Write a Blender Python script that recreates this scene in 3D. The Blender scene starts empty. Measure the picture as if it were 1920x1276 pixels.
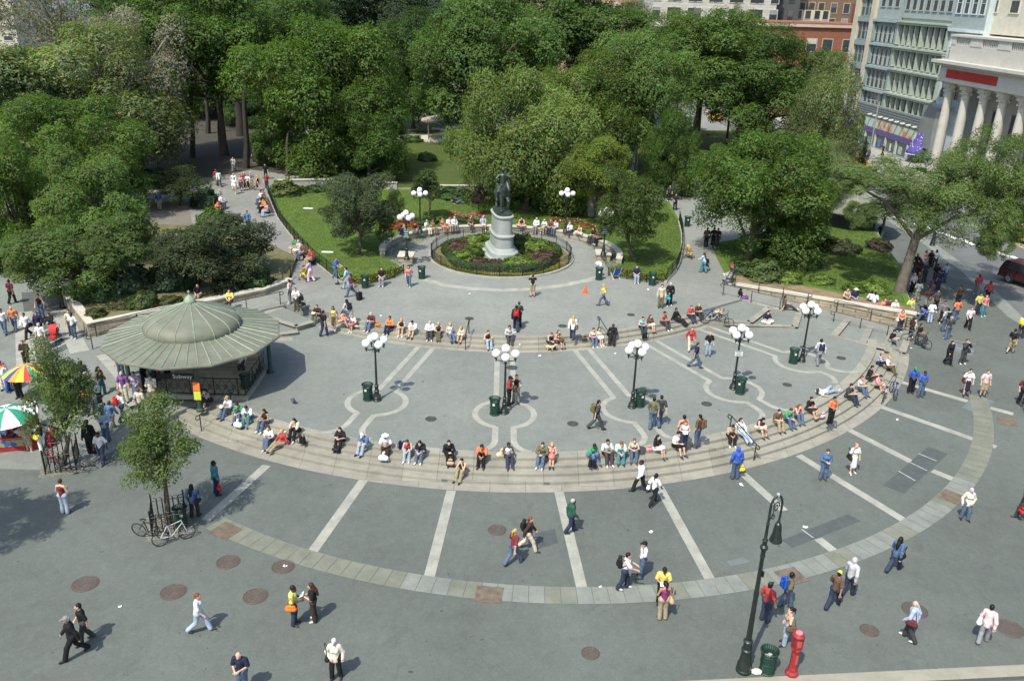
import bpy, math, random
import numpy as np
from mathutils import Vector, Matrix
R = math.radians
rnd = random.Random(7)
scene = bpy.context.scene
COL = scene.collection
U, M, L = .48, 0.0, -.6            # statue terrace, sunken plaza, pavement levels (metres)

# ---------------------------------------------------------------- survey of the place
PIT, ROL, FOC, EYE = R(22.43), R(1.646), 1599., 20.
def ray(px, py):
    x = (px-960)/FOC; y = (py-638)/FOC
    c, s = math.cos(ROL), math.sin(ROL)
    x, y = c*x+s*y, -s*x+c*y
    return (x, math.cos(PIT)-y*math.sin(PIT), -(math.sin(PIT)+y*math.cos(PIT)))
def slope(y): return min(0., max(-.6, -.6+.6*(y-33)/9))
def G(px, py, z=0.):
    "ground point at level z; 'S' is the sloping pavement west of the kiosk"
    if z == 'S':
        z = 0.
        for _ in range(8): z = slope(G(px, py, z)[1])
    d = ray(px, py); t = (z-EYE)/d[2]
    return Vector((d[0]*t, d[1]*t, z))
def AT(px, py, Y):
    d = ray(px, py); t = Y/d[1]
    return Vector((d[0]*t, Y, EYE+d[2]*t))
def PX(X, Y, Z):
    dz = Z-EYE
    d = Y*math.cos(PIT)-dz*math.sin(PIT)
    y = -(dz*math.cos(PIT)+Y*math.sin(PIT))/d; x = X/d
    c, s = math.cos(ROL), math.sin(ROL); x, y = c*x-s*y, s*x+c*y
    return (960+x*FOC, 638+y*FOC)
TILE = {'A': (0, 0), 'B': (640, 0), 'C': (1280, 0), 'D': (0, 426), 'E': (640, 426), 'F': (1280, 426), 'G': (0, 850), 'H': (640, 850), 'I': (1280, 850)}
def T(n, x, y):
    o = TILE[n]; return (o[0]+x/2.995, o[1]+y/2.995)

# ---------------------------------------------------------------- materials
def lin(h):
    h = h.lstrip('#'); v = [int(h[i:i+2], 16)/255 for i in (0, 2, 4)]
    return tuple(c/12.92 if c <= .04045 else ((c+.055)/1.055)**2.4 for c in v)
class NT:
    def __init__(s, name):
        s.m = bpy.data.materials.new(name); s.m.use_nodes = True
        s.t = s.m.node_tree; s.n = s.t.nodes
        s.b = s.n['Principled BSDF']
    def add(s, typ, **kw):
        n = s.n.new(typ)
        for k, v in kw.items():
            if hasattr(n, k): setattr(n, k, v)
            else: n.inputs[k.replace('_', ' ')].default_value = v
        return n
    def ln(s, a, b): s.t.links.new(a, b)
    def co(s, out='Object'): return s.add('ShaderNodeTexCoord').outputs[out]
    def noise(s, scale, detail=4, rough=.6, vec=None, dist=0.):
        n = s.add('ShaderNodeTexNoise'); n.inputs['Scale'].default_value = scale; n.inputs['Detail'].default_value = detail
        n.inputs['Roughness'].default_value = rough; n.inputs['Distortion'].default_value = dist
        s.ln(vec or s.co(), n.inputs['Vector']); return n.outputs['Fac']
    def ramp(s, fac, stops):
        n = s.add('ShaderNodeValToRGB'); e = n.color_ramp.elements
        while len(e) < len(stops): e.new(.5)
        for i, (p, c) in enumerate(stops):
            e[i].position = p; e[i].color = (*c, 1) if not isinstance(c, (int, float)) else (c, c, c, 1)
        s.ln(fac, n.inputs[0]); return n.outputs[0]
    def mix(s, a, b, fac, typ='MIX'):
        n = s.add('ShaderNodeMix'); n.data_type = 'RGBA'; n.blend_type = typ
        for sock, v in ((n.inputs[6], a), (n.inputs[7], b), (n.inputs[0], fac)):
            if isinstance(v, (int, float)): sock.default_value = v
            elif isinstance(v, tuple): sock.default_value = (*v, 1) if len(v) == 3 else v
            else: s.ln(v, sock)
        return n.outputs[2]
    def col(s, c): s.ln(c, s.b.inputs['Base Color']) if not isinstance(c, tuple) else setattr(s.b.inputs['Base Color'], 'default_value', (*c, 1))
    def rough(s, v): s.b.inputs['Roughness'].default_value = v
    def bump(s, h, strength=.3, dist=.02):
        n = s.add('ShaderNodeBump'); n.inputs['Strength'].default_value = strength; n.inputs['Distance'].default_value = dist
        s.ln(h, n.inputs['Height']); s.ln(n.outputs[0], s.b.inputs['Normal'])
MATS = {}
def mat(name, color=(.5, .5, .5), rough=.7, var=.25, scale=3., metal=0., spec=.5):
    "surface with mild wear: a noise of the same hue, darker and lighter"
    if name in MATS: return MATS[name]
    k = NT(name); k.rough(rough); k.b.inputs['Metallic'].default_value = metal
    k.b.inputs['Specular IOR Level'].default_value = spec
    a = tuple(c*(1-var) for c in color); b = tuple(min(1, c*(1+var)) for c in color)
    f = k.noise(scale, 6, .65)
    k.col(k.ramp(f, [(.3, a), (.7, b)]))
    MATS[name] = k.m; return k.m
def pave_mat(name, color, gum=.35, spots=1.0):
    "hexagonal asphalt pavers: fine cells, broad weathering, chewing-gum spots and spills"
    k = NT(name); k.rough(.85); k.b.inputs['Specular IOR Level'].default_value = .25
    v = k.co()
    vo = k.add('ShaderNodeTexVoronoi'); vo.inputs['Scale'].default_value = 4.6; k.ln(v, vo.inputs['Vector'])
    cell = k.ramp(vo.outputs['Color'], [(0, .90), (1, 1.08)])
    ed = k.add('ShaderNodeTexVoronoi', feature='DISTANCE_TO_EDGE'); ed.inputs['Scale'].default_value = 4.6; k.ln(v, ed.inputs['Vector'])
    joint = k.ramp(ed.outputs['Distance'], [(.0, .86), (.07, 1.)])
    big = k.ramp(k.noise(.12, 5, .6, v), [(.3, .86), (.72, 1.12)])
    mid = k.ramp(k.noise(.9, 6, .7, v), [(.3, .92), (.7, 1.07)])
    fine = k.ramp(k.noise(28, 3, .7, v), [(.3, .86), (.7, 1.13)])
    c = k.mix(color, big, 1., 'MULTIPLY'); c = k.mix(c, mid, 1., 'MULTIPLY'); c = k.mix(c, fine, 1., 'MULTIPLY')
    c = k.mix(c, cell, .7, 'MULTIPLY'); c = k.mix(c, joint, .8, 'MULTIPLY')
    sp = k.add('ShaderNodeTexVoronoi'); sp.inputs['Scale'].default_value = 1.5*spots; sp.inputs['Randomness'].default_value = 1
    wob = k.add('ShaderNodeVectorMath', operation='ADD')
    ns = k.add('ShaderNodeTexNoise'); ns.inputs['Scale'].default_value = 3.; ns.inputs['Detail'].default_value = 4; k.ln(v, ns.inputs['Vector'])
    sc = k.add('ShaderNodeVectorMath', operation='SCALE'); sc.inputs['Scale'].default_value = .5
    k.ln(ns.outputs['Color'], sc.inputs[0]); k.ln(v, wob.inputs[0]); k.ln(sc.outputs[0], wob.inputs[1]); k.ln(wob.outputs[0], sp.inputs['Vector'])
    gumf = k.ramp(sp.outputs['Distance'], [(.045, 1.), (.10, 0.)])
    gate = k.ramp(k.noise(.55, 3, .6, v), [(.42, 0.), (.58, 1.)])
    g = k.mix(gumf, gate, 1., 'MULTIPLY')
    gs = k.mix((0, 0, 0), g, gum)
    c = k.mix(c, tuple(x*.35 for x in color), gs)
    st = k.ramp(k.noise(.8, 7, .72, v, .8), [(.56, 0.), (.72, .34)])
    c = k.mix(c, tuple(x*.5 for x in color), st)
    k.col(c); k.bump(k.noise(30, 3, .7, v), .15, .01)
    MATS[name] = k.m; return k.m
def stone_mat(name, color, joint=None, var=.16):
    k = NT(name); k.rough(.8); v = k.co()
    a = k.ramp(k.noise(1.3, 7, .7, v), [(.28, tuple(c*(1-var) for c in color)), (.72, tuple(c*(1+var) for c in color))])
    fine = k.ramp(k.noise(40, 2, .6, v), [(.3, .9), (.7, 1.08)])
    c = k.mix(a, fine, 1., 'MULTIPLY')
    dirt = k.ramp(k.noise(.5, 8, .75, v, .6), [(.52, 0.), (.75, .45)])
    c = k.mix(c, tuple(x*.55 for x in color), dirt)
    if joint:
        br = k.add('ShaderNodeTexBrick'); br.inputs['Scale'].default_value = 1.; br.inputs['Brick Width'].default_value = joint[0]; br.inputs['Row Height'].default_value = joint[1]
        br.inputs['Mortar Size'].default_value = joint[2]; br.inputs['Color1'].default_value = (1, 1, 1, 1); br.inputs['Color2'].default_value = (.82, .82, .82, 1); br.inputs['Mortar'].default_value = (.45, .45, .45, 1)
        if len(joint) > 3:
            sx = k.add('ShaderNodeSeparateXYZ'); k.ln(v, sx.inputs[0]); ma = k.add('ShaderNodeMath', operation='MULTIPLY_ADD'); k.ln(sx.outputs[0], ma.inputs[0]); ma.inputs[1].default_value = .9; k.ln(sx.outputs[1], ma.inputs[2])
            cb = k.add('ShaderNodeCombineXYZ'); k.ln(ma.outputs[0], cb.inputs[0]); k.ln(sx.outputs[2], cb.inputs[1]); v = cb.outputs[0]
        k.ln(v, br.inputs['Vector']); c = k.mix(c, br.outputs['Color'], 1., 'MULTIPLY')
    k.col(c); k.bump(k.noise(14, 4, .6, v), .2, .01)
    MATS[name] = k.m; return k.m
def tint_mat(name, rough=.8, var=.2, scale=6., fold=True, sheen=0.):
    "cloth, hair, skin, paint: the colour is the object's own colour, broken up by folds and wear"
    k = NT(name); k.rough(rough); k.b.inputs['Specular IOR Level'].default_value = .25
    oi = k.add('ShaderNodeObjectInfo')
    f = k.ramp(k.noise(scale, 4, .6), [(.3, 1-var), (.7, 1+var)])
    k.col(k.mix(oi.outputs['Color'], f, 1., 'MULTIPLY'))
    if fold: k.bump(k.noise(scale*1.7, 3, .5), .5, .03)
    MATS[name] = k.m; return k.m
def leaf_mat(name, trans=.47, hue=.5):
    "foliage: object colour times a per-leaf tint stored on the mesh; thin leaves let light through"
    k = NT(name); k.rough(.6); k.b.inputs['Specular IOR Level'].default_value = .15
    oi = k.add('ShaderNodeObjectInfo'); at = k.add('ShaderNodeAttribute'); at.attribute_name = 'tint'
    c = k.mix(oi.outputs['Color'], at.outputs['Color'], 1., 'MULTIPLY'); c = k.mix(c, (1.10, 1.08, 1.2), 1., 'MULTIPLY')
    k.col(c)
    tr = k.add('ShaderNodeBsdfTranslucent'); k.ln(k.mix(c, (1.0, 1.15, .45), 1., 'MULTIPLY'), tr.inputs['Color'])
    mx = k.add('ShaderNodeMixShader'); mx.inputs[0].default_value = trans
    k.ln(k.b.outputs[0], mx.inputs[1]); k.ln(tr.outputs[0], mx.inputs[2])
    k.ln(mx.outputs[0], k.n['Material Output'].inputs['Surface'])
    MATS[name] = k.m; return k.m

# ---------------------------------------------------------------- mesh building
class MB:
    def __init__(s): s.v = []; s.f = []; s.mi = []; s.k = 0
    def add(s, vs, fs, mi=0):
        b = len(s.v); s.v += [tuple(v) for v in vs]; s.f += [tuple(i+b for i in f) for f in fs]; s.mi += [mi]*len(fs); return s
    def box(s, c, d, rz=0., mi=0, bev=0.):
        x, y, z = [q/2 for q in d]; cs, sn = math.cos(rz), math.sin(rz)
        P = [(-x, -y, -z), (x, -y, -z), (x, y, -z), (-x, y, -z), (-x, -y, z), (x, -y, z), (x, y, z), (-x, y, z)]
        V = [(c[0]+p[0]*cs-p[1]*sn, c[1]+p[0]*sn+p[1]*cs, c[2]+p[2]) for p in P]
        return s.add(V, [(0, 3, 2, 1), (4, 5, 6, 7), (0, 1, 5, 4), (1, 2, 6, 5), (2, 3, 7, 6), (3, 0, 4, 7)], mi)
    def prism(s, poly, z0, z1, mi=0, mis=None, bottom=False):
        n = len(poly)
        if sum(poly[i][0]*poly[(i+1) % n][1]-poly[(i+1) % n][0]*poly[i][1] for i in range(n)) < 0: poly = poly[::-1]
        s.add([(p[0], p[1], z1 if not callable(z1) else z1(p)) for p in poly], [tuple(range(n))], mi)
        V = [(p[0], p[1], z0) for p in poly]+[(p[0], p[1], z1 if not callable(z1) else z1(p)) for p in poly]
        s.add(V, [(i, (i+1) % n, n+(i+1) % n, n+i) for i in range(n)], mi if mis is None else mis)
        if bottom: s.add([(p[0], p[1], z0) for p in poly][::-1], [tuple(range(n))], mi)
        return s
    def tube(s, path, rad, n=8, mi=0, cap=True):
        path = [Vector(p) for p in path]
        if isinstance(rad, (int, float)): rad = [rad]*len(path)
        rings = []; up = Vector((0, 0, 1)); last = None
        for i, p in enumerate(path):
            d = (path[min(i+1, len(path)-1)]-path[max(i-1, 0)])
            if d.length < 1e-9: d = Vector((0, 0, 1))
            d.normalize()
            if last is None:
                a = d.cross(Vector((1, 0, 0)) if abs(d.x) < .8 else Vector((0, 1, 0))).normalized()
            else:
                a = (last-d*last.dot(d))
                a = a.normalized() if a.length > 1e-6 else d.orthogonal().normalized()
            last = a; b = d.cross(a)
            rings.append([p+(a*math.cos(2*math.pi*j/n)+b*math.sin(2*math.pi*j/n))*rad[i] for j in range(n)])
        V = [q for r in rings for q in r]
        Fs = [(i*n+j, i*n+(j+1) % n, (i+1)*n+(j+1) % n, (i+1)*n+j) for i in range(len(path)-1) for j in range(n)]
        if cap: Fs += [tuple(range(n))[::-1], tuple((len(path)-1)*n+j for j in range(n))]
        return s.add(V, Fs, mi)
    def lathe(s, prof, c=(0, 0, 0), n=20, mi=0, sx=1., sy=1.):
        V = []
        for r, z in prof: V += [(c[0]+r*math.cos(2*math.pi*j/n)*sx, c[1]+r*math.sin(2*math.pi*j/n)*sy, c[2]+z) for j in range(n)]
        Fs = [(i*n+j, i*n+(j+1) % n, (i+1)*n+(j+1) % n, (i+1)*n+j) for i in range(len(prof)-1) for j in range(n)]
        if prof[0][0] > 1e-4: Fs.append(tuple(range(n))[::-1])
        if prof[-1][0] > 1e-4: Fs.append(tuple((len(prof)-1)*n+j for j in range(n)))
        return s.add(V, Fs, mi)
    def ball(s, c, r, n=16, m=10, mi=0):
        if isinstance(r, (int, float)): r = (r, r, r)
        V = [(c[0], c[1], c[2]-r[2])]
        for i in range(1, m):
            a = -math.pi/2+math.pi*i/m
            V += [(c[0]+r[0]*math.cos(a)*math.cos(2*math.pi*j/n), c[1]+r[1]*math.cos(a)*math.sin(2*math.pi*j/n), c[2]+r[2]*math.sin(a)) for j in range(n)]
        V.append((c[0], c[1], c[2]+r[2])); t = len(V)-1
        Fs = [(0, 1+(j+1) % n, 1+j) for j in range(n)]+[(1+(m-2)*n+j, 1+(m-2)*n+(j+1) % n, t) for j in range(n)]
        Fs += [(1+i*n+j, 1+i*n+(j+1) % n, 1+(i+1)*n+(j+1) % n, 1+(i+1)*n+j) for i in range(m-2) for j in range(n)]
        return s.add(V, Fs, mi)
    def mesh(s, name, mats, smooth=False, angle=40):
        me = bpy.data.meshes.new(name)
        me.from_pydata(s.v, [], s.f)
        for m in (mats if isinstance(mats, (list, tuple)) else [mats]): me.materials.append(m)
        if any(s.mi): me.polygons.foreach_set('material_index', s.mi)
        if smooth:
            me.polygons.foreach_set('use_smooth', [True]*len(me.polygons))
            try: me.set_sharp_from_angle(angle=R(angle))
            except Exception: pass
        me.update(); return me
    def build(s, name, mats, parent=None, smooth=False, angle=40, loc=None):
        return link(name, s.mesh(name, mats, smooth, angle), parent, loc)
def link(name, data, parent=None, loc=None, rz=0., scale=None, color=None):
    o = bpy.data.objects.new(name, data); COL.objects.link(o)
    if parent: o.parent = parent
    if loc is not None: o.location = loc
    if rz: o.rotation_euler.z = rz
    if scale: o.scale = scale if not isinstance(scale, (int, float)) else (scale,)*3
    if color: o.color = (*color, 1)
    return o
def tag(o, label=None, cat=None, group=None, kind=None):
    if label: o['label'] = label
    if cat: o['category'] = cat
    if group: o['group'] = group
    if kind: o['kind'] = kind
    return o
def empty(name, loc, label, cat, group=None, rz=0., scale=None):
    o = link(name, None, None, loc, rz, scale); o.empty_display_size = .3
    return tag(o, label, cat, group)
def copy_tree(o, parent=None):
    c = o.copy(); COL.objects.link(c); c.parent = parent
    for ch in list(KIDS.get(o.name, [])): copy_tree(ch, c)
    return c
KIDS = {}
def note_kids(root):
    "remember children so copies do not scan the whole scene"
    KIDS[root.name] = []
    for ch in bpy.data.objects:
        if ch.parent == root: KIDS[root.name].append(ch); note_kids(ch)
def arc(c, r, a0, a1, n):
    return [(c[0]+r*math.cos(R(a0+(a1-a0)*i/n)), c[1]+r*math.sin(R(a0+(a1-a0)*i/n))) for i in range(n+1)]
def strip(mb, pts, w, z, mi=0, th=0.):
    "flat band of width w following pts (lies at z, or z(p))"
    P = [Vector((p[0], p[1])) for p in pts]; A = []; B = []
    for i, p in enumerate(P):
        d = (P[min(i+1, len(P)-1)]-P[max(i-1, 0)]).normalized(); nrm = Vector((-d.y, d.x))
        if 0 < i < len(P)-1:
            d1 = (P[i]-P[i-1]).normalized(); d2 = (P[i+1]-P[i]).normalized(); k = max(.5, (1+d1.dot(d2))/2)**.5
        else: k = 1
        A.append(p+nrm*w/2/k); B.append(p-nrm*w/2/k)
    zz = (lambda p: z(p)) if callable(z) else (lambda p: z)
    V = [(p.x, p.y, zz(p)) for p in A]+[(p.x, p.y, zz(p)) for p in B]; n = len(P)
    mb.add(V, [(n+i, n+i+1, i+1, i) for i in range(n-1)], mi)
def bolt(mb, pts, z0, z1, w, mi=0, cap=0.):
    "wall of thickness w along pts from z0 to z1"
    P = [Vector((p[0], p[1])) for p in pts]; A = []; B = []
    for i, p in enumerate(P):
        d = (P[min(i+1, len(P)-1)]-P[max(i-1, 0)]).normalized(); nrm = Vector((-d.y, d.x))
        A.append(p+nrm*w/2); B.append(p-nrm*w/2)
    n = len(P); fz0 = z0 if callable(z0) else (lambda p: z0); fz1 = z1 if callable(z1) else (lambda p: z1)
    V = [(p.x, p.y, fz0(p)) for p in A]+[(p.x, p.y, fz0(p)) for p in B]+[(p.x, p.y, fz1(p)) for p in A]+[(p.x, p.y, fz1(p)) for p in B]
    Fs = []
    for i in range(n-1):
        Fs += [(2*n+i, 3*n+i, 3*n+i+1, 2*n+i+1), (i, 2*n+i, 2*n+i+1, i+1), (n+i, n+i+1, 3*n+i+1, 3*n+i)]
    Fs += [(0, n, 3*n, 2*n), (n-1, 3*n-1, 4*n-1, 2*n-1)]
    Fs[-1] = (n-1, 2*n+n-1, 3*n+n-1, n+n-1)
    mb.add(V, Fs, mi)
# ---------------------------------------------------------------- camera, light, sky
cam = bpy.data.cameras.new('camera'); camo = bpy.data.objects.new('camera', cam); COL.objects.link(camo)
cam.sensor_width = 36; cam.lens = FOC/1920*36; cam.clip_end = 3000; cam.clip_start = .5
camo.matrix_world = Matrix.Translation((0, 0, EYE)) @ Matrix.Rotation(R(90)-PIT, 4, 'X') @ Matrix.Rotation(ROL, 4, 'Z')
scene.camera = camo
SUN_EL = R(57); SUN_V = Vector((-.5, -.866, 0)).normalized()*math.cos(SUN_EL)+Vector((0, 0, math.sin(SUN_EL)))
sl = bpy.data.lights.new('sun', 'SUN'); sl.energy = 3.75; sl.angle = R(.53); sl.color = (1., .945, .84)
so = bpy.data.objects.new('sun', sl); COL.objects.link(so); so.rotation_euler = SUN_V.to_track_quat('Z', 'Y').to_euler(); so.location = (-40, -60, 120)
w = bpy.data.worlds.new('World'); scene.world = w; w.use_nodes = True
sky = w.node_tree.nodes.new('ShaderNodeTexSky'); sky.sky_type = 'NISHITA'; sky.sun_disc = False
sky.sun_elevation = SUN_EL; sky.sun_rotation = math.atan2(SUN_V.x, SUN_V.y); sky.air_density = 1.2; sky.dust_density = 2.
bg = w.node_tree.nodes['Background']; w.node_tree.links.new(sky.outputs[0], bg.inputs[0]); bg.inputs[1].default_value = .15
vs = scene.view_settings; scene.display_settings.display_device = 'sRGB'; vs.view_transform = 'Standard'; vs.look = 'None'; vs.exposure = 0.50; vs.gamma = 1
scene.cycles.use_denoising = True; scene.cycles.max_bounces = 6; scene.cycles.diffuse_bounces = 3; scene.cycles.transmission_bounces = 4; scene.cycles.transparent_max_bounces = 4

# ---------------------------------------------------------------- materials of the setting
P_L = pave_mat('paver_pavement', (.114, .128, .115), .8)
P_M = pave_mat('paver_plaza', (.187, .203, .182), 1.)
P_U = pave_mat('paver_terrace', (.218, .229, .205), .6)
P_T = pave_mat('paver_path', (.215, .216, .200), .2)
ASPH = mat('asphalt', (.115, .122, .118), .9, .16, .5)
GRAN = stone_mat('granite_band', (.295, .298, .255), None, .26)
GRAN2 = stone_mat('granite_slab', (.19, .205, .18), None, .22)
STEP = stone_mat('granite_step', (.28, .272, .222), (1.6, 3., .012), .2)
RUST = mat('rusty_steel', (.135, .108, .078), .7, .35, 4)
PATCH = mat('dark_patch', (.068, .078, .076), .85, .15, 3)
IRON = mat('black_iron', (.012, .014, .013), .42, .4, 5, 0, .5)
WHITE = mat('white_paint', (.75, .76, .74), .6, .08, 2)
SOIL = mat('soil', (.10, .075, .05), .95, .35, 2)
WALLST = stone_mat('rough_wall', (.36, .31, .22), (.62, .21, .02, 1), .28)
CAP = stone_mat('wall_cap', (.48, .455, .38))

def struct(name, mb, m, **kw): return tag(mb.build(name, m, **kw), kind='structure')
# everything rests on the street sheet, which runs to the horizon
struct('road', MB().prism([(-900, -60), (900, -60), (900, 1500), (-900, 1500)], -1.2, -.75), ASPH)
kS0, kS1 = G(1275, 1276, L), G(1920, 1245, L)
sd = (kS1-kS0).normalized(); kn = Vector((sd.y, -sd.x, 0)); kS0 = kS0+kn*.5
kW = kS0-sd*90; kE = kS0+sd*24
ke = [G(1913, 594, L), G(1830, 510, L), G(1751, 455, L)]
E0 = Vector((33.5, 48, 0)); E00 = Vector((31.5, 43, 0)); E000 = Vector((34, 33, 0))
pave_poly = [kW, kE, Vector((34.5, 24.5, 0)), Vector((37.2, 33, 0)), Vector((37.0, 48, 0)), ke[0]+Vector((.25, 0, 0)), ke[1], ke[2], Vector((38.4, 150, 0)), Vector((-90, 150, 0)), Vector((-90, 20, 0))]
struct('pavement', MB().prism([(p.x, p.y) for p in pave_poly], -.75, L), P_L)
struct('pavement', MB().prism([(46.5, 90), (75, 88), (75, 210), (46.5, 210)], -.75, L), stone_mat('far_pavement', (.30, .30, .27)))
# kerbs
mb = MB(); strip(mb, [kW-sd*1-kn*.25, kE-kn*.25], .5, L+.006); struct('kerb_stone', mb, stone_mat('kerb', (.27, .26, .20)))
mb = MB(); strip(mb, [(p.x-.6, p.y) for p in [Vector((37.2, 33, 0)), Vector((37.0, 48, 0)), ke[0]+Vector((.25, 0, 0)), ke[1], ke[2], Vector((38.4, 150, 0))]], 1.1, L+.006); struct('kerb_stone', mb, GRAN2)

# sunken plaza
C1 = (-.56, 59.85); RB = 27.55; RISE1 = [26.95, 26.50, 26.05, 25.60]
C2 = (-1.09, 67.55); RB2 = 21.02; RISE2 = [20.70, 20.28, 19.86]
plaza = arc(C1, 25.3, -127, -25, 60)+[(20.6, 50.8), (22.6, 53.9), (15, 57), (15, 75), (-30, 75), (-30, 125), (-90, 125), (-90, 42), (-15.97, 42)]
struct('plaza_floor', MB().prism(plaza, L-.1, M), P_M)
struct('sloping_pavement', MB().prism([(-90, 33), (-19.4, 33), (-17.1, 37.85), (-15.99, 39.4), (-15.99, 42.0), (-90, 42.0)], L-.1, lambda p: slope(p[1])-.004), P_M)
# lower steps: four risers of granite, one ring each
mb = MB()
def ringstep(mb, c, ro, ri, a0, a1, z0, z1, n=70):
    A = arc(c, ro, a0, a1, n); B = arc(c, ri, a0, a1, n); k = n+1
    V = [(*p, z0) for p in A]+[(*p, z1) for p in A]+[(*p, z1) for p in B]+[(*p, z0) for p in B]
    Fs = []
    for i in range(n): Fs += [(i, i+1, k+i+1, k+i), (k+i, k+i+1, 2*k+i+1, 2*k+i)]
    Fs += [(0, k, 2*k, 3*k), (n, 3*k+n, 2*k+n, k+n)]
    mb.add(V, Fs)
for i, r in enumerate(RISE1):
    ringstep(mb, C1, r, (RISE1[i+1] if i < 3 else 25.05)-.02, -127, -22, L-.05, L+.15*(i+1)+(.006 if i == 3 else 0))
ringstep(mb, C1, RB, 26.9, -127, -22, L-.05, L+.008)
struct('lower_steps', mb, STEP)
# joints' worn dark edge: nosing shadow lines are real, a 12 mm undercut is below the picture's reach
mb = MB()
for i, r in enumerate(RISE2):
    ringstep(mb, C2, r, (RISE2[i+1] if i < 2 else 19.45)-.02, -122, -46, -.05, .16*(i+1)+(.006 if i == 2 else 0), 50)
ringstep(mb, C2, RB2, 20.65, -122, -46, -.05, .008, 50)
struct('upper_steps', mb, STEP)
# statue terrace and park ground
terr = arc(C2, 19.6, -122, -47, 40)+[(15.9, 56.05), (14.5, 57.0), (15.6, 59.4), (27.5, 55.6), (33, 76), (33.2, 100), (33, 175), (-130, 175), (-130, 122), (-40, 112), (-35.5, 75), (-29.5, 54.0), (-25.4, 48), (-16.6, 54.4), (-15.0, 52.5)]
terr_near = [p for p in terr if p[1] < 95]
struct('terrace', MB().prism(terr, M-.1, U), P_U)
# broad steps beside the stairs
def steptread(pts, z, zlow, lead):
    mb.prism([tuple(G(*p, z))[:2] for p in pts], zlow, z, 1, 0)
    for a, b in lead:
        q = [Vector(tuple(G(*a, z))[:2]), Vector(tuple(G(*b, z))[:2])]; strip(mb, q, .42, z+.006)
mb = MB()
steptread([(1372, 552), (1392, 561), (1441, 577), (1407, 604), (1352, 603), (1318, 601)], .32, -.05, [((1439, 577), (1406, 603)), ((1406, 602), (1352, 601)), ((1390, 561), (1440, 575))])
steptread([(1441, 578), (1500, 584), (1491, 613), (1408, 610), (1350, 608)], .16, -.06, [((1499, 584), (1490, 612)), ((1488, 611), (1355, 607)), ((1440, 577), (1498, 583))])
mb2 = mb
struct('broad_steps', mb, [STEP, P_M])
mb = MB()
steptread([(588, 601), (529, 575), (486, 589), (556, 612)], .32, -.05, [((487, 589), (556, 611)), ((528, 576), (487, 589)), ((554, 611), (586, 602))])
steptread([(486, 590), (440, 603), (522, 628), (560, 622), (556, 613)], .16, -.06, [((520, 626), (558, 621)), ((470, 626), (522, 627))])
mb.prism([tuple(G(*p, M))[:2] for p in [(505, 630), (548, 632), (548, 639), (505, 638)]], -.05, .006, 0)
struct('broad_steps', mb, [STEP, P_M])
mb = MB()
for i, (a, b, c, d) in enumerate([((1591, 599), (1632, 611), (1618, 641), (1564, 630)), ((1632, 611), (1672, 623), (1662, 651), (1618, 641)), ((1672, 623), (1702, 631), (1692, 660), (1662, 651))]):
    z = -.15*(i+1); steptread([a, b, c, d], z, L-.05, [(b, c)] if i < 2 else [(b, c)])
strip(mb, [tuple(G(1590, 598, 0))[:2], tuple(G(1563, 629, 0))[:2], tuple(G(1625, 645, 0))[:2], tuple(G(1668, 655, 0))[:2]], .4, .007)
struct('broad_steps', mb, [STEP, P_M])
# ramps along the planter walls
def ramp(name, a0, a1, b0, b1, z0, z1, m):
    mb = MB(); n = 12; V = []
    for i in range(n+1):
        t = i/n; z = z0+(z1-z0)*t
        p = Vector(a0).lerp(Vector(a1), t); q = Vector(b0).lerp(Vector(b1), t)
        V += [(p.x, p.y, z), (q.x, q.y, z), (p.x, p.y, -.7), (q.x, q.y, -.7)]
    for i in range(n):
        k = 4*i; mb.add([V[k], V[k+1], V[k+5], V[k+4]], [(0, 1, 2, 3)]); mb.add([V[k+1], V[k+3], V[k+7], V[k+5]], [(0, 1, 2, 3)]); mb.add([V[k], V[k+4], V[k+6], V[k+2]], [(0, 1, 2, 3)])
    struct(name, mb, m)
ER = lambda t, s: Vector((15.3, 59.1)).lerp(Vector((26.7, 53.6)), t)*(1-s)+Vector((14.4, 56.9)).lerp(Vector((26.1, 50.9)), t)*s
ramp('ramp', (15.3, 59.1), (26.7, 53.6), (14.4, 56.9), (26.1, 50.9), U+.004, L+.004, P_U)
ramp('ramp', (-14.95, 52.3), (-24.2, 45.4), (-16.6, 54.4), (-25.3, 46.9), U+.004, M+.004, P_U)
def ez(p):
    "height of the east ramp near p"
    t = (Vector((p[0], p[1]))-Vector((14.9, 58.))).dot(Vector((11.5, -5.75)))/(11.5**2+5.75**2); t = min(1, max(0, t)); return U+(L-U)*t
def wz(p):
    t = (Vector((p[0], p[1]))-Vector((-15.8, 53.3))).dot(Vector((-9, -7.2)))/(81+51.8); t = min(1, max(0, t)); return U*(1-t)

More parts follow.
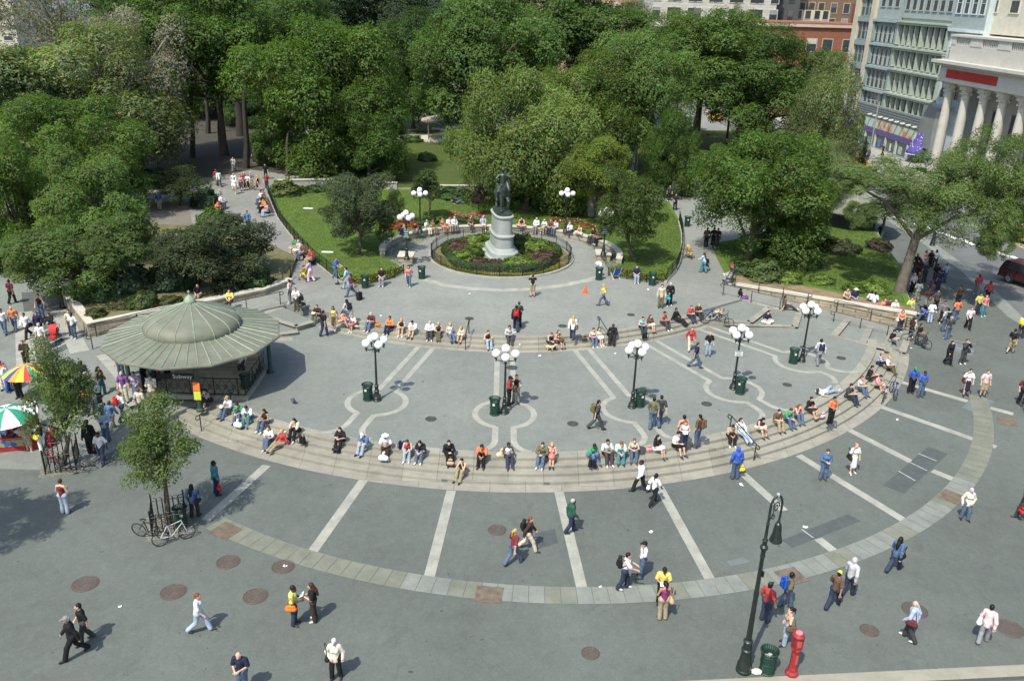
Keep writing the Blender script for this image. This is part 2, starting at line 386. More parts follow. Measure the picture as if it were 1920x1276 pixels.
# granite bands let into the sunken plaza: keyholes round the lamps
LAMPS = [(-6.92, 39.59), (-.27, 38.64), (6.31, 39.61), (12.22, 42.27)]
K = Vector((-.7, 65.5)); RK = 1.5
mb = MB(); l5 = G(1502, 678, 0); LAMPS.append((l5.x, l5.y))
for i, c in enumerate(LAMPS):
    c = Vector(c); d = (K-c).normalized(); s = Vector((d.y, -d.x)); z = .007
    d0 = ((Vector(C2)-c).length-RB2)
    q = .45; h = math.sqrt(RK**2-q*q)
    for sg in (-1, 1):
        if i == 4 and sg == 1: far = c+d*3.2
        up = c+d*(d0+.05)
        strip(mb, [up+s*q*sg, c+d*(h-.05)+s*q*sg], .3, z)
        a0 = math.atan2(h, q); n = 22
        strip(mb, [c+(s*sg*math.cos(a0-2*a0*j/n)+d*math.sin(a0-2*a0*j/n))*RK for j in range(n+1)], .3, z+.0005)
        rem = 25.1-(c-Vector(C1)).length
        st = max(0.1, rem-h-1.15); rad = min(1.15, max(.4, rem-h-.1))
        p0 = c-d*(h-.05)+s*q*sg; p1 = c-d*(h+st)+s*q*sg
        cc = p1+s*sg*rad
        strip(mb, [p0]+[cc-s*sg*rad*math.cos(R(9*j))-d*rad*math.sin(R(9*j)) for j in range(9)], .3, z+.001)
struct('plaza_bands', mb, GRAN)
# bands and the outer ring on the pavement
mb = MB()
for a, b in [((500, 872), (385, 975)), ((682, 899), (585, 1035)), ((846, 919), (803, 1088)), ((1048, 921), (1093, 1110)), ((1236, 912), (1337, 1096)), ((1392, 887), (1470, 957)), ((1534, 1009), (1570, 1038)), ((1497, 853), (1700, 978)), ((1587, 803), (1708, 865)), ((1748, 882), (1822, 912)), ((1643, 759), (1868, 838)), ((1662, 708), (1814, 752)), ((1856, 764), (1900, 776))]:
    p, q = G(*a, L), G(*b, L); strip(mb, [p.xy, q.xy], .42, L+.006)
struct('pavement_bands', mb, GRAN)
CR = (1.71, 51.28); mb = MB(); n = 80
for i in range(n):
    a0 = -122+i*105/n; a1 = -122+(i+1)*105/n-.05
    A = arc(CR, 26.28, a0, a1, 2); B = arc(CR, 25.33, a0, a1, 2)
    k = (0 if (i*7919 % 13) < 9 else 1) if 14 < i < 62 else 1
    mb.add([(*p, L+.010) for p in A]+[(*p, L+.010) for p in B], [(3, 4, 1, 0), (4, 5, 2, 1)], k)
struct('ring_band', mb, [GRAN2, stone_mat('granite_worn', (.165, .175, .135), None, .2)])
mb = MB()
for px, py, a in [(917, 1114, 4), (423, 995, -24), (1483, 1080, 18), (1783, 931, 38), (1888, 790, 60)]:
    p = G(px, py, L); r = Vector((p.x-CR[0], p.y-CR[1])).angle_signed(Vector((0, -1)))
    mb = MB(); mb.box((p.x, p.y, L+.012), (1.0 if px < 1000 or px > 1700 else .95, .9, .02), r)
    for k in range(9): mb.box((p.x+math.cos(r)*(k-4)*.1, p.y+math.sin(r)*(k-4)*.1, L+.024), (.03, .8, .006), r)
    o = mb.build('cellar_door', RUST)
    tag(o, {917: 'rusty steel cellar door set in the ring band near the bottom centre', 423: 'rusty cellar door beside the tree with the parked bicycles', 1483: 'rusty cellar door behind the tall black street lamp', 1783: 'rusty cellar door near the person in the cream jacket', 1888: 'brown cellar door at the far right end of the ring band'}[px], 'cellar door', 'cellar doors in the ring band')
# dark repair panels
def panel(pts, z=L): 
    mb = MB(); mb.add([tuple(G(*p, z)+Vector((0, 0, .009))) for p in pts], [tuple(range(len(pts)))]); return mb
for nm, pts in [('repair_panel', [(1656, 909), (1695, 925), (1778, 850), (1740, 837)]), ('repair_panel', [(1466, 1012), (1486, 1026), (1614, 976), (1590, 963)]), ('repair_panel', [(1362, 1052), (1372, 1062), (1407, 1053), (1393, 1044)]), ('repair_panel', [(1003, 1000), (1012, 1027), (1047, 1017), (1040, 990)]), ('repair_panel', [(1804, 764), (1836, 777), (1866, 752), (1826, 741)]), ('repair_panel', [(1780, 640), (1826, 652), (1824, 668), (1782, 656)])]:
    struct(nm, panel(pts), PATCH if pts[0][0] not in (1804, 1780, 1362) else mat('faded_patch', (.125, .145, .142), .85, .12, 3))
mb = MB()
for a, b in [((1685, 883), (1716, 901)), ((1705, 866), (1738, 882)), ((1722, 850), (1756, 864)), ((1503, 992), (1525, 1008)), ((1780, 637), (1829, 645)), ((1784, 650), (1827, 659))]:
    strip(mb, [G(*a, L).xy, G(*b, L).xy], .055, L+.014)
struct('chalk_line', mb, mat('worn_line', (.40, .41, .38), .8, .3, 3))
# dark spill stains on the plaza
# path surface of the two park walks and the curved band before the statue
mb = MB(); strip(mb, [G(*p, U).xy for p in [(786, 521), (830, 534), (880, 541), (938, 544), (1000, 542), (1060, 534), (1108, 524), (1128, 516)]], .62, U+.006)
struct('terrace_band', mb, GRAN)
walkL = [(548, 560), (512, 480), (492, 420), (474, 395), (440, 352), (400, 352), (398, 330), (480, 322), (508, 360), (520, 400), (560, 455), (600, 500), (640, 528)]
struct('west_walk', MB().add([tuple(G(*p, U)+Vector((0, 0, .008))) for p in walkL], [tuple(range(len(walkL)))]), P_T)
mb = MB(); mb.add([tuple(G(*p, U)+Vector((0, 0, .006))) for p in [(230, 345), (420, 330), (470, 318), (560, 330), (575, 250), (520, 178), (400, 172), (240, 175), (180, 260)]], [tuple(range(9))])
struct('park_paving', mb, stone_mat('shade_tinted_paving', (.052, .046, .036), None, .25))  # paving colour darkened to carry the shade under the entrance trees
mb = MB(); mb.add([tuple(G(*p, U)+Vector((0, 0, .006))) for p in [(230, 372), (352, 372), (362, 430), (200, 430)]], [(0, 1, 2, 3)])
struct('garden_paving', mb, stone_mat('garden_paving', (.165, .15, .12)))
# stripes of the broad western stair-ramp
mb = MB()
mb.add([tuple(G(*p, M)+Vector((0, 0, .006))) for p in [(40, 548), (120, 545), (150, 640), (60, 690)]], [(0, 1, 2, 3)])
struct('west_crossing', mb, stone_mat('dark_crossing', (.085, .09, .088)))
mb = MB()
for i in range(7):
    t = i/6; a = (50+t*20, 590+t*78); b = (112+t*28, 573+t*62)
    strip(mb, [G(*a, M).xy, G(*b, M).xy], .18, M+.012)
strip(mb, [G(112, 582, M).xy, G(150, 660, M).xy], 1.0, M+.010); strip(mb, [G(44, 585, M).xy, G(50, 690, M).xy], 1.0, M+.010)
strip(mb, [G(190, 665, M).xy, G(225, 705, M).xy, G(250, 760, M).xy], .55, M+.008)
struct('crossing_bands', mb, GRAN)
# street markings on the east side
mb = MB()
def road(px, py): return G(px, py, -.75).xy
for i in range(10):
    x = 1640+i*32; y = 392+i*11
    strip(mb, [road(x, y), road(x+26, y+12)], .5, -.75+.005)
for i in range(6): strip(mb, [road(1315+i*5, 232), road(1311+i*6, 243)], .55, -.75+.005)
strip(mb, [road(1640, 398), road(1700, 425)], .3, -.745)
struct('road_marking', mb, WHITE)
mb = MB(); strip(mb, [road(1838, 428), road(1880, 446), road(1930, 470)], .22, -.745); struct('road_line', mb, mat('yellow_paint', (.5, .32, .04), .7, .2, 2))
mb = MB(); strip(mb, [road(1825, 420), road(1880, 440), road(1935, 463)], 1.6, -.742); struct('traffic_island', mb, GRAN2)
mb = MB(); mb.add([(*road(*p), -.744) for p in [(1306, 238), (1346, 238), (1344, 272), (1306, 268)]], [(0, 1, 2, 3)]); struct('side_street', mb, stone_mat('pale_road', (.26, .27, .26)))
# manholes
def manhole(px, py, z, r, label, m=None):
    r *= .66 if z == L else .85; p = G(px, py, z); mb = MB()
    mb.lathe([(0, .016), (r*.30, .016), (r*.32, .010), (r*.36, .010), (r*.38, .016), (r*.62, .016), (r*.64, .010), (r*.68, .010), (r*.70, .016), (r*.88, .016), (r*.90, .006), (r*.93, .006), (r*.95, .018), (r, .014), (r, 0)][::-1], (0, 0, 0), 36)
    for k in range(28):
        a = k*.2244; q = r*(.5 if k % 2 else .79); mb.box((q*math.cos(a), q*math.sin(a), .018), (.05*r/.66, .035*r/.66, .008), a)
    tag(mb.build('manhole_cover', m or mat('manhole_iron', (.085, .068, .055), .6, .3, 14), None, loc=p), label, 'manhole cover', 'manhole covers')
for q in [(160, 1094, L, .72, 'rust brown manhole cover farthest left on the pavement'), (325, 1109, L, .70, 'rust brown manhole cover left of the walking man in pale clothes'), (428, 1053, L, .68, 'rust brown manhole cover below the rusty cellar door by the tree'), (531, 1062, L, .66, 'manhole cover with a white scrap on it next to the ring band'), (479, 1117, L, .68, 'smooth purplish manhole cover left of the person in yellow'), (932, 993, L, .58, 'dark manhole cover left of the two walking people with backpack and red top'), (1107, 1224, L, .48, 'worn pale manhole cover alone at the bottom centre'), (1630, 1181, L, .50, 'faint grey manhole cover left of the bald man'), (1715, 1143, L, .70, 'large manhole cover behind the bald man'), (1893, 1177, L, .74, 'large brown manhole cover at the right edge'), (808, 785, M, .33, 'small dark drain cover between the two left keyhole bands'), (1074, 794, M, .33, 'small dark drain cover left of the person with camouflage backpack'), (1198, 842, M, .42, 'dark drain cover close behind the seated people at the lower steps'), (1325, 757, M, .33, 'small dark drain cover left of the lamp with a sign'), (1476, 721, M, .30, 'small dark drain cover between the two right lamps'), (1577, 671, M, .33, 'small dark drain cover right of the man with white shirt and backpack'), (960, 689, M, .38, 'dark drain cover on the band behind the middle lamp'), (880, 597, U, .33, 'small dark drain cover on the terrace left of the walking men'), (1055, 611, U, .33, 'small dark drain cover left of the blonde woman with shoulder bag'), (1183, 590, U, .30, 'small dark drain cover below the orange cone'), (912, 1, M, 0, '')]:
    if q[3]: manhole(*q, m=mat('drain_iron', (.05, .052, .045), .6, .3, 12) if q[2] != L else None)
# ---------------------------------------------------------------- smooth solids from tapered limbs
def smin(a, b, k):
    h = np.clip(.5+.5*(b-a)/k, 0, 1); return b*(1-h)+a*h-k*h*(1-h)
def solid(prims, vox, k=.04, name='solid', mats=None, extra=None):
    "one continuous surface round tapered capsules (a, b, ra, rb) and ellipsoids ('e', c, r)"
    lo = np.array([1e9]*3); hi = -lo
    for p in prims:
        if p[0] == 'e': c, r = np.array(p[1]), np.array(p[2]); lo = np.minimum(lo, c-r); hi = np.maximum(hi, c+r)
        else:
            for q, r in ((p[0], p[2]), (p[1], p[3])): q = np.array(q); lo = np.minimum(lo, q-r); hi = np.maximum(hi, q+r)
    lo -= 3*vox; hi += 3*vox
    ax = [np.arange(lo[i], hi[i]+vox, vox, dtype=np.float32) for i in range(3)]
    X, Y, Z = np.meshgrid(*ax, indexing='ij'); Fd = None
    for p in prims:
        if p[0] == 'e':
            c, r = p[1], p[2]; kk = np.sqrt(((X-c[0])/r[0])**2+((Y-c[1])/r[1])**2+((Z-c[2])/r[2])**2)
            d = (kk-1)*min(r)
        else:
            a, b = np.array(p[0], dtype=np.float32), np.array(p[1], dtype=np.float32); ab = b-a; l2 = max(1e-9, float(ab@ab))
            px, py, pz = X-a[0], Y-a[1], Z-a[2]
            t = np.clip((px*ab[0]+py*ab[1]+pz*ab[2])/l2, 0, 1)
            d = np.sqrt((px-t*ab[0])**2+(py-t*ab[1])**2+(pz-t*ab[2])**2)-(p[2]+(p[3]-p[2])*t)
        Fd = d if Fd is None else smin(Fd, d, k)
    S = Fd < 0
    nx, ny, nz = S.shape; cs = (nx-1, ny-1, nz-1)
    acc = np.zeros(cs+(3,), np.float32); cnt = np.zeros(cs, np.float32)
    sl_ = lambda o, n: slice(o, n-1+o)
    for axis in range(3):
        oth = [i for i in range(3) if i != axis]
        for o1 in (0, 1):
            for o2 in (0, 1):
                off = [0, 0, 0]; off[oth[0]] = o1; off[oth[1]] = o2
                A = tuple(sl_(off[i], S.shape[i]) for i in range(3)); off2 = list(off); off2[axis] = 1
                B = tuple(sl_(off2[i], S.shape[i]) for i in range(3))
                ch = S[A] != S[B]; fa, fb = Fd[A], Fd[B]; t = np.where(ch, fa/np.where(ch, fa-fb, 1), 0)
                for i in range(3): acc[..., i] += np.where(ch, t if i == axis else off[i], 0)
                cnt += ch
    act = cnt > 0; idx = -np.ones(cs, np.int64); n = int(act.sum()); idx[act] = np.arange(n)
    I = np.argwhere(act); V = (I+acc[act]/cnt[act][:, None])*vox+lo
    Q = []
    for axis in range(3):
        oth = [(axis+1) % 3, (axis+2) % 3]
        sA = [slice(0, S.shape[i]) for i in range(3)]; sB = list(sA)
        sA[axis] = slice(0, S.shape[axis]-1); sB[axis] = slice(1, S.shape[axis])
        ch = S[tuple(sA)] != S[tuple(sB)]; inside = S[tuple(sA)]
        E = np.argwhere(ch)
        ok = (E[:, oth[0]] > 0) & (E[:, oth[1]] > 0) & (E[:, oth[0]] < S.shape[oth[0]]-1) & (E[:, oth[1]] < S.shape[oth[1]]-1); E = E[ok]
        ins = inside[tuple(E.T)]
        def cell(d0, d1):
            e = E.copy(); e[:, oth[0]] -= d0; e[:, oth[1]] -= d1; return idx[tuple(e.T)]
        q = np.stack([cell(1, 1), cell(0, 1), cell(0, 0), cell(1, 0)], 1)
        q[~ins] = q[~ins][:, ::-1]; Q.append(q)
    Q = np.concatenate(Q); Q = Q[(Q >= 0).all(1)]
    V = V.tolist(); Q = Q.tolist(); mi = [0]*len(Q)
    if extra is not None:
        b = len(V); V += [tuple(v) for v in extra.v]; Q += [tuple(i+b for i in f) for f in extra.f]; mi += extra.mi
    me = bpy.data.meshes.new(name); me.from_pydata(V, [], Q)
    for m in (mats or []): me.materials.append(m)
    if any(mi): me.polygons.foreach_set('material_index', mi)
    me.polygons.foreach_set('use_smooth', [True]*len(me.polygons)); me.update()
    return me

# ---------------------------------------------------------------- lamps
GLASS = mat('globe_glass', (.80, .80, .77), .25, .03, 2)
LAMPIRON = mat('lamp_iron', (.012, .020, .017), .38, .4, 6, 0, .6)
def proto_lamp():
    mb = MB(); mb.lathe([(.23, 0), (.23, .06), (.20, .09), (.19, .16), (.21, .19), (.17, .24), (.13, .36), (.115, .5), (.13, .53), (.13, .57), (.10, .60), (.095, .82), (.115, .86), (.085, .9)], n=18); base = mb.mesh('lamp_base', LAMPIRON, True)
    mb = MB(); mb.lathe([(.062, .88), (.058, 1.6), (.048, 2.72), (.07, 2.75), (.07, 2.80), (.05, 2.84), (.075, 2.90), (.075, 2.98), (.045, 3.05), (.04, 3.28), (.09, 3.32), (.09, 3.36), (.05, 3.38)], n=14); post = mb.mesh('post', LAMPIRON, True)
    mb = MB()
    for k in range(1):
        a = R(90*k); c, s = math.cos(a), math.sin(a)
        mb.tube([(c*.04, s*.04, 2.93), (c*.2, s*.2, 2.90), (c*.38, s*.38, 2.92), (c*.48, s*.48, 2.97)], [.03, .026, .026, .026], 7)
        mb.lathe([(.0, 2.83), (.022, 2.85), (.03, 2.93), (.045, 2.97), (.05, 3.02), (.085, 3.05), (.085, 3.09), (.05, 3.11)], (c*.48, s*.48, 0), 10)
        mb.tube([(c*.1, s*.1, 2.90), (c*.2, s*.2, 2.80), (c*.07, s*.07, 2.74)], .014, 5)
    arms = mb.mesh('bracket', LAMPIRON, True)
    gl = MB().ball((0, 0, 0), .215, 22, 14).mesh('globe', GLASS, True, 180)
    return base, post, arms, gl
LP = proto_lamp()
def globe_lamp(x, y, z, rz, label, s=1.):
    e = empty('globe_lamp', (x, y, z), label, 'lamp', 'five-globe lamps', rz, s)
    link('lamp_base', LP[0], e); link('post', LP[1], e); 
    for k in range(4): link('bracket', LP[2], e, None, R(90*k)); link('globe', LP[3], e, (.48*math.cos(R(90*k)), .48*math.sin(R(90*k)), 3.30))
    link('globe', LP[3], e, (0, 0, 3.58))
    return e
for px, py, z, rz, lb in [(707, 750, M, 32, 'five-globe lamp farthest left on the sunken plaza'), (945.6, 774, M, 0, 'five-globe lamp at the middle of the plaza with two men behind it'), (1185, 763, M, 25, 'five-globe lamp right of the middle one, bin on its right'), (1375, 728, M, 48, 'five-globe lamp carrying a small sign, bin in front of its foot'), (1503, 677, M, 40, 'five-globe lamp nearest the long east handrail, bin on its left'),
    (788, 436, U+.55, 10, 'five-globe lamp in the red flower bed left of the statue'), (763, 487, U+.55, 30, 'five-globe lamp with a green sign at the left end of the curved wall'), (1060, 435, U+.55, 5, 'five-globe lamp in the flowers right of the statue'), (1131, 478, U+.55, 30, 'five-globe lamp with a green sign at the right end of the curved wall')]:
    p = G(px, py, z); globe_lamp(p.x, p.y, z, R(rz), lb)
SIGNG = mat('sign_green', (.02, .05, .04), .5, .2, 3); SIGNW = mat('sign_white', (.6, .62, .58), .5, .1, 3)
def lamp_sign(px, py, z, h, w, d, label, mm):
    p = G(px, py, z); mb = MB(); mb.box((p.x, p.y-.13, z+h), (w, .03, d)); o = mb.build('park_sign', mm)
    tag(o, label, 'sign')
    m2 = MB()
    for k in range(3): m2.box((p.x, p.y-.147, z+h+(1-k)*d*.26), (w*(.7-.12*(k % 2)), .008, d*.07))
    m2.box((p.x, p.y-.15, z+h+d*.47), (w, .012, .02)); m2.box((p.x, p.y-.15, z+h-d*.47), (w, .012, .02))
    m2.build('lettering', SIGNW if mm is SIGNG else SIGNG, o)
lamp_sign(763, 487, U+.55, 2.05, .42, .55, 'dark green park sign on the lamp left of the statue', SIGNG)
lamp_sign(1131, 478, U+.55, 2.05, .55, .6, 'dark green park sign on the lamp right of the statue', SIGNG)
lamp_sign(1375, 728, M, 2.15, .42, .34, 'small pale sign on a lamp on the sunken plaza', SIGNW)

def crook_lamp(x, y, z, ang, label, s=1.):
    e = empty('street_lamp', (x, y, z), label, 'street lamp', 'tall crook street lamps', ang, (.72*s, .72*s, s))
    MB().lathe([(.36, 0), (.36, .10), (.33, .13), (.33, .30), (.28, .36), (.24, .62), (.21, .80), (.25, .84), (.25, .90), (.20, .94), (.19, 1.15), (.22, 1.2), (.22, 1.25), (.14, 1.3)], n=20).build('lamp_base', LAMPIRON, e, True)
    MB().lathe([(.13, 1.28), (.115, 2.2), (.105, 3.0), (.12, 3.05), (.12, 3.2), (.10, 3.25), (.085, 4.5), (.12, 4.56), (.10, 4.62), (.10, 4.78), (.17, 4.84), (.17, 4.92), (.10, 4.98), (.10, 5.1), (.13, 5.15), (.07, 5.22), (.06, 5.7), (.085, 5.74), (.05, 5.8)], n=16).build('post', LAMPIRON, e, True)
    mb = MB(); path = [(0, 0, 5.7)]+[(.29-.29*math.cos(R(a)), 0, 6.35+.34*math.sin(R(a))) for a in range(0, 181, 15)]+[(.58, 0, 6.0), (.56, 0, 5.78)]
    mb.tube(path, [.055]*2+[.048]*(len(path)-2), 10)
    sp = [(.30+.17*(1-t/16)*math.cos(t*.75), 0, 6.3+.2*(1-t/16)*math.sin(t*.75)) for t in range(14)]; mb.tube(sp, .024, 6)
    sp = [(.22+.1*(1-t/14)*math.cos(2+t*.7), 0, 5.98+.12*(1-t/14)*math.sin(2+t*.7)) for t in range(12)]; mb.tube(sp, .02, 6)
    mb.tube([(.05, 0, 5.85), (.2, 0, 6.1), (.13, 0, 6.5)], .018, 5)
    mb.build('crook', LAMPIRON, e, True)
    mb = MB(); mb.lathe([(.04, 5.80), (.07, 5.76), (.07, 5.70), (.13, 5.66), (.17, 5.5), (.19, 5.30), (.26, 5.12), (.28, 5.04), (.26, 5.02)], (.56, 0, 0), 18); mb.build('luminaire', LAMPIRON, e, True)
    MB().lathe([(.25, 5.03), (.2, 4.96), (.0, 4.93)][::-1], (.56, 0, 0), 16).build('lens', mat('lamp_lens', (.45, .45, .38), .3, .1, 3), e, True)
    mb = MB(); mb.box((0, 0, 6.72), (.09, .09, .12)); mb.v = [(v[0]+.29, v[1], v[2]) for v in mb.v]; mb.build('light_sensor', mat('sensor', (.45, .5, .52), .5), e)
    mb = MB(); mb.box((.11, -.06, 3.9), (.06, .14, .2)); mb.build('junction_box', LAMPIRON, e)
    return e
p = G(1394, 1256, L); crook_lamp(p.x, p.y, L, R(22), 'tall black street lamp with a drooping crook head beside a bin')
p = G(1748, 460, L); crook_lamp(p.x, p.y, L, R(-35), 'black street lamp whose head is lost in the leaning tree', .95)

# ---------------------------------------------------------------- litter bins, alarm post, cone
BIN = mat('bin_green', (.012, .050, .034), .42, .3, 5, 0, .5)
LINER = mat('bin_liner', (.30, .32, .30), .6, .3, 7)
def proto_bin():
    mb = MB()
    for k in range(26):
        a = 2*math.pi*k/26; c, s = math.cos(a), math.sin(a)
        V = []
        for r, z in ((.275, .07), (.29, .45), (.285, .72), (.30, .84), (.345, .97)):
            for da in (-.085, .085): V.append((r*math.cos(a+da), r*math.sin(a+da), z))
        mb.add(V, [(2*i, 2*i+1, 2*i+3, 2*i+2) for i in range(4)])
        V2 = [(v[0]*.95, v[1]*.95, v[2]) for v in V]; mb.add(V2, [(2*i, 2*i+2, 2*i+3, 2*i+1) for i in range(4)])
    slats = mb.mesh('slat_body', BIN)
    ring = []
    for r, z, w in ((.285, .05, .03), (.295, .46, .012), (.30, .80, .015), (.35, .97, .018)): ring.append(MB().tube([(r*math.cos(t*.2618), r*math.sin(t*.2618), z) for t in range(25)], w, 6, cap=False).mesh('hoop', BIN, True))
    mb = MB(); mb.lathe([(.262, .03), (.27, .5), (.265, .8), (.27, .82), (.24, .82), (.22, .66), (.0, .62)], n=22); mb2 = mb.mesh('liner', mat('liner_dark', (.016, .035, .027), .6), True)
    mb = MB(); r0 = random.Random(3)
    for k in range(9): a = r0.random()*6.28; q = r0.random()*.15; mb.ball((q*math.cos(a), q*math.sin(a), .68+r0.random()*.05), (.05+.05*r0.random(), .05+.03*r0.random(), .04), 7, 5)
    return slats, ring, mb2, mb.mesh('rubbish', LINER, True), MB().box((0, -.303, .70), (.13, .012, .13)).mesh('sticker', SIGNW)
BP = proto_bin()
def bin_(px, py, z, label, rz=0., full=True):
    p = G(px, py, z) if z != 'E' else Vector((px, py, 0)); e = empty('litter_bin', p, label, 'litter bin', 'green litter bins', rz, (.86, .86, .92))
    for n, d in zip(('slat_body', 'hoop', 'liner', 'rubbish', 'sticker'), BP):
        for d_ in (d if isinstance(d, list) else [d]): link(n, d_, e)
for q in [(690, 749, M, 'green slatted bin left of the leftmost plaza lamp', R(-15)), (927.5, 776, M, 'green slatted bin left of the middle plaza lamp', R(-12)), (1199, 761, M, 'green slatted bin right of the lamp near the three walking men', R(20)), (1387, 737, M, 'green slatted bin in front of the lamp with the pale sign', R(-35)), (1486.5, 680, M, 'green slatted bin left of the lamp near the east handrail', R(0)), (462, 731, M, 'dark green bin at the right edge of the kiosk', R(180)),
    (685, 539, U, 'green bin at the lawn corner near the man with a wheeled case', 0), (791, 522, U, 'green bin at the left end of the curved wall', R(-20)), (1122.5, 524, U, 'green bin with a white sack at the right end of the curved wall', 0), (1222.5, 534, U, 'green bin at the right lawn corner', 0), (1288, 424, U, 'green bin on the path right of the right lawn', 0), (398, 373, U, 'dark green bin at the left edge of the west walk', 0),
    (341, 986, L, 'green slatted bin beside the small tree with bicycles', R(30)), (1437, 1258, L, 'green slatted bin between the tall street lamp and the red alarm post', R(160))]: bin_(*q)
p = G(1122, 518, U); tag(MB().ball((p.x-.05, p.y, U+1.0), (.24, .22, .16), 12, 8).ball((p.x+.1, p.y-.12, U+.9), (.12, .1, .2), 8, 6).build('rubbish_bag', WHITE, None, True), 'white plastic sack spilling from the bin by the curved wall', 'bag')
RED = mat('alarm_red', (.27, .022, .024), .6, .45, 7)
p = G(1484, 1262, L); e = empty('fire_alarm_post', p, 'red fire alarm post on the pavement right of a green bin', 'alarm post', None, R(15), (.84, .84, 1.02))
MB().lathe([(.27, 0), (.27, .06), (.25, .10), (.19, .16), (.17, .30), (.16, .32)], n=8).build('base', RED, e)
MB().lathe([(.155, .30), (.145, .95), (.19, .98), (.19, 1.03), (.15, 1.06)], n=8).build('column', RED, e)
mb = MB(); mb.box((0, 0, 1.28), (.34, .30, .46)); mb.build('alarm_box', RED, e)
MB().lathe([(.21, 1.51), (.24, 1.53), (.24, 1.57), (.15, 1.66), (.14, 1.66)], n=10).build('cap', RED, e)
MB().lathe([(.14, 1.655), (.13, 1.69), (.0, 1.71)], n=12).build('beacon', mat('beacon_pink', (.55, .2, .22), .4), e, True)
mb = MB(); mb.box((-.02, -.156, 1.30), (.2, .014, .26)); mb.box((0, -.15, .66), (.10, .012, .34)); mb.build('door', mat('alarm_red_worn', (.42, .10, .09), .6, .3, 7), e)
p = G(1418, 1262, L); tag(MB().ball((p.x, p.y, L+.09), (.2, .13, .1), 7, 5).build('stone_block', stone_mat('white_stone', (.6, .59, .54))), 'white lump of stone at the foot of the tall street lamp', 'stone')
p = G(1097, 549, U); e = empty('traffic_cone', p, 'orange traffic cone alone on the statue terrace', 'traffic cone', None, 0, 1.25)
ORG = mat('cone_orange', (.75, .10, .02), .5, .1, 3)
MB().lathe([(.12, .03), (.03, .45), (.02, .46)], n=12).build('cone', ORG, e, True); MB().box((0, 0, .02), (.3, .3, .04)).build('base', ORG, e)

# ---------------------------------------------------------------- fences and rails
def fence(pts, z, h, label, gap=1.6, picket=0., name='iron_fence', cat='fence', group=None, rails=(1., .12), tr=.022):
    fz = z if callable(z) else (lambda p: z)
    P = [Vector(p[:2]) for p in pts]; o = P[0]; e = empty(name, (o.x, o.y, 0), label, cat, group)
    ob = lambda p, zz: (p.x-o.x, p.y-o.y, zz)
    Ls = [0.]
    for a, b in zip(P, P[1:]): Ls.append(Ls[-1]+(b-a).length)
    def at(s):
        for i in range(len(P)-1):
            if s <= Ls[i+1]+1e-6: return P[i].lerp(P[i+1], (s-Ls[i])/max(1e-6, Ls[i+1]-Ls[i]))
        return P[-1]
    n = max(1, min(99, round(Ls[-1]/gap)))
    for f in rails:
        mb = MB(); m = max(n*2, len(P)*2); pp = [at(Ls[-1]*i/m) for i in range(m+1)]
        mb.tube([ob(q, fz(q)+h*f) for q in pp], tr, 6); mb.build('rail', IRON, e, True)
    if picket:
        mb = MB(); k = int(Ls[-1]/picket)
        for i in range(k):
            q = at((i+.5)*picket); mb.tube([ob(q, fz(q)+h*.12), ob(q, fz(q)+h*.98)], .009, 4, cap=False)
        mb.build('picket', IRON, e)
    pm = MB(); pm.lathe([(.034, 0), (.03, h), (.045, h+.01), (.045, h+.05), (.0, h+.09)], n=7); pm = pm.mesh('post', IRON, True)
    for i in range(n+1):
        q = at(Ls[-1]*i/n); link('post', pm, e, ob(q, fz(q)))
    return e
def gp(z, *ps): return [G(*p, z).xy for p in ps]
SC = Vector((-1.05, 64.6))
mb = MB(); bolt(mb, arc(SC, 5.62, 0, 360, 72), M, U+.12, .22); tag(mb.build('bed_kerb', GRAN), 'low round granite kerb enclosing the statue planting', 'kerb')
fence([(SC.x+5.5*math.cos(R(a-90)), SC.y+5.5*math.sin(R(a-90))) for a in range(0, 361, 6)], U+.1, .72, 'black iron fence ringing the planting round the statue', 1.75, .16, rails=(1., .78, .14))
LF = [(503, 366), (512, 388), (522, 412), (540, 436), (562, 462), (592, 494), (627, 522)]
mb = MB(); bolt(mb, gp(U, *LF, (641, 533)), M, U+.14, .2); tag(mb.build('lawn_kerb', GRAN), 'stone kerb along the left lawn beside the west walk', 'kerb')
fence(gp(U, *LF), U+.12, .85, 'black iron fence along the west walk edge of the left lawn', 1.5, .15)
fence(gp(U, (650, 533), (690, 534), (738, 522), (757, 512)), U, .6, 'low black fence along the front flower bed of the left lawn', 1.3, .15)
RF = [(1250, 527), (1266, 510), (1274, 492), (1279, 465), (1279, 440), (1273, 416)]
mb = MB(); bolt(mb, gp(U, (1247, 532), *RF), M, U+.14, .2); tag(mb.build('lawn_kerb', GRAN), 'stone kerb curving along the right lawn', 'kerb')
fence(gp(U, *RF), U+.12, .85, 'black iron fence curving along the right lawn', 1.4, .15)
fence(gp(U, (1140, 517), (1180, 524), (1215, 530), (1248, 529)), U, .6, 'low black fence along the front flower bed of the right lawn', 1.3, .15)
# planter walls
def wall(pts, z0, z1, w, label, m=WALLST, capw=.12, capm=CAP, cat='wall', name='planter_wall', capt=.09):
    mb = MB(); bolt(mb, pts, z0, z1, w); o = mb.build(name, m); tag(o, label, cat)
    mb = MB(); bolt(mb, pts, z1, z1+capt, w+capw); mb.build('coping', capm, o); return o
EW = [(16.0, 61.5), (15.75, 59.35), (27.1, 53.9)]
wall([(q[0], q[1]) for q in EW], -.9, .50, .45, 'long tan stone wall of the east planter with a pale coping')
wall([(27.1, 53.9), (31.0, 66), (33.2, 77)], -.9, -.38, .3, 'low pale stone kerb along the street side of the east planter', CAP, name='planter_kerb')
WW = [(-32.5, 58.5), (-29.3, 52.6), (-25.25, 47.25), (-21.0, 50.7), (-16.9, 54.25), (-15.6, 56.5)]
wall(WW, -.2, .82, .5, 'tan stone wall of the west planter with a pale coping')
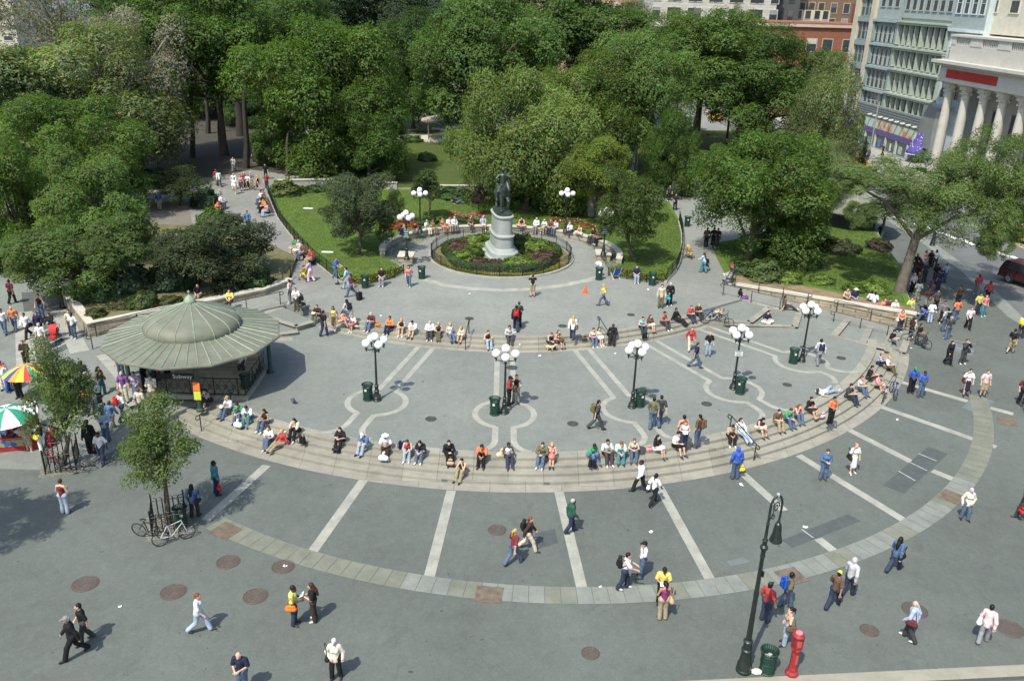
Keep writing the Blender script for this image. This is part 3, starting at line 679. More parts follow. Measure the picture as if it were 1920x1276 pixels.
EX = [(763, 494), (772, 476), (790, 460), (815, 450), (850, 441), (900, 436), (950, 435), (1000, 438), (1040, 446), (1075, 458), (1100, 472), (1122, 492), (1128, 500)]
exp = [(SC.x+9.3*math.cos(R(a)), SC.y+9.3*math.sin(R(a))*.78) for a in range(-12, 193, 5)]
wall(exp, U-.2, U+.50, .42, 'curved stone seat wall behind the statue', stone_mat('seat_wall', (.33, .31, .25), (.9, .3, .015, 1)), .08)
for i, (px, py) in enumerate([(762, 490), (1130, 486)]):
    p = G(px, py, U); o = MB().box((p.x, p.y, U+.25), (1.05, 1.2, .55)).build('wall_pier', WALLST); tag(o, ('left', 'right')[i]+' end block of the curved wall under a lamp', 'pier')
    MB().box((p.x, p.y, U+.57), (1.2, 1.35, .1)).build('coping', CAP, o)
wall(gp(U, (518, 352), (620, 350), (745, 357)), U-.2, U+.75, .3, 'long grey wall behind the left lawn', stone_mat('grey_wall', (.30, .29, .26)))
wall(gp(U, (800, 362), (885, 362), (1000, 366)), U-.2, U+.75, .3, 'long grey wall behind the middle lawn', MATS['grey_wall'])
for pts, lb in [([(1500, 305), (1640, 318)], 'x')]: pass
# hand rails
def hrail(pts, z, h, label, gap=2.0, low=False, s0=1):
    fz = z if callable(z) else (lambda p: z)
    P = [Vector(p) for p in pts]; o = P[0]; e = empty('handrail', (o.x, o.y, 0), label, 'handrail', 'black pipe handrails')
    d = (P[-1]-P[0]).normalized(); n = max(1, round((P[-1]-P[0]).length/gap))
    path = [P[0].lerp(P[-1], t/8) for t in range(9)]
    pa = [(q.x-o.x, q.y-o.y, fz(q)+h) for q in path]; a = Vector(pa[0]); b = Vector(pa[-1]); dd = Vector((d.x, d.y, 0))
    pre = [a-dd*.02+Vector((0, 0, -.22)), a-dd*.2+Vector((0, 0, -.2)), a-dd*.26+Vector((0, 0, -.1)), a-dd*.2+Vector((0, 0, -.01))]
    post = [b+dd*.2+Vector((0, 0, -.01)), b+dd*.26+Vector((0, 0, -.1)), b+dd*.2+Vector((0, 0, -.2)), b+dd*.02+Vector((0, 0, -.22))]
    mb = MB(); mb.tube(pre+pa+post, .026, 7); mb.build('rail', IRON, e, True)
    if low: mb = MB(); mb.tube([(q[0], q[1], q[2]-.5) for q in pa], .02, 6); mb.build('rail', IRON, e, True)
    for i in range(n+1):
        q = P[0].lerp(P[-1], i/n); mb = MB(); mb.tube([(q.x-o.x, q.y-o.y, fz(q)), (q.x-o.x, q.y-o.y, fz(q)+h)], .028, 6); mb.build('post', IRON, e, True)
hrail([(14.7, 56.7), (20.0, 54.1)], ez, .88, 'long black handrail at the upper half of the east ramp')
hrail([(21.4, 53.35), (26.0, 51.15)], ez, .88, 'long black handrail at the lower half of the east ramp')
hrail([(16.0, 58.75), (20.6, 56.5)], ez, .88, 'black handrail fixed along the upper east planter wall')
hrail([(22.4, 55.65), (26.4, 53.65)], ez, .88, 'black handrail fixed along the lower east planter wall')
hrail([(-15.2, 52.3), (-20.6, 48.3)], wz, .88, 'black handrail on the west ramp behind the kiosk roof')
hrail([(-21.2, 50.2), (-24.9, 47.1)], wz, .86, 'black handrail along the west planter wall left of the kiosk')
p = G(184, 655, M); hrail([(p.x-.3, p.y), (p.x+.9, p.y+.7)], M, .88, 'short hooked handrail end left of the kiosk roof', 1.4)
def stairrail(c, r0, r1, ang, z0, z1, label):
    a = Vector((c[0]+r0*math.cos(R(ang)), c[1]+r0*math.sin(R(ang)))); b = Vector((c[0]+r1*math.cos(R(ang)), c[1]+r1*math.sin(R(ang))))
    hrail([a, b], lambda p: z0+(z1-z0)*min(1, max(0, (Vector((p[0], p[1]))-a).length/(b-a).length)), .9, label, 3., False)
def ang_of(c, px, py, z): g = G(px, py, z); return math.degrees(math.atan2(g.y-c[1], g.x-c[0]))
stairrail(C2, 19.4, 20.85, ang_of(C2, 873, 655, 0), U, 0, 'black handrail on the upper steps left of the middle')
stairrail(C2, 19.4, 20.85, ang_of(C2, 1140, 650, 0), U, 0, 'black handrail on the upper steps beside the person in black')
stairrail(C1, 25.2, 27.1, ang_of(C1, 1418, 855, -.3), 0, L, 'black handrail on the lower steps at the right')
stairrail(C1, 25.2, 27.1, ang_of(C1, 372, 800, -.3), 0, L, 'black handrail at the left end of the lower steps')
p0 = G(505, 545, U); fence([p0.xy, G(528, 537, U).xy, G(546, 522, U).xy], U, .9, 'black iron fence at the corner of the west planter', 1.2, .15)
# rope stand and folding chair by the bed
p = G(634, 532, U); e = empty('rope_stand', p, 'black rope stand with round foot beside the man in blue', 'rope stand'); MB().lathe([(.22, 0), (.22, .03), (.03, .06), (.028, .9), (.05, .93), (0, .96)], n=12).build('pole', IRON, e, True)
p1 = G(648, 530, U)-p; MB().tube([Vector((0, 0, .85)).lerp(p1+Vector((0, 0, .75)), t/8)-Vector((0, 0, .5*math.sin(math.pi*t/8))) for t in range(9)], .015, 5).build('rope', WHITE, e, True)
p = G(1153, 522, U); e = empty('folding_chair', p, 'blue folding chair next to the flower bed on the right', 'folding chair', None, R(200)); BLUE = mat('canvas_blue', (.01, .09, .55), .7)
MB().add([(-.25, .2, .4), (.25, .2, .4), (.25, -.25, .36), (-.25, -.25, .36)], [(0, 1, 2, 3)]).add([(-.25, .2, .4), (.25, .2, .4), (.25, .42, .85), (-.25, .42, .85)], [(3, 2, 1, 0)]).build('canvas', BLUE, e)
mb = MB(); [mb.tube([(sx*.26, -.28, .0), (sx*.26, .25, .45), (sx*.26, .42, .88)], .015, 5).tube([(sx*.26, .3, 0), (sx*.26, -.25, .42)], .015, 5) for sx in (-1, 1)]; mb.build('leg', WHITE, e)
# ---------------------------------------------------------------- subway kiosk
COPPER = mat('weathered_copper', (.152, .160, .118), .6, .22, 1.0, 0, .4)
PATINA = mat('patina', (.235, .295, .22), .6, .22, 4)
KGREEN = mat('kiosk_green', (.03, .06, .05), .5, .3, 4)
KC = Vector((-16.8, 41.55, 0)); KR = 4.5; KZ = 2.72
def kiosk(c, label, detail=True, rot=0., s=1.):
    e = empty('subway_kiosk', c, label, 'kiosk', None, rot, s); N = 12
    pr = [(KR, KZ-.16), (KR, KZ), (2.42, KZ+.45)]
    mb = MB(); mb.lathe([(KR*.97, KZ-.16)]+pr[1:], n=N); mb.lathe([(KR*.97, KZ-.16), (KR*1.005, KZ-.10), (KR*1.005, KZ-.02), (KR, KZ)], n=N); mb.lathe([(KR*.97, KZ-.16), (1., KZ-.05), (0, KZ-.05)][::-1], n=N); mb.build('roof', COPPER, e)
    rb = MB(); rb2 = MB(); mi = rb2
    for k in range(48):
        a = 2*math.pi*(k+.0)/48; am = (a % (2*math.pi/N))-math.pi/N; re = KR*math.cos(math.pi/N)/math.cos(am)
        rb.tube([(2.44*math.cos(a), 2.44*math.sin(a), KZ+.46), (re*.985*math.cos(a), re*.985*math.sin(a), KZ+.02+.02)], .022 if k % 4 else .036, 4)
    rb.build('seam', PATINA, e)
    dome = [(2.42, KZ+.55), (2.45, KZ+.62), (2.44, KZ+.82), (2.34, KZ+1.02), (2.10, KZ+1.22), (1.7, KZ+1.42), (1.2, KZ+1.62), (.7, KZ+1.82), (.33, KZ+2.0), (.22, KZ+2.08)]
    dome = [(r, KZ+.45+(z-KZ-.62)*.92 if z > KZ+.62 else z-.17) for r, z in dome]
    dm = MB().lathe(dome, n=48).build('dome', COPPER, e, True, 60)
    for k in range(16):
        a = 2*math.pi*k/16
        rb2.tube([((r+.01)*math.cos(a), (r+.01)*math.sin(a), z+.01) for r, z in dome], .028, 4)
    rb2.build('rib', PATINA, dm)
    fz = -.29
    MB().lathe([(r*.75, KZ+2.0+(z-KZ-2.0)*.75+fz) for r, z in [(.0, KZ+2.0), (.36, KZ+2.02), (.40, KZ+2.08), (.40, KZ+2.22), (.28, KZ+2.42), (.10, KZ+2.56), (.05, KZ+2.6), (.05, KZ+2.78), (.09, KZ+2.82), (.05, KZ+2.9), (0, KZ+2.95)]], n=16).build('finial', PATINA, e, True, 50)
    for a in (183, -70, 20, 110):
        x, y = 3.72*math.cos(R(a)), 3.72*math.sin(R(a)); mb = MB()
        mb.lathe([(.2, 0), (.2, .12), (.14, .16), (.12, .3), (.11, KZ-.3), (.16, KZ-.2), (.18, KZ-.1)], (x, y, 0), 10)
        for s_ in (.5, 1.): mb.tube([(x*.97, y*.97, KZ-.75*s_), (x*(1-.16*s_), y*(1-.16*s_), KZ-.14)], .03, 5)
        mb.build('column', KGREEN, e, True)
    return e
ke_ = kiosk(KC, 'round subway kiosk with a ribbed grey green dome on the plaza')
# the stair well rails under it
mb = MB()
for (x, y, w_, d_) in ((-16.2, 39.4, 5.4, .28), (-13.65, 41.3, .28, 3.6), (-18.9, 41.3, .28, 3.6)): mb.box((x, y, .12), (w_, d_, .24))
tag(mb.build('stair_kerb', STEP), 'low granite kerb round the stair under the kiosk roof', 'kerb')
o = tag(MB().add([(-18.7, 39.6, .02), (-13.85, 39.6, .02), (-13.85, 43.2, .62), (-18.7, 43.2, .62)], [(0, 1, 2, 3)]).add([(-18.7, 43.2, 0), (-13.85, 43.2, 0), (-13.85, 43.3, .9), (-18.7, 43.3, .9)], [(0, 1, 2, 3)]).build('stair_slab', stone_mat('tan_slab', (.55, .46, .30), (3, .35, .02))), 'tan sloped stair slab under the kiosk roof', 'stair')
def xfence(a, b, label):
    a, b = Vector(a), Vector(b); n = round((b-a).length/.42); e = empty('stair_railing', (a.x, a.y, .24), label, 'railing')
    f = lambda t, z: tuple((b-a)*t)+(z,)
    mb = MB()
    for z in (.06, .92): mb.tube([f(0, z), f(1, z)], .024, 5)
    for i in range(n):
        t0, t1 = i/n, (i+1)/n
        mb.tube([f(t0, .08), f(t1, .9)], .012, 4).tube([f(t0, .9), f(t1, .08)], .012, 4); m_ = (t0+t1)/2
        d = (b-a).normalized(); c = (b-a)*m_
        mb.tube([(c.x+d.x*.1*math.cos(q*.785), c.y+d.y*.1*math.cos(q*.785), .49+.1*math.sin(q*.785)) for q in range(9)], .012, 4, cap=False)
    mb.build('lattice', IRON, e)
    for i in range(0, n+1, 3): q = f(i/n, 0); MB().tube([q, (q[0], q[1], 1.0)], .03, 6).build('post', IRON, e)
xfence((-18.9, 39.4), (-13.6, 39.4), 'black lattice railing with ring pattern facing the plaza under the kiosk')
xfence((-13.65, 39.5), (-13.65, 43), 'black lattice railing at the right side under the kiosk')
def text(body, size, loc, rot, m, parent=None, name='lettering', ext=.004):
    c = bpy.data.curves.new(name, 'FONT'); c.body = body; c.size = size; c.align_x = 'CENTER'; c.align_y = 'CENTER'; c.extrude = ext; c.materials.append(m)
    o = bpy.data.objects.new(name, c); COL.objects.link(o); dg = bpy.context.evaluated_depsgraph_get()
    me = bpy.data.meshes.new_from_object(o.evaluated_get(dg)); bpy.data.objects.remove(o); o = link(name, me, parent, loc); o.rotation_euler = rot
    return o
BLK = mat('sign_black', (.02, .02, .02), .4, .1)
e = empty('subway_sign', (-17.0, 39.2, 1.32), 'black sign with white lettering on the kiosk railing', 'sign')
MB().box((0, 0, 0), (2.0, .04, .32)).build('board', BLK, e); text('Subway', .33, (.30, -.025, 0), (R(90), 0, 0), WHITE, e)
e = empty('notice_board', (-18.35, 39.2, .98), 'small framed white notice board on the kiosk railing', 'notice board')
MB().box((0, 0, 0), (.62, .05, .5)).build('frame', BLK, e); MB().box((-.14, -.03, 0), (.24, .02, .4)).box((.15, -.03, 0), (.24, .02, .4)).build('notice', WHITE, e)
cx, cy = KC.x+3.72*math.cos(R(-70)), KC.y+3.72*math.sin(R(-70))
e = empty('poster', (cx, cy-.15, 1.15), 'orange and yellow poster on the front kiosk column', 'poster')
MB().box((0, 0, .26), (.34, .03, .46)).build('orange_panel', mat('poster_orange', (.78, .20, .04), .6, .05), e); MB().box((0, 0, -.24), (.34, .03, .46)).build('yellow_panel', mat('poster_yellow', (.55, .62, .06), .6, .05), e)
p = G(1590, 425, L)
k2 = kiosk((31.5, 79.0, L), 'second round kiosk with a grey green roof behind the leaning tree', rot=R(10))
mb = MB(); mb.box((29.5, 77.6, .1), (6, .12, .75)); tag(mb.build('kiosk_screen', mat('brown_screen', (.10, .06, .045), .7)), 'dark brown screen wall below the second kiosk roof', 'screen')

# ---------------------------------------------------------------- statue
BRONZE = mat('bronze', (.052, .074, .062), .45, .5, 2.2, .45)
PED = stone_mat('pedestal_granite', (.29, .32, .30), None, .10)
def stad(w, d, n=40, pw=3.2):
    out = []
    for i in range(n):
        a = 2*math.pi*i/n; c, s = math.cos(a), math.sin(a)
        out.append((math.copysign(abs(c)**(2/pw), c)*w*.385, math.copysign(abs(s)**(2/pw), s)*d/2))
    return out
pe = empty('statue_pedestal', (SC.x, SC.y, 0), 'grey granite pedestal with rounded ends carrying the horse statue', 'pedestal', None, R(13))
def tier(name, lst):
    mb = MB(); rings = [[(x, y, z) for x, y in stad(w_, d_)] for w_, d_, z in lst]; n = 40
    for i in range(len(rings)-1): mb.add(rings[i]+rings[i+1], [(j, (j+1) % n, n+(j+1) % n, n+j) for j in range(n)])
    mb.add(rings[-1], [tuple(range(n))]); mb.build(name, PED, pe, True, 30)
u0 = U+.1
tier('plinth', [(3.5, 4.9, u0-.1), (3.5, 4.9, u0+.25), (3.0, 4.4, u0+.30), (2.9, 4.3, u0+.62), (2.45, 3.85, u0+.72)])
tier('lower_tier', [(2.4, 3.8, u0+.72), (2.3, 3.7, u0+.80), (2.05, 3.4, u0+.95), (2.02, 3.36, u0+1.72), (2.15, 3.5, u0+1.78), (2.2, 3.55, u0+1.90), (2.05, 3.4, u0+1.94)])
tier('upper_tier', [(1.86, 3.2, u0+1.94), (1.78, 3.1, u0+2.02), (1.76, 3.08, u0+3.22), (1.95, 3.26, u0+3.28), (1.98, 3.3, u0+3.38), (1.8, 3.1, u0+3.44)])
z0 = u0+3.42
top = AT(946, 311, 64.6).z; k = (top-z0)/3.30
st = empty('equestrian_statue', (SC.x, SC.y, z0), 'dark bronze statue of a rider on a horse', 'statue', None, R(13), k)
MB().prism(stad(1.5, 2.6), 0, .16).build('bronze_base', BRONZE, st)
HZ = .16
horse = [((0, .75, 1.44), (0, -.55, 1.47), .35, .33), ((0, .85, 1.47), (0, .95, 1.32), .34, .29), ((0, -.6, 1.5), (.06, -1.05, 2.05), .29, .18), ((.06, -1.05, 2.05), (.08, -1.16, 2.25), .18, .15), ((.08, -1.18, 2.28), (.12, -1.52, 1.98), .16, .09), ((.12, -1.5, 2.0), (.12, -1.58, 1.88), .095, .085),
    ((.02, -1.12, 2.4), (-.02, -1.12, 2.52), .05, .02), ((.16, -1.12, 2.4), (.20, -1.12, 2.52), .05, .02),
    ((-.2, -.6, 1.25), (-.21, -.68, .85), .17, .10), ((-.21, -.68, .85), (-.21, -.66, .40), .09, .065), ((-.21, -.66, .40), (-.21, -.72, HZ+.06), .07, .10),
    ((.2, -.6, 1.25), (.23, -1.0, 1.0), .17, .10), ((.23, -1.0, 1.0), (.23, -.9, .62), .09, .06), ((.23, -.9, .62), (.23, -.83, .5), .07, .08),
    ((-.24, .8, 1.25), (-.25, .66, .92), .25, .13), ((-.25, .66, .92), (-.25, .95, .62), .12, .08), ((-.25, .95, .62), (-.25, .85, HZ+.06), .07, .10),
    ((.24, .85, 1.25), (.25, .8, .95), .25, .13), ((.25, .8, .95), (.25, 1.12, .65), .12, .08), ((.25, 1.12, .65), (.25, 1.06, HZ+.06), .07, .10),
    ((0, 1.2, 1.6), (0, 1.5, 1.3), .10, .13), ((0, 1.5, 1.3), (0, 1.52, .6), .13, .05), ((0, -.75, 1.95), (.05, -1.05, 2.35), .10, .06)]
link('horse', solid(horse, .04, .06, 'horse', [BRONZE]), st)
rider = [((0, .05, 1.88), (0, .02, 2.28), .17, .16), ((0, .02, 2.28), (0, 0, 2.60), .16, .17), ((-.21, 0, 2.64), (.21, 0, 2.64), .09, .09), ((0, 0, 2.7), (0, -.02, 2.9), .09, .085), ('e', (0, -.03, 3.06), (.13, .15, .18)), ((0, -.16, 3.06), (0, -.2, 3.03), .035, .03), ((0, .1, 3.08), (0, .14, 2.85), .09, .05),
    ((-.27, 0, 2.64), (-.5, -.05, 2.4), .10, .085), ((-.5, -.05, 2.4), (-.38, -.38, 2.42), .075, .055), ((.27, 0, 2.64), (.52, -.1, 2.52), .10, .085), ((.52, -.1, 2.52), (.50, -.55, 2.62), .075, .055), ((.50, -.55, 2.62), (.50, -.7, 2.66), .05, .04),
    ((-.14, 0, 1.9), (-.38, -.35, 1.58), .14, .11), ((-.38, -.35, 1.58), (-.46, -.18, 1.05), .10, .075), ((-.46, -.18, 1.05), (-.47, -.40, .95), .085, .06), ((.14, 0, 1.9), (.38, -.35, 1.58), .14, .11), ((.38, -.35, 1.58), (.46, -.18, 1.05), .10, .075), ((.46, -.18, 1.05), (.47, -.40, .95), .085, .06),
    ((0, .18, 2.0), (0, .42, 1.75), .13, .10)]
link('rider', solid(rider, .035, .04, 'rider', [BRONZE]), st)

# ---------------------------------------------------------------- buildings of the east side
WGLASS = mat('window_glass', (.035, .045, .05), .12, .4, 1.2, 0, .8)
DIRV = Vector((.1, -1)).normalized(); rw = random.Random(8); BLINDS = [mat('blind_cream', (.42, .40, .33), .8), mat('blind_grey', (.22, .23, .23), .8), mat('blind_dark', (.10, .10, .10), .8)]
def fx(Y, off=0.): return Vector((54+off-.1*(Y-127), Y, -.62))
class Facade:
    def __init__(s, name, Y0, label, off=0., cat='building'):
        s.e = empty(name, fx(Y0, off), label, cat, None, math.atan2(DIRV.y, DIRV.x)); s.Y0 = Y0
    def u(s, Y): return (s.Y0-Y)/abs(DIRV.y)
    def part(s, name, boxes, m, parent=None):
        mb = MB()
        for u0, u1, v0, v1, z0, z1 in boxes: mb.box(((u0+u1)/2, (v0+v1)/2, (z0+z1)/2), (abs(u1-u0), abs(v1-v0), z1-z0))
        return mb.build(name, m, parent or s.e)
    def window(s, u, z, w, h, frame, v=0., arch=False, mull=1):
        mb = MB()
        if arch:
            n = 10; P = [(u-w/2, z)]+[(u+w/2*math.cos(math.pi-math.pi*i/n), z+h-w/2+w/2*math.sin(math.pi*i/n)) for i in range(n+1)]+[(u+w/2, z)]
            mb.tube([(x, v-.03, q) for x, q in P], .09, 4)
            pa = MB(); pa.add([(x, v-.02, q) for x, q in P], [tuple(range(len(P)))][0:1])
        else:
            for a, b, c, d in ((u-w/2-.1, u-w/2, z, z+h), (u+w/2, u+w/2+.1, z, z+h), (u-w/2-.1, u+w/2+.1, z+h, z+h+.12), (u-w/2-.16, u+w/2+.16, z-.14, z)): mb.box(((a+b)/2, v-.03, (c+d)/2), (b-a, .16, d-c))
            pa = MB(); pa.add([(u-w/2, v-.015, z), (u+w/2, v-.015, z), (u+w/2, v-.015, z+h), (u-w/2, v-.015, z+h)], [(0, 1, 2, 3)])
        mb.box((u, v-.03, z+h*.5), (w, .05, .06))
        o = mb.build('window', frame, s.e); pa.build('pane', WGLASS, o)
        if rw.random() < .45 and not arch:
            q = h*rw.uniform(.25, .6); MB().add([(u-w/2+.04, v-.022, z+h-q), (u+w/2-.04, v-.022, z+h-q), (u+w/2-.04, v-.022, z+h), (u-w/2+.04, v-.022, z+h)], [(0, 1, 2, 3)]).build('blind', rw.choice(BLINDS), o)
W_ = lambda c, n, var=.12: stone_mat(n, c, None, var)
BEIGE = W_((.48, .44, .34), 'beige_stone'); TEAL = W_((.195, .27, .262), 'teal_paint'); TEAL2 = W_((.285, .335, .33), 'pale_teal_paint'); GG = W_((.33, .385, .325), 'grey_green_paint'); PB = W_((.46, .53, .55), 'pale_blue_paint'); DG = W_((.17, .195, .195), 'shop_grey'); CREAM = W_((.52, .50, .41), 'cream_render'); BANK = W_((.47, .46, .41), 'bank_marble', .09); BRICK = stone_mat('red_brick', (.27, .105, .06), (.5, .16, .02, 1), .2)
f = Facade('narrow_building', 143.7, 'narrow cream stone building with bay windows left of the teal one'); Hh = 27
f.part('wall', [(0, 6.5, .35, 14, 0, Hh)], BEIGE); f.part('pier', [(0, 1.25, -.15, .35, 0, Hh)], BEIGE); f.part('pier', [(5.25, 6.5, -.15, .35, 0, Hh)], BEIGE)
for z in range(0, 8):
    zz = 1.2+z*3.4
    f.part('bay_window', [(1.3, 5.2, -.05, .34, zz+2.5, zz+3.2)], W_((.22, .27, .27), 'bay_metal'))
    for j in range(3): f.window(2.0+j*1.25, zz, .95, 2.35, MATS['bay_metal'], .33)
f = Facade('teal_building', 137.2, 'teal painted building with arched windows above the shopfront')
f.part('wall', [(0, 7.15, .3, 14, 0, 22)], TEAL); f.part('upper_wall', [(0, 7.15, .28, .3, 17.9, 27)], TEAL2)
for z in (8.0, 11.3, 14.5, 17.8): f.part('cornice', [(0, 7.15, -.25, .3, z-.35, z)], TEAL2)
for z in (5.2, 8.25, 11.5, 14.7):
    for j in range(5): f.window(.95+j*1.32, z, .92, 2.4, TEAL2, .29, z > 11)
    for u_ in (.05, 6.8): f.part('pilaster', [(u_, u_+.3, -.1, .3, z, z+2.75)], TEAL)
for j in range(3): f.window(1.5+j*2.0, 19.6, 1.15, 2.3, TEAL2, .28)
for j in range(3): f.window(1.5+j*2.0, 23.2, 1.15, 2.3, TEAL2, .28)
f = Facade('iron_front_building', 130.0, 'grey green cast iron building with rows of deep windows')
f.part('wall', [(0, 13, .55, 14, 0, 22.5)], GG); f.part('attic', [(0, 13, .35, .55, 18.2, 26)], TEAL2)
for z in (7.9, 11.2, 14.2, 17.6):
    f.part('cornice', [(-.05, 13.05, -.45, .55, z, z+.22), (0, 13, -.25, .55, z-.3, z)], GG)
for z, h in ((5.3, 2.4), (8.25, 2.55), (11.6, 2.3), (14.6, 2.7)):
    for u in (.2, 6.5, 12.8): f.part('pilaster', [(u-.14, u+.14, -.12, .55, z, z+h)], GG)
    for b in range(2):
        for j in range(4):
            u = .95+b*6.35+j*1.47
            if j: f.part('mullion', [(u-.86, u-.60, .05, .55, z, z+h)], GG)
            f.window(u, z, 1.0, h, GG, .54)
for j in range(7): f.window(1.2+j*1.75, 19.3, 1.0, 2.6, TEAL2, .34)
f = Facade('pale_blue_building', 117.0, 'pale blue building with arched windows beside the columned bank')
f.part('wall', [(0, 7, .2, 14, 0, 22.5)], PB); f.part('attic', [(0, 7, .1, .2, 17.3, 27)], TEAL2)
f.part('cornice', [(0, 7, -.25, .2, 7.6, 8.0)], TEAL2); f.part('cornice', [(0, 7, -.25, .2, 17.0, 17.35)], PB)
for j in range(4): f.window(1.1+j*1.65, 8.9, .9, 2.5, PB, .19); f.window(1.1+j*1.65, 12.2, .95, 2.6, TEAL2, .19, True); f.window(1.1+j*1.65, 15.1, .9, 1.7, PB, .19, True); f.window(1.1+j*1.65, 19.2, .95, 2.4, PB, .09)
# the shopfront runs across the foot of three of them
f = Facade('shopfront', 137.1, 'grey shopfront with a poster band and glass windows at street level', -.35, 'shop')
f.part('fascia', [(0, 19.6, -.05, .6, 4.05, 5.9)], DG)
for k in range(5): f.part('fascia_rail', [(0, 19.6, -.12, -.05, 4.3+k*.34, 4.36+k*.34)], DG)
f.part('side_panel', [(18.6, 22.6, -.1, .6, 2.2, 7.6)], DG)
f.part('pier', [(22.0, 23.2, -.15, .6, 0, 7.2)], W_((.25, .28, .26), 'rusticated_pier'))
PC = [(.45, .47, .38), (.42, .30, .16), (.38, .48, .42), (.45, .13, .09), (.50, .46, .36), (.30, .25, .12), (.36, .50, .44), (.46, .26, .13), (.36, .48, .46), (.58, .20, .05)]
PK = NT('poster_print'); PK.rough(.6); nz = PK.noise(.42, 2, .5); nz2 = PK.noise(.8, 1, .4)
PK.col(PK.mix(PK.ramp(nz, [(.38, (.38, .48, .40)), (.47, (.36, .50, .42)), (.52, (.45, .30, .16)), (.60, (.46, .12, .07)), (.66, (.58, .22, .06))]), (.42, .50, .44), PK.ramp(nz2, [(.45, 0.), (.6, .8)])))
f.part('poster', [(3.2, 19.0, -.02, .5, 2.75, 4.05)], PK.m)
f.part('sign_band', [(3.2, 19.0, -.12, .5, 1.95, 2.75)], mat('shop_purple', (.085, .07, .19), .5, .2))
for j in range(5):
    u = 4.2+j*3.1; f.part('mullion', [(u-.2, u+.15, -.1, .5, -.2, 1.95)], W_((.42, .46, .42), 'shop_trim'))
    o = f.part('show_window', [(u+.15, u+2.9, .1, .5, .1, 1.95)], mat('shop_glass', (.05, .075, .07), .1, .7, .8, 0, .9))
    f.part('display', [(u+.7+.3*(j % 3), u+1.6, .02, .1, .3, 1.3)], mat('display_%d' % (j % 3), [(.3, .4, .36), (.10, .16, .4), (.5, .52, .45)][j % 3], .6, .4, 2), o)
f.part('base_course', [(3, 20, -.16, .5, -.1, .12)], DG)
for k in range(9): f.part('spot_lamp', [(5+k*1.6, 5.25+k*1.6, -.7, -.1, 4.5, 4.65)], WHITE)
def awning(Y, label):
    p = fx(Y, -.35); e = empty('awning', p, label, 'awning', 'purple awnings', math.atan2(DIRV.y, DIRV.x))
    mb = MB(); n = 9; V = []
    for i in range(n+1):
        a = math.pi*i/n; r = 1.35
        V += [(r*.55*math.cos(a), -.05, 4.0), (r*math.cos(a), -r*1.05*math.sin(a)-.05, 1.55), (r*math.cos(a), -r*1.05*math.sin(a)-.05, 1.2)]
    mb.add(V, [(3*i, 3*i+1, 3*i+4, 3*i+3) for i in range(n)]+[(3*i+1, 3*i+2, 3*i+5, 3*i+4) for i in range(n)]); mb.build('canopy', mat('awning_purple', (.075, .055, .26), .7), e)
    r0 = random.Random(int(Y)); mb = MB()
    for k in range(42):
        i = r0.random()*math.pi; t = .08+.85*r0.random(); r = 1.35*(.55+.45*t)
        x, y, z = r*math.cos(i), -1.35*1.05*math.sin(i)*t-.08, 4.0-2.45*t; mb.ball((x, y, z), (.09, .05, .09), 6, 4)
    mb.build('flower_print', mat('awning_white', (.5, .48, .62), .7), e)
    MB().tube([(1.36*math.cos(math.pi*i/12), -1.42*math.sin(math.pi*i/12)-.05, 1.2) for i in range(13)], .04, 4).build('trim', WHITE, e)
awning(136.9, 'purple flower-print awning at the left end of the shopfront'); awning(118.0, 'purple flower-print awning at the right end of the shopfront')
# columned bank
f = Facade('columned_bank', 113.6, 'pale stone bank with tall columns, balustrade and a red banner', -2.2)
f.part('wall', [(-.2, 30, 4.5, 16, 0, 17)], BANK); f.part('upper_block', [(1.2, 30, 3.2, 16, 17, 30)], CREAM)
f.part('entablature', [(.4, 30, -.1, 4.5, 11.2, 13.4)], BANK); f.part('cornice', [(-.5, 30, -1.0, 4.5, 13.4, 13.75), (-.1, 30, -.6, 4.5, 13.1, 13.4)], BANK)
f.part('attic', [(1.0, 30, .3, 4.5, 13.75, 15.6)], BANK); f.part('coping', [(.9, 30, .1, 4.5, 16.55, 16.8)], BANK)
for k in range(3):
    for j in range(8): f.part('baluster', [(2.2+k*5.4+j*.34, 2.38+k*5.4+j*.34, .35, .55, 15.6, 16.55)], BANK)
for u in (1., 5.0, 10.4, 15.8): f.part('balustrade_pier', [(u, u+(1. if u < 2 else 2.4), .25, .7, 15.6, 16.55)], BANK)
f.part('banner', [(2.0, 12.3, -.16, -.1, 11.75, 12.75)], mat('banner_red', (.36, .022, .018), .7, .25, .8))
for k in range(7):
    u = 1.7+k*3.65; mb = MB()
    mb.lathe([(.78, 0), (.78, .3), (.66, .36), (.70, .5), (.60, .62), (.60, 3.5), (.57, 6.5), (.50, 9.45), (.56, 9.5), (.56, 9.6)], (u, 1.0, 0), 20)
    o = mb.build('column', BANK, f.e, True, 35)
    mb = MB(); mb.lathe([(.50, 9.6), (.56, 10.0), (.72, 10.15), (.62, 10.2), (.70, 10.6), (.92, 10.85), (.98, 11.0)], (u, 1.0, 0), 16); mb.box((u, 1.0, 11.1), (1.75, 1.75, .2))
    for q in range(16):
        a = q*.3927; r_ = .68 if q % 2 else .84; z = 10.15 if q % 2 else 10.7; mb.ball((u+r_*math.cos(a), 1+r_*math.sin(a), z), (.13, .13, .16), 6, 4)
    mb.build('capital', BANK, o, True, 30)
for k in range(4): f.window(3.5+k*3.65, 3.2, 1.8, 5.0, W_((.25, .25, .22), 'bank_frame'), 4.49)
for k in range(5): f.window(3.5+k*4, 19.5, 1.6, 2.6, CREAM, 3.19); f.window(3.5+k*4, 24, 1.6, 2.6, CREAM, 3.19)
f.part('base', [(-.4, 30, -1, 4.5, 0, .02)], BANK)

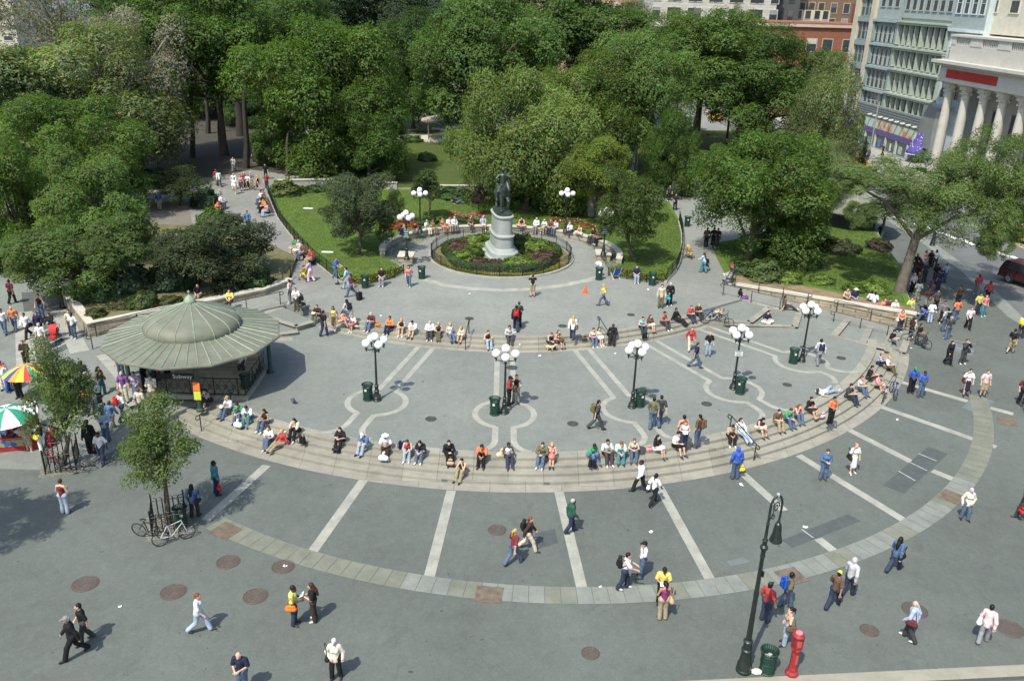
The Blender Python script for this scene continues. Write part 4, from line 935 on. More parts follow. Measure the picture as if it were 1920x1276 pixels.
# ---------------------------------------------------------------- buildings north and west of the park
def block(name, x0, x1, Y, z1, m, label, rows, wins, frame, w=1.4, h=2.2, depth=14, trim=None, skip=None):
    e = empty(name, (x0, Y, -.7), label, 'building'); W = x1-x0
    MB().box((W/2, depth/2, z1/2), (W, depth, z1)).build('wall', m, e)
    for z in (trim or []): MB().box((W/2, -.15, z), (W+.3, .5, .45)).build('cornice', frame, e)
    wm = MB(); wm.box((0, -.03, h/2), (w+.24, .12, h+.24)); wm = wm.mesh('window', frame); pm = MB(); pm.add([(-w/2, -.10, 0), (w/2, -.10, 0), (w/2, -.10, h), (-w/2, -.10, h)], [(0, 1, 2, 3)]).box((0, -.105, h*.5), (w, .04, .07)); pm = pm.mesh('pane', [WGLASS])
    for z in rows:
        for u in wins:
            o = link('window', wm, e, (u*W, 0, z)); link('pane', pm, o)
            if rw.random() < .5: q = h*rw.uniform(.2, .7); MB().add([(-w/2+.05, -.112, h-q), (w/2-.05, -.112, h-q), (w/2-.05, -.112, h), (-w/2+.05, -.112, h)], [(0, 1, 2, 3)]).build('blind', rw.choice(BLINDS), o)
    return e
WS = stone_mat('white_stone_wall', (.47, .465, .41), (2.4, .5, .015, 1), .1)
block('white_stone_building', 26.0, 50.5, 182, 34, WS, 'white stone building with paired windows behind the trees', [12.2, 15.6, 19.2, 23], [.05+.083*i+(.018 if i % 2 else -.018) for i in range(12)], CAP, 1.5, 2.4, 14, [14.6, 21.8])
block('red_brick_building', 40.5, 60.5, 162, 16.4, BRICK, 'low red brick building with a few windows at the street corner', [3.5, 7.5, 11.6], [.1, .3, .58, .72, .9], W_((.42, .36, .28), 'brick_trim'), 1.7, 2.1, 12, [15.9])
block('brown_brick_building', 58.5, 72, 196, 36, stone_mat('brown_brick', (.20, .125, .085), (.5, .18, .02, 1), .2), 'brown brick building behind the red brick one', [14.5, 17.6, 21], [.1, .25, .4, .6, .8], MATS['brick_trim'], 1.2, 1.9, 12)
block('dark_building', 50.6, 56.3, 186, 34, W_((.07, .075, .075), 'dark_wall'), 'dark narrow building beside the white stone one', [16, 19.5], [.3, .7], MATS['dark_wall'], 1.1, 1.9, 12)
block('tan_building', 56.4, 64, 190, 18, W_((.50, .46, .36), 'tan_wall'), 'low tan building with windows behind the red brick one', [14.2, 16.4], [.15, .4, .65, .88], MATS['tan_wall'], 1.1, 1.6, 6)
mb = MB(); tag(MB().box((65.6, 178, 9), (2.2, 2.2, 20)).build('brick_chimney', BRICK), 'brown brick chimney stack above the red brick building', 'chimney')
block('grey_stone_building', -99, -84, 150, 30, W_((.44, .42, .36), 'grey_stone'), 'grey stone building with dark windows at the upper left corner', [10.4, 13.6, 17.2], [.1, .3, .5, .7, .9], CAP, 1.5, 2.0, 12, [12.9])
block('beige_building', -66, -8, 198, 19.5, W_((.50, .47, .38), 'beige_wall'), 'long beige building glimpsed over the treetops', [12.5, 16.3], [.03+.0485*i for i in range(20)], CAP, 1.5, 2.2, 12, [15.3])
block('rust_building', -4, 25, 200, 19, W_((.34, .22, .15), 'rust_wall'), 'rust coloured building glimpsed over the treetops', [12.5, 16.3], [.05+.09*i for i in range(11)], CAP, 1.3, 2.0, 12, [15.3])
p = AT(834, 28, 150); tag(MB().lathe([(.28, -.6), (.24, 8), (.2, 22)], (p.x, 150, 0), 10).build('flagpole', mat('rust_pole', (.33, .13, .05), .6)), 'rust coloured pole rising above the treetops', 'pole')

# ---------------------------------------------------------------- vehicles
TYRE = mat('tyre', (.015, .015, .015), .8); CHROME = mat('chrome', (.5, .5, .5), .2, .05, 3, .9); CARGL = mat('car_glass', (.02, .025, .028), .08, .2, 2, 0, .8); LAMPR = mat('tail_red', (.35, .01, .01), .3); LAMPW = mat('headlight', (.7, .7, .65), .2)
def vehicle(name, pos, ang, label, cat, paint, prof, glass, Lg, Wd, wheel_r=.34, sign=None, wb=(.2, .8), group=None):
    e = empty(name, pos, label, cat, group, ang); mb = MB(); n = len(prof)
    side = [(x*Lg-Lg/2, z) for x, z, t in prof]
    V = []
    for sg in (-1, 1): V += [(x, sg*(Wd/2-t), z) for (x, z), (_, _, t) in zip(side, prof)]
    mb.add(V, [tuple(range(n)), tuple(range(2*n-1, n-1, -1))]+[(i, n+i, n+(i+1) % n, (i+1) % n) for i in range(n)])
    o = mb.build('body', paint, e)
    bv = o.modifiers.new('bevel', 'BEVEL'); bv.width = .05; bv.segments = 2; bv.limit_method = 'ANGLE'
    for i in range(n-1):
        (xa, za), (xb, zb) = side[i], side[i+1]; ta, tb = prof[i][2], prof[i+1][2]
        if abs(zb-za) > .28 and min(za, zb) > .94:
            nx, nz = (zb-za), -(xb-xa); l_ = math.hypot(nx, nz); nx, nz = -nx/l_*.015, -nz/l_*.015
            if nz < 0: nx, nz = -nx, -nz
            ya, yb = Wd/2-ta-.06, Wd/2-tb-.06; lp = lambda a, b, t: a+(b-a)*t
            MB().add([(lp(xa, xb, t)+nx, sg*lp(ya, yb, t), lp(za, zb, t)+nz) for t, sg in ((.1, -1), (.1, 1), (.88, 1), (.88, -1))], [(0, 1, 2, 3)]).build('windscreen', CARGL, e)
    for poly, nm in glass_polys(prof, Lg, Wd, glass): poly.build('window', CARGL, e)
    for x in wb:
        for sg in (-1, 1):
            w_ = MB(); c = (x*Lg-Lg/2, sg*(Wd/2-.1), wheel_r); pr = [(.0, -.11), (wheel_r*.9, -.11), (wheel_r, -.07), (wheel_r, .07), (wheel_r*.9, .11), (wheel_r*.62, .115), (.0, .115)]
            t_ = MB().lathe(pr, n=18); t_.v = [(c[0]+v[0], c[1]+v[2]*sg, c[2]+v[1]) for v in t_.v]; wo = t_.build('wheel', TYRE, e, True, 40)
            r_ = MB().lathe([(wheel_r*.6, .118), (wheel_r*.5, .125), (.0, .13)], n=12); r_.v = [(c[0]+v[0], c[1]+v[2]*sg, c[2]+v[1]) for v in r_.v]; r_.build('rim', CHROME, wo)
    for sg in (-1, 1):
        MB().box((Lg/2-.03, sg*(Wd/2-.28), .72), (.08, .34, .16)).build('headlight', LAMPW, e); MB().box((-Lg/2+.03, sg*(Wd/2-.14), .85), (.08, .14, .34)).build('tail_light', LAMPR, e)
        MB().box((Lg*.14, sg*(Wd/2+.1), 1.05), (.12, .2, .13)).build('mirror', paint, e)
    MB().box((Lg/2+.02, 0, .45), (.1, Wd*.92, .16)).box((-Lg/2-.02, 0, .45), (.1, Wd*.92, .16)).build('bumper', mat('bumper', (.06, .06, .06), .5), e)
    if sign: MB().box((0, 0, sign+.1), (.22, .6, .18)).build('roof_sign', mat('taxi_sign', (.8, .75, .5), .4), e)
    return e
def glass_polys(prof, Lg, Wd, glass):
    out = []
    for a, b in glass:
        mb = MB()
        for sg in (-1, 1):
            q = []
            for x, z, t in a: q.append((x*Lg-Lg/2, sg*(Wd/2-t+.012), z))
            mb.add(q if sg < 0 else q[::-1], [tuple(range(len(q)))])
        out.append((mb, b))
    return out
SEDAN = [(0, .35, 0), (0, .85, .04), (.03, .95, .06), (.2, 1.0, .08), (.3, 1.42, .24), (.56, 1.45, .24), (.70, 1.0, .08), (.97, .85, .08), (1, .7, .04), (1, .35, 0)]
SEDG = [([(.225, 1.03, .09), (.305, 1.36, .215), (.43, 1.38, .215), (.43, 1.03, .09)], 's'), ([(.45, 1.03, .09), (.45, 1.38, .215), (.55, 1.38, .215), (.67, 1.03, .09)], 's')]
SUV = [(0, .4, 0), (0, 1.0, .03), (.05, 1.72, .2), (.10, 1.78, .22), (.62, 1.76, .22), (.74, 1.15, .06), (.97, 1.02, .07), (1, .8, .03), (1, .4, 0)]
SUVG = [([(.06, 1.12, .05), (.08, 1.62, .175), (.26, 1.65, .18), (.26, 1.12, .05)], 's'), ([(.28, 1.12, .05), (.28, 1.65, .18), (.46, 1.65, .18), (.46, 1.12, .05)], 's'), ([(.48, 1.12, .05), (.48, 1.65, .18), (.60, 1.64, .18), (.70, 1.14, .06)], 's')]
MAROON = mat('maroon_paint', (.045, .012, .018), .22, .15, 2, 0, .7); TAXI = mat('taxi_yellow', (.72, .30, .01), .3, .1, 2, 0, .6); VWHITE = mat('van_white', (.68, .74, .70), .35, .06, 2)
vehicle('parked_suv', (40.9, 64.3, -.75), R(-66), 'dark maroon sport utility vehicle at the right edge', 'car', MAROON, SUV, SUVG, 4.9, 1.9, .39)
def taxi(px, py, ang, label): p = G(px, py, -.75); vehicle('taxi', p, R(ang), label, 'taxi', TAXI, SEDAN, SEDG, 4.9, 1.85, .33, 1.45, group='yellow taxis')
taxi(1327, 224, 165, 'yellow taxi crossing the gap between the trees'); taxi(1604, 314, -82, 'yellow taxi between two slim conifers'); taxi(1521, 312, -85, 'yellow taxi half hidden by foliage left of the conifers'); taxi(1912, 452, -64, 'yellow taxi behind leaves at the right edge')
VANP = [(0, .4, 0), (0, 2.3, .08), (.03, 2.4, .1), (.74, 2.4, .1), (.86, 1.45, .1), (.98, 1.25, .1), (1, .9, .05), (1, .4, 0)]
VANG = [([(.70, 1.4, .085), (.70, 2.15, .085), (.755, 2.15, .085), (.84, 1.4, .085)], 's')]
def van(px, py, ang, label): p = G(px, py, -.75); vehicle('van', p, R(ang), label, 'van', VWHITE, VANP, VANG, 5.6, 2.0, .36, wb=(.18, .8), group='white vans behind the park')
van(376, 218, 0, 'white van seen between the trunks left of the dark tree'); van(292, 232, 0, 'white van farther left behind the bare branches')
# ---------------------------------------------------------------- foliage
LEAF = leaf_mat('leaves'); BARK = mat('bark', (.085, .068, .05), .9, .4, 3); BARKP = mat('pale_bark', (.24, .22, .18), .9, .3, 3)
def leaf_mesh(name, C, Nrm, size, seed, droop=0., lob=1.0, tint=None, var=.15):
    "one small bent quad per leaf spray at centres C facing Nrm with jitter"
    g = np.random.default_rng(seed); n = len(C)
    Nj = Nrm+g.normal(0, .27, (n, 3)); Nj /= np.linalg.norm(Nj, axis=1)[:, None]+1e-9
    t = g.normal(0, 1, (n, 3)); t[:, 2] -= droop*2.2
    t -= Nj*(t*Nj).sum(1)[:, None]; t /= np.linalg.norm(t, axis=1)[:, None]+1e-9
    b = np.cross(Nj, t); s = size*(.6+.8*g.random(n))[:, None]
    l = s*(1+droop*1.1); w_ = s*(.62-.18*droop)*lob
    mid = C+Nj*s*.18
    V = np.stack([C-t*l*.5, mid+b*w_*.5, C+t*l*.5-Nj*s*.12, mid-b*w_*.5], 1).reshape(-1, 3)
    me = bpy.data.meshes.new(name); me.vertices.add(4*n); me.vertices.foreach_set('co', V.astype(np.float32).ravel())
    me.loops.add(4*n); me.loops.foreach_set('vertex_index', np.arange(4*n, dtype=np.int32))
    me.polygons.add(n); me.polygons.foreach_set('loop_start', np.arange(0, 4*n, 4, dtype=np.int32)); 
    try: me.polygons.foreach_set('loop_total', np.full(n, 4, np.int32))
    except Exception: pass
    k = np.ones((n, 1)) if tint is None else tint[:, None]
    c = k*np.exp(g.normal(0, var, (n, 1)))*np.stack([1+g.normal(0, .16, n), 1+g.normal(0, .05, n), 1+g.normal(0, .15, n)], 1)
    c = np.concatenate([np.clip(c, .25, 2.6), np.ones((n, 1))], 1)
    at = me.attributes.new('tint', 'FLOAT_COLOR', 'FACE'); at.data.foreach_set('color', c.astype(np.float32).ravel())
    me.materials.append(LEAF); me.update(calc_edges=True); return me
def crown(seed, nblob, nleaf, size, kind='broad'):
    "crown of unit radius about the origin: tufts of leaves round branch ends; returns leaf mesh and limb builder"
    g = np.random.default_rng(seed); cs, rs = [], []
    lobes = g.normal(0, 1, (9, 3)); lobes /= np.linalg.norm(lobes, axis=1)[:, None]; amp = g.uniform(-.26, .20, 9)
    for i in range(nblob):
        for _ in range(60):
            d = g.normal(0, 1, 3); d /= np.linalg.norm(d)
            if d[2] < -.8: continue
            rr = (.60+.30*g.random()) if i > nblob*.15 else .3*g.random()
            r = .12+.20*g.random()**1.3
            c = np.array([d[0]*rr, d[1]*rr, d[2]*rr])
            c *= 1+float((amp*np.clip(lobes@d, 0, 1)**3).sum())
            if all(np.linalg.norm(c-q) > .62*min(r, s) for q, s in zip(cs, rs)): break
        cs.append(c); rs.append(r)
    cs = np.array(cs); rs = np.array(rs)
    w = rs**2; w /= w.sum(); which = g.choice(nblob, nleaf, p=w)
    d = g.normal(0, 1, (nleaf, 3)); d[:, 2] += .35; d /= np.linalg.norm(d, axis=1)[:, None]
    ph = g.random((nblob, 3))*6.28
    tuft = .5+.5*np.sin(d[:, 0]*7+ph[which, 0])*np.sin(d[:, 1]*7+ph[which, 1])*np.sin(d[:, 2]*6+ph[which, 2])*1.6
    tuft = np.clip(tuft, 0, 1)
    sh = rs[which]*(.55+.50*g.random(nleaf)**.6)*(.72+.48*tuft)
    P = cs[which]+d*sh[:, None]*np.array([1.12, 1.12, .9])
    if kind == 'feather':
        P[:, 2] -= g.random(nleaf)**2*.16; P[:, :2] += d[:, :2]*.05*g.random((nleaf, 1))
    keep = g.random(nleaf) < .30+.75*tuft; P, d, which = P[keep], d[keep], which[keep]
    hue = (np.exp(g.normal(0, .15, nblob)))[which]
    nrm = d*.75+np.array([-.12, -.22, .55])
    lm = leaf_mesh('crown', P, nrm, size, seed+1, .45 if kind == 'feather' else .0, 1., hue)
    mb = MB(); rt = .045; order = np.argsort(-rs)[:30]
    for j in order:
        e_ = cs[j]; s0 = -.75+.75*g.random(); b0 = Vector((0, 0, min(s0, e_[2]-.05))); b1 = Vector((e_[0]*.95, e_[1]*.95, e_[2]))
        m1 = b0.lerp(b1, .4)+Vector((g.normal(0, .04), g.normal(0, .04), .06)); m2 = b0.lerp(b1, .75)+Vector((g.normal(0, .04), g.normal(0, .04), .05))
        mb.tube([b0, m1, m2, b1], [rt*.55, rt*.38, rt*.22, rt*.07], 6, cap=False)
        for q in range(2 if kind != 'bare' else 9):
            dd = Vector(g.normal(0, 1, 3)); dd.normalize(); a = m2.lerp(b1, g.random()); L_ = .12+.16*g.random()
            mb.tube([a, a+dd*L_*.5+Vector((0, 0, .03)), a+dd*L_+Vector((0, 0, -.01))], [rt*.12, rt*.08, rt*.03], 4, cap=False)
    mb.tube([(0, 0, -.95), (.02, .01, -.4), (0, .02, .1), (0, 0, .6)], [rt*.95, rt*.8, rt*.5, rt*.12], 8, cap=False)
    return lm, mb
TRUNKS = [MB().tube([(0, 0, -.02), (0, 0, .01), (.15, 0, .12), (.1, .2, .45), (-.1, .1, .75), (0, 0, 1.)], [1.6, 1.35, 1.05, .95, .88, .8], 10).mesh('trunk', m_, True) for m_ in (BARK, BARKP)]
def mk(seed, nb, nl, sz, kind='broad'):
    lm, mb = crown(seed, nb, nl, sz, kind); return lm, mb.mesh('limb', BARK, True), mb.mesh('limb', BARKP, True)
CR_ = {'A': mk(11, 64, 105000, .030), 'B': mk(23, 56, 100000, .032), 'C': mk(37, 76, 115000, .0285), 'F': mk(41, 64, 105000, .028, 'feather'), 'W': mk(53, 46, 48000, .029, 'feather'),
       'S': mk(61, 52, 19000, .046), 'T': mk(67, 30, 7600, .088), 'N': mk(71, 40, 22000, .034, 'bare'), 'M': mk(79, 52, 48000, .043)}
def plant_tree(name, base, c, rx, rz_, kind, color, label, pale, spin, th=1.):
    e = empty(name, base, label, 'tree', None, spin); v = Matrix.Rotation(-spin, 3, 'Z') @ (c-Vector(base)); lm, t1, t2 = CR_[kind]
    zb = v.z-rz_*.93
    if zb < .3: zb = .3
    link('crown', lm, e, v, 0, (rx, rx, rz_), color)
    o = link('trunk', TRUNKS[1 if pale else 0], e, (0, 0, 0), 0, (1, 1, 1)); tr = .045*rx*.98*th
    o.scale = (tr, tr, zb+.1*rz_); 
    if abs(v.x)+abs(v.y) > .05: 
        o.rotation_euler = (-math.atan2(v.y, zb), math.atan2(v.x, zb), 0)
    link('limb', t2 if pale else t1, o if False else e, v, 0, (rx*.98, rx*.98, rz_))
    return e
def tree(kind, cx, cy, w, h, Y, color, label, pale=False, z0=U):
    "tree whose crown is seen centred at photo point cx, cy with the given width and height, Y metres away"
    c = AT(cx, cy, Y); d = (c-Vector((0, 0, EYE))).length; m = FOC/d
    return plant_tree('tree', Vector((c.x, c.y, z0)), c, w/2/m/.98, h/2/m/.96, kind, color, label, pale, (cx*7+cy*3) % 6.28)
G1 = (.106, .172, .044); G2 = (.088, .150, .040); G3 = (.066, .115, .038); G4 = (.116, .186, .048); G5 = (.175, .215, .095); G6 = (.140, .185, .070); GD = (.055, .090, .045); GB = (.21, .21, .15)
TREES = [
 # kind cx cy w h Y colour label
 ('N', 120, 60, 200, 200, 96, GB, 'sparse grey tree with bare branches at the upper left corner', True),
 ('N', 245, 140, 200, 230, 92, GB, 'bare-branched grey tree right of the upper left corner', True),
 ('F', 150, 185, 300, 240, 88, G5, 'grey green feathery tree on the left edge of the park', True),
 ('A', 30, 240, 190, 260, 84, G3, 'dark green tree cut by the left edge'),
 ('B', 150, 300, 230, 190, 74, G4, 'tall bright green tree behind the west planter'),
 ('A', 180, 430, 210, 250, 60, G4, 'bright green tree left of the west walk'),
 ('B', 55, 430, 190, 280, 62, G1, 'mid green tree at the left edge above the west crossing'),
 ('B', 290, 180, 150, 150, 100, G6, 'olive green thin tree before the white vans', True),
 ('A', 400, 90, 260, 240, 103, G2, 'tall dark green tree over the park entrance at left'),
 ('C', 300, 40, 240, 180, 140, G3, 'dark tree behind the bare-branched one'),
 ('B', 520, 60, 230, 200, 132, G2, 'dark tree behind the large yellowish maple'),
 ('C', 600, 190, 300, 330, 96, G1, 'large mid green tree left of centre'),
 ('A', 690, 250, 170, 180, 92, G2, 'lower green tree between the large one and the open lawn'),
 ('B', 640, 20, 200, 150, 150, GD, 'dark tree at the top left of centre'),
 ('C', 770, 50, 210, 180, 150, GD, 'dark blue green tree below the rust coloured pole'),
 ('C', 900, 125, 290, 300, 112, G2, 'broad dark green tree at the top centre'),
 ('A', 1040, 60, 300, 200, 140, G2, 'dark green tree behind the top centre'),
 ('F', 990, 275, 250, 280, 80, (.140, .195, .055), 'feathery elm behind the statue with a pale crooked limb'),
 ('F', 1090, 200, 200, 200, 98, (.120, .170, .048), 'grey green feathery elm right of the statue elm'),
 ('C', 1195, 180, 215, 270, 100, G1, 'olive green tree on thin pale trunks right of centre', True),
 ('A', 1170, 85, 200, 130, 140, G2, 'round dark green tree below the white stone building'),
 ('B', 1320, 116, 250, 160, 118, G1, 'leafy green tree before the white stone building'),
 ('A', 1440, 172, 230, 200, 112, G2, 'dark green tree before the red brick building'),
 ('F', 1545, 225, 120, 230, 100, G5, 'tall grey green willow left of the street buildings', True),
 ('W', 1385, 75, 70, 110, 122, G5, 'wispy tree top against the white stone wall'),
 ('A', 1258, 298, 112, 190, 88, G2, 'dark tree over the right path'),
 ('C', 1420, 366, 270, 270, 66, G1, 'large round green tree left of the east planter'),
 ('A', 772, 140, 175, 200, 128, G3, 'dark tree filling the gap above the pavilion'),
 ('B', 1335, 312, 80, 70, 98, G2, 'low dark green tree below the taxi gap'),
 ('C', 450, 40, 200, 130, 150, G3, 'dark tree behind the park entrance trees'),
 ('C', 430, 165, 210, 130, 136, G3, 'dark tree closing the view beyond the entrance'),
 ('A', 475, 205, 130, 90, 128, G3, 'low dark tree behind the black trunks'),
 ('B', 520, 275, 90, 90, 98, G2, 'low green tree right of the dark trunks'),
 ('A', 1275, 150, 80, 110, 130, G2, 'dark green tree left of the taxi gap'),
 ('B', 1500, 405, 110, 140, 70, G2, 'dark green tree before the second kiosk'),
 ('W', 1548, 330, 95, 120, 78, G5, 'thin pale green tree over the second kiosk'),
]
for t in TREES:
    tree(*t)
# small trees with their own feet
def small(kind, bx, by, z, cx, cy, w, h, color, label, name='tree', th=1., tilt=0.):
    b = G(bx, by, z); c = AT(cx, cy, b.y); d = (c-Vector((0, 0, EYE))).length; m = FOC/d
    return plant_tree(name, b, c, w/2/m/.98, h/2/m/.96, kind, color, label, False, (bx*3) % 6.28, th)
small('S', 118, 872, L, 108, 738, 130, 195, (.125, .180, .055), 'slender young tree beside the market stall', th=1.2)
small('S', 318, 985, L, 298, 832, 150, 190, (.125, .185, .055), 'slender young tree with bicycles leaning on its guard', th=1.2)
small('M', 672, 478, U, 672, 388, 135, 150, (.072, .100, .045), 'round dark tree standing on the left lawn', th=1.)
small('T', 803, 412, U, 806, 352, 75, 70, (.075, .11, .04), 'small light tree on the lawn behind the flower bed')
small('T', 898, 405, U, 897, 366, 34, 44, (.050, .050, .034), 'very small bronze-leaved tree left of the statue', th=1.)
small('S', 738, 405, U, 738, 382, 42, 60, (.08, .12, .04), 'small bushy tree beside the round lawn tree')
small('M', 1128, 420, U, 1122, 318, 130, 150, (.150, .200, .040), 'bright yellow green tree behind the right flower bed')
small('M', 1190, 492, U, 1184, 385, 125, 150, (.095, .140, .045), 'rounded green tree on the right lawn')
small('M', 410, 535, U, 396, 470, 195, 140, (.070, .092, .045), 'wide dark olive shrub tree in the west planter', th=.7)
small('M', 170, 575, M, 145, 482, 190, 130, (.095, .145, .042), 'low spreading green tree at the west planter corner', th=.7)
small('S', 335, 385, U, 335, 345, 120, 60, (.06, .085, .03), 'low bushy tree left of the west walk', th=.8)
for px, lb in ((1594, 'slim dark conifer left of a taxi'), (1620, 'slim dark conifer right of a taxi')):
    small('S', px, 318, L, px, 288, 24, 62, (.03, .055, .025), lb, 'conifer', 1.)
# the leaning tree on the east planter: a trunk and limbs of its own, with three hanging crowns
b = G(1686, 548, .42); e = empty('leaning_tree', b, 'leaning tree with a bare slanting trunk and hanging pale foliage at the right', 'tree')
tip = AT(1762, 360, b.y+2)-b; mb = MB(); fork = AT(1716, 450, b.y+.5)-b
mb.tube([(0, 0, -.2), (.03, 0, .5), fork*.5, fork, fork.lerp(tip, .5), tip], [.52, .40, .33, .30, .22, .10], 10)
limbs = [(1600, 345, 1), (1640, 320, 3), (1860, 400, 0), (1880, 330, 3), (1810, 290, 4), (1700, 310, 5)]
for i, (px, py, dy) in enumerate(limbs):
    q = AT(px, py, b.y+dy)-b; f0 = fork if i in (0, 2) else fork.lerp(tip, .4); m_ = f0.lerp(q, .5)+Vector((0, 0, .7))
    mb.tube([f0, m_, q], [.17, .11, .04], 7, cap=False)
    for k_ in range(5):
        a = m_.lerp(q, rnd.random()); mb.tube([a, a+Vector((rnd.uniform(-1, 1), rnd.uniform(-1, 1), rnd.uniform(-.4, .8)))], [.04, .012], 4, cap=False)
mb.build('trunk', mat('grey_bark', (.10, .085, .065), .9, .4, 3), e, True)
WC = (.138, .200, .066)
WB = 0
for px, py, w_, h_, dy in [(1745, 368, 190, 125, 2), (1845, 322, 150, 125, 3.5), (1882, 385, 105, 135, 0), (1632, 338, 120, 55, 1.5), (1612, 402, 50, 50, 0), (1868, 452, 62, 62, -1)]:
    c = AT(px, py, b.y+dy); d = (c-Vector((0, 0, EYE))).length; m = FOC/d; r_ = w_/2/m; hz = h_/m/.9
    link('crown', CR_['W' if w_ > 140 else 'M'][0], e, c-b, px % 6, (r_, r_, hz*.53), WC)
# the crooked pale limb behind the statue
b = G(1085, 420, U); mb = MB(); pp = [AT(x, y, 78) for x, y in ((1100, 330), (1075, 314), (1045, 306), (1030, 288), (1012, 276), (995, 272))]
mb.tube([Vector((pp[0].x+.6, 78, U))]+[Vector((pp[0].x+.4, 78, 3))]+pp, [.35, .3, .24, .22, .19, .16, .12, .06], 8)
pp2 = [AT(x, y, 78) for x, y in ((1062, 312), (1080, 296), (1092, 270))]; mb.tube(pp2, [.16, .11, .04], 6)
pp2 = [AT(x, y, 78) for x, y in ((1040, 300), (1016, 300), (1000, 302))]; mb.tube(pp2, [.12, .08, .03], 6)
mb.build('trunk', BARKP, empty('crooked_tree', (0, 0, 0), 'pale crooked tree trunk bending left behind the statue', 'tree'), True)
BARK_SHADE = mat('shade_tinted_bark', (.032, .028, .023), .9, .4, 3)  # near-black bark: shade on the entrance trunks put into its colour
def trunk(px0, py0, px1, py1, z, r, m, label):
    b = G(px0, py0, z); t = AT(px1, py1, b.y); e = empty('tall_tree', b, label, 'tree', 'tall trunks among the trees'); t = t-b; o_ = Vector((0, 0, 0)); MB().tube([o_, o_.lerp(t, .3)+Vector((.1, 0, 0)), o_.lerp(t, .7)-Vector((.08, 0, 0)), t], [r*1.3, r, r*.85, r*.55], 9).build('trunk', m, e, True)
trunk(326, 308, 322, 190, U, .42, mat('grey_bark2', (.17, .15, .125), .9, .3, 2), 'grey tree trunk left of the park entrance'); trunk(452, 255, 440, 130, U, .55, BARK_SHADE, 'thick black trunk over the park entrance'); trunk(462, 315, 458, 150, U, .30, BARK_SHADE, 'dark straight trunk beside the thick black one'); trunk(390, 250, 386, 150, U, .3, BARK_SHADE, 'dark trunk in front of the white van'); trunk(361, 295, 358, 160, U, .26, BARK_SHADE, 'dark trunk right of the grey one'); trunk(1178, 302, 1174, 210, U, .16, BARKP, 'thin pale trunk right of centre'); trunk(1192, 318, 1196, 262, U, .12, BARKP, 'second thin pale trunk behind the yellow green tree'); trunk(538, 330, 540, 250, U, .2, BARK, 'slim dark trunk below the large tree left of centre')

# ---------------------------------------------------------------- shrubs, hedges, flowers, lawns
def bushmesh(seed, n, size):
    g = np.random.default_rng(seed); d = g.normal(0, 1, (n, 3)); d /= np.linalg.norm(d, axis=1)[:, None]; d[:, 2] = np.abs(d[:, 2])
    lump = 1+.16*np.sin(d[:, 0]*6+seed)*np.sin(d[:, 1]*7)+.10*np.sin(d[:, 2]*11+d[:, 0]*5); rr = lump*(.78+.26*g.random(n))
    return leaf_mesh('foliage', d*rr[:, None], d+np.array([0, 0, .3]), size, seed, .1, 1., None, .32)
BUSH = [bushmesh(5, 2600, .15), bushmesh(8, 2200, .17), bushmesh(13, 3000, .13)]
def bush(x, y, z, r, h, color, label, i=0, name='shrub', group=None, cat='shrub'):
    o = link(name, BUSH[i % 3], None, (x, y, z), (x*3+y) % 6, (r, r*.95, h), color); return tag(o, label, cat, group)
GS = (.155, .225, .052); PURP = (.120, .082, .056)
for k, (a, r, rr, h, c, lb) in enumerate([(-150, 3.4, 1.15, .75, GS, 'light green shrub at the left front of the statue bed'), (-118, 3.3, .9, .65, PURP, 'purple brown shrub at the front of the statue bed'), (-62, 3.1, 1.45, .8, GS, 'wide light green shrub at the right front of the statue bed'), (-22, 3.4, 1.35, .85, PURP, 'large purple brown shrub at the right of the statue bed'), (25, 3.2, 1.5, .95, GS, 'light green shrub at the right rear of the statue bed'), (60, 3.4, 1.2, .9, G3, 'dark green shrub behind the pedestal at right'), (165, 3.6, 1.25, .8, PURP, 'purple brown shrub at the left of the statue bed'), (138, 3.0, 1.3, .95, GS, 'light green shrub at the left rear of the statue bed'), (-172, 2.3, 1.0, .8, (.10, .15, .03), 'yellow green shrub beside the left flank of the pedestal'), (105, 3.6, 1.2, .8, GS, 'green shrub behind the pedestal'), (-95, 2.9, .75, .5, PURP, 'small purple brown shrub before the pedestal')]):
    bush(SC.x+r*math.cos(R(a)), SC.y+r*math.sin(R(a)), U+.05, rr, h, c, lb, k, group='shrubs round the statue')
g_ = np.random.default_rng(3); n = 9000; a = g_.uniform(0, 6.283, n); ph = g_.uniform(0, 6.283, n); q = .34*(.8+.25*g_.random(n)); rr = 4.35+.25*np.sin(a*5)
P_ = np.stack([SC.x+(rr+q*np.cos(ph))*np.cos(a), SC.y+(rr+q*np.cos(ph))*np.sin(a), U+.35+q*1.05*np.sin(ph)], 1); Nn = np.stack([np.cos(ph)*np.cos(a), np.cos(ph)*np.sin(a), np.sin(ph)+.2], 1)
o = link('hedge', leaf_mesh('hedge', P_, Nn, .12, 9), None, None, 0, None, (.070, .125, .046)); tag(o, 'low clipped dark green hedge circling the statue planting', 'hedge')
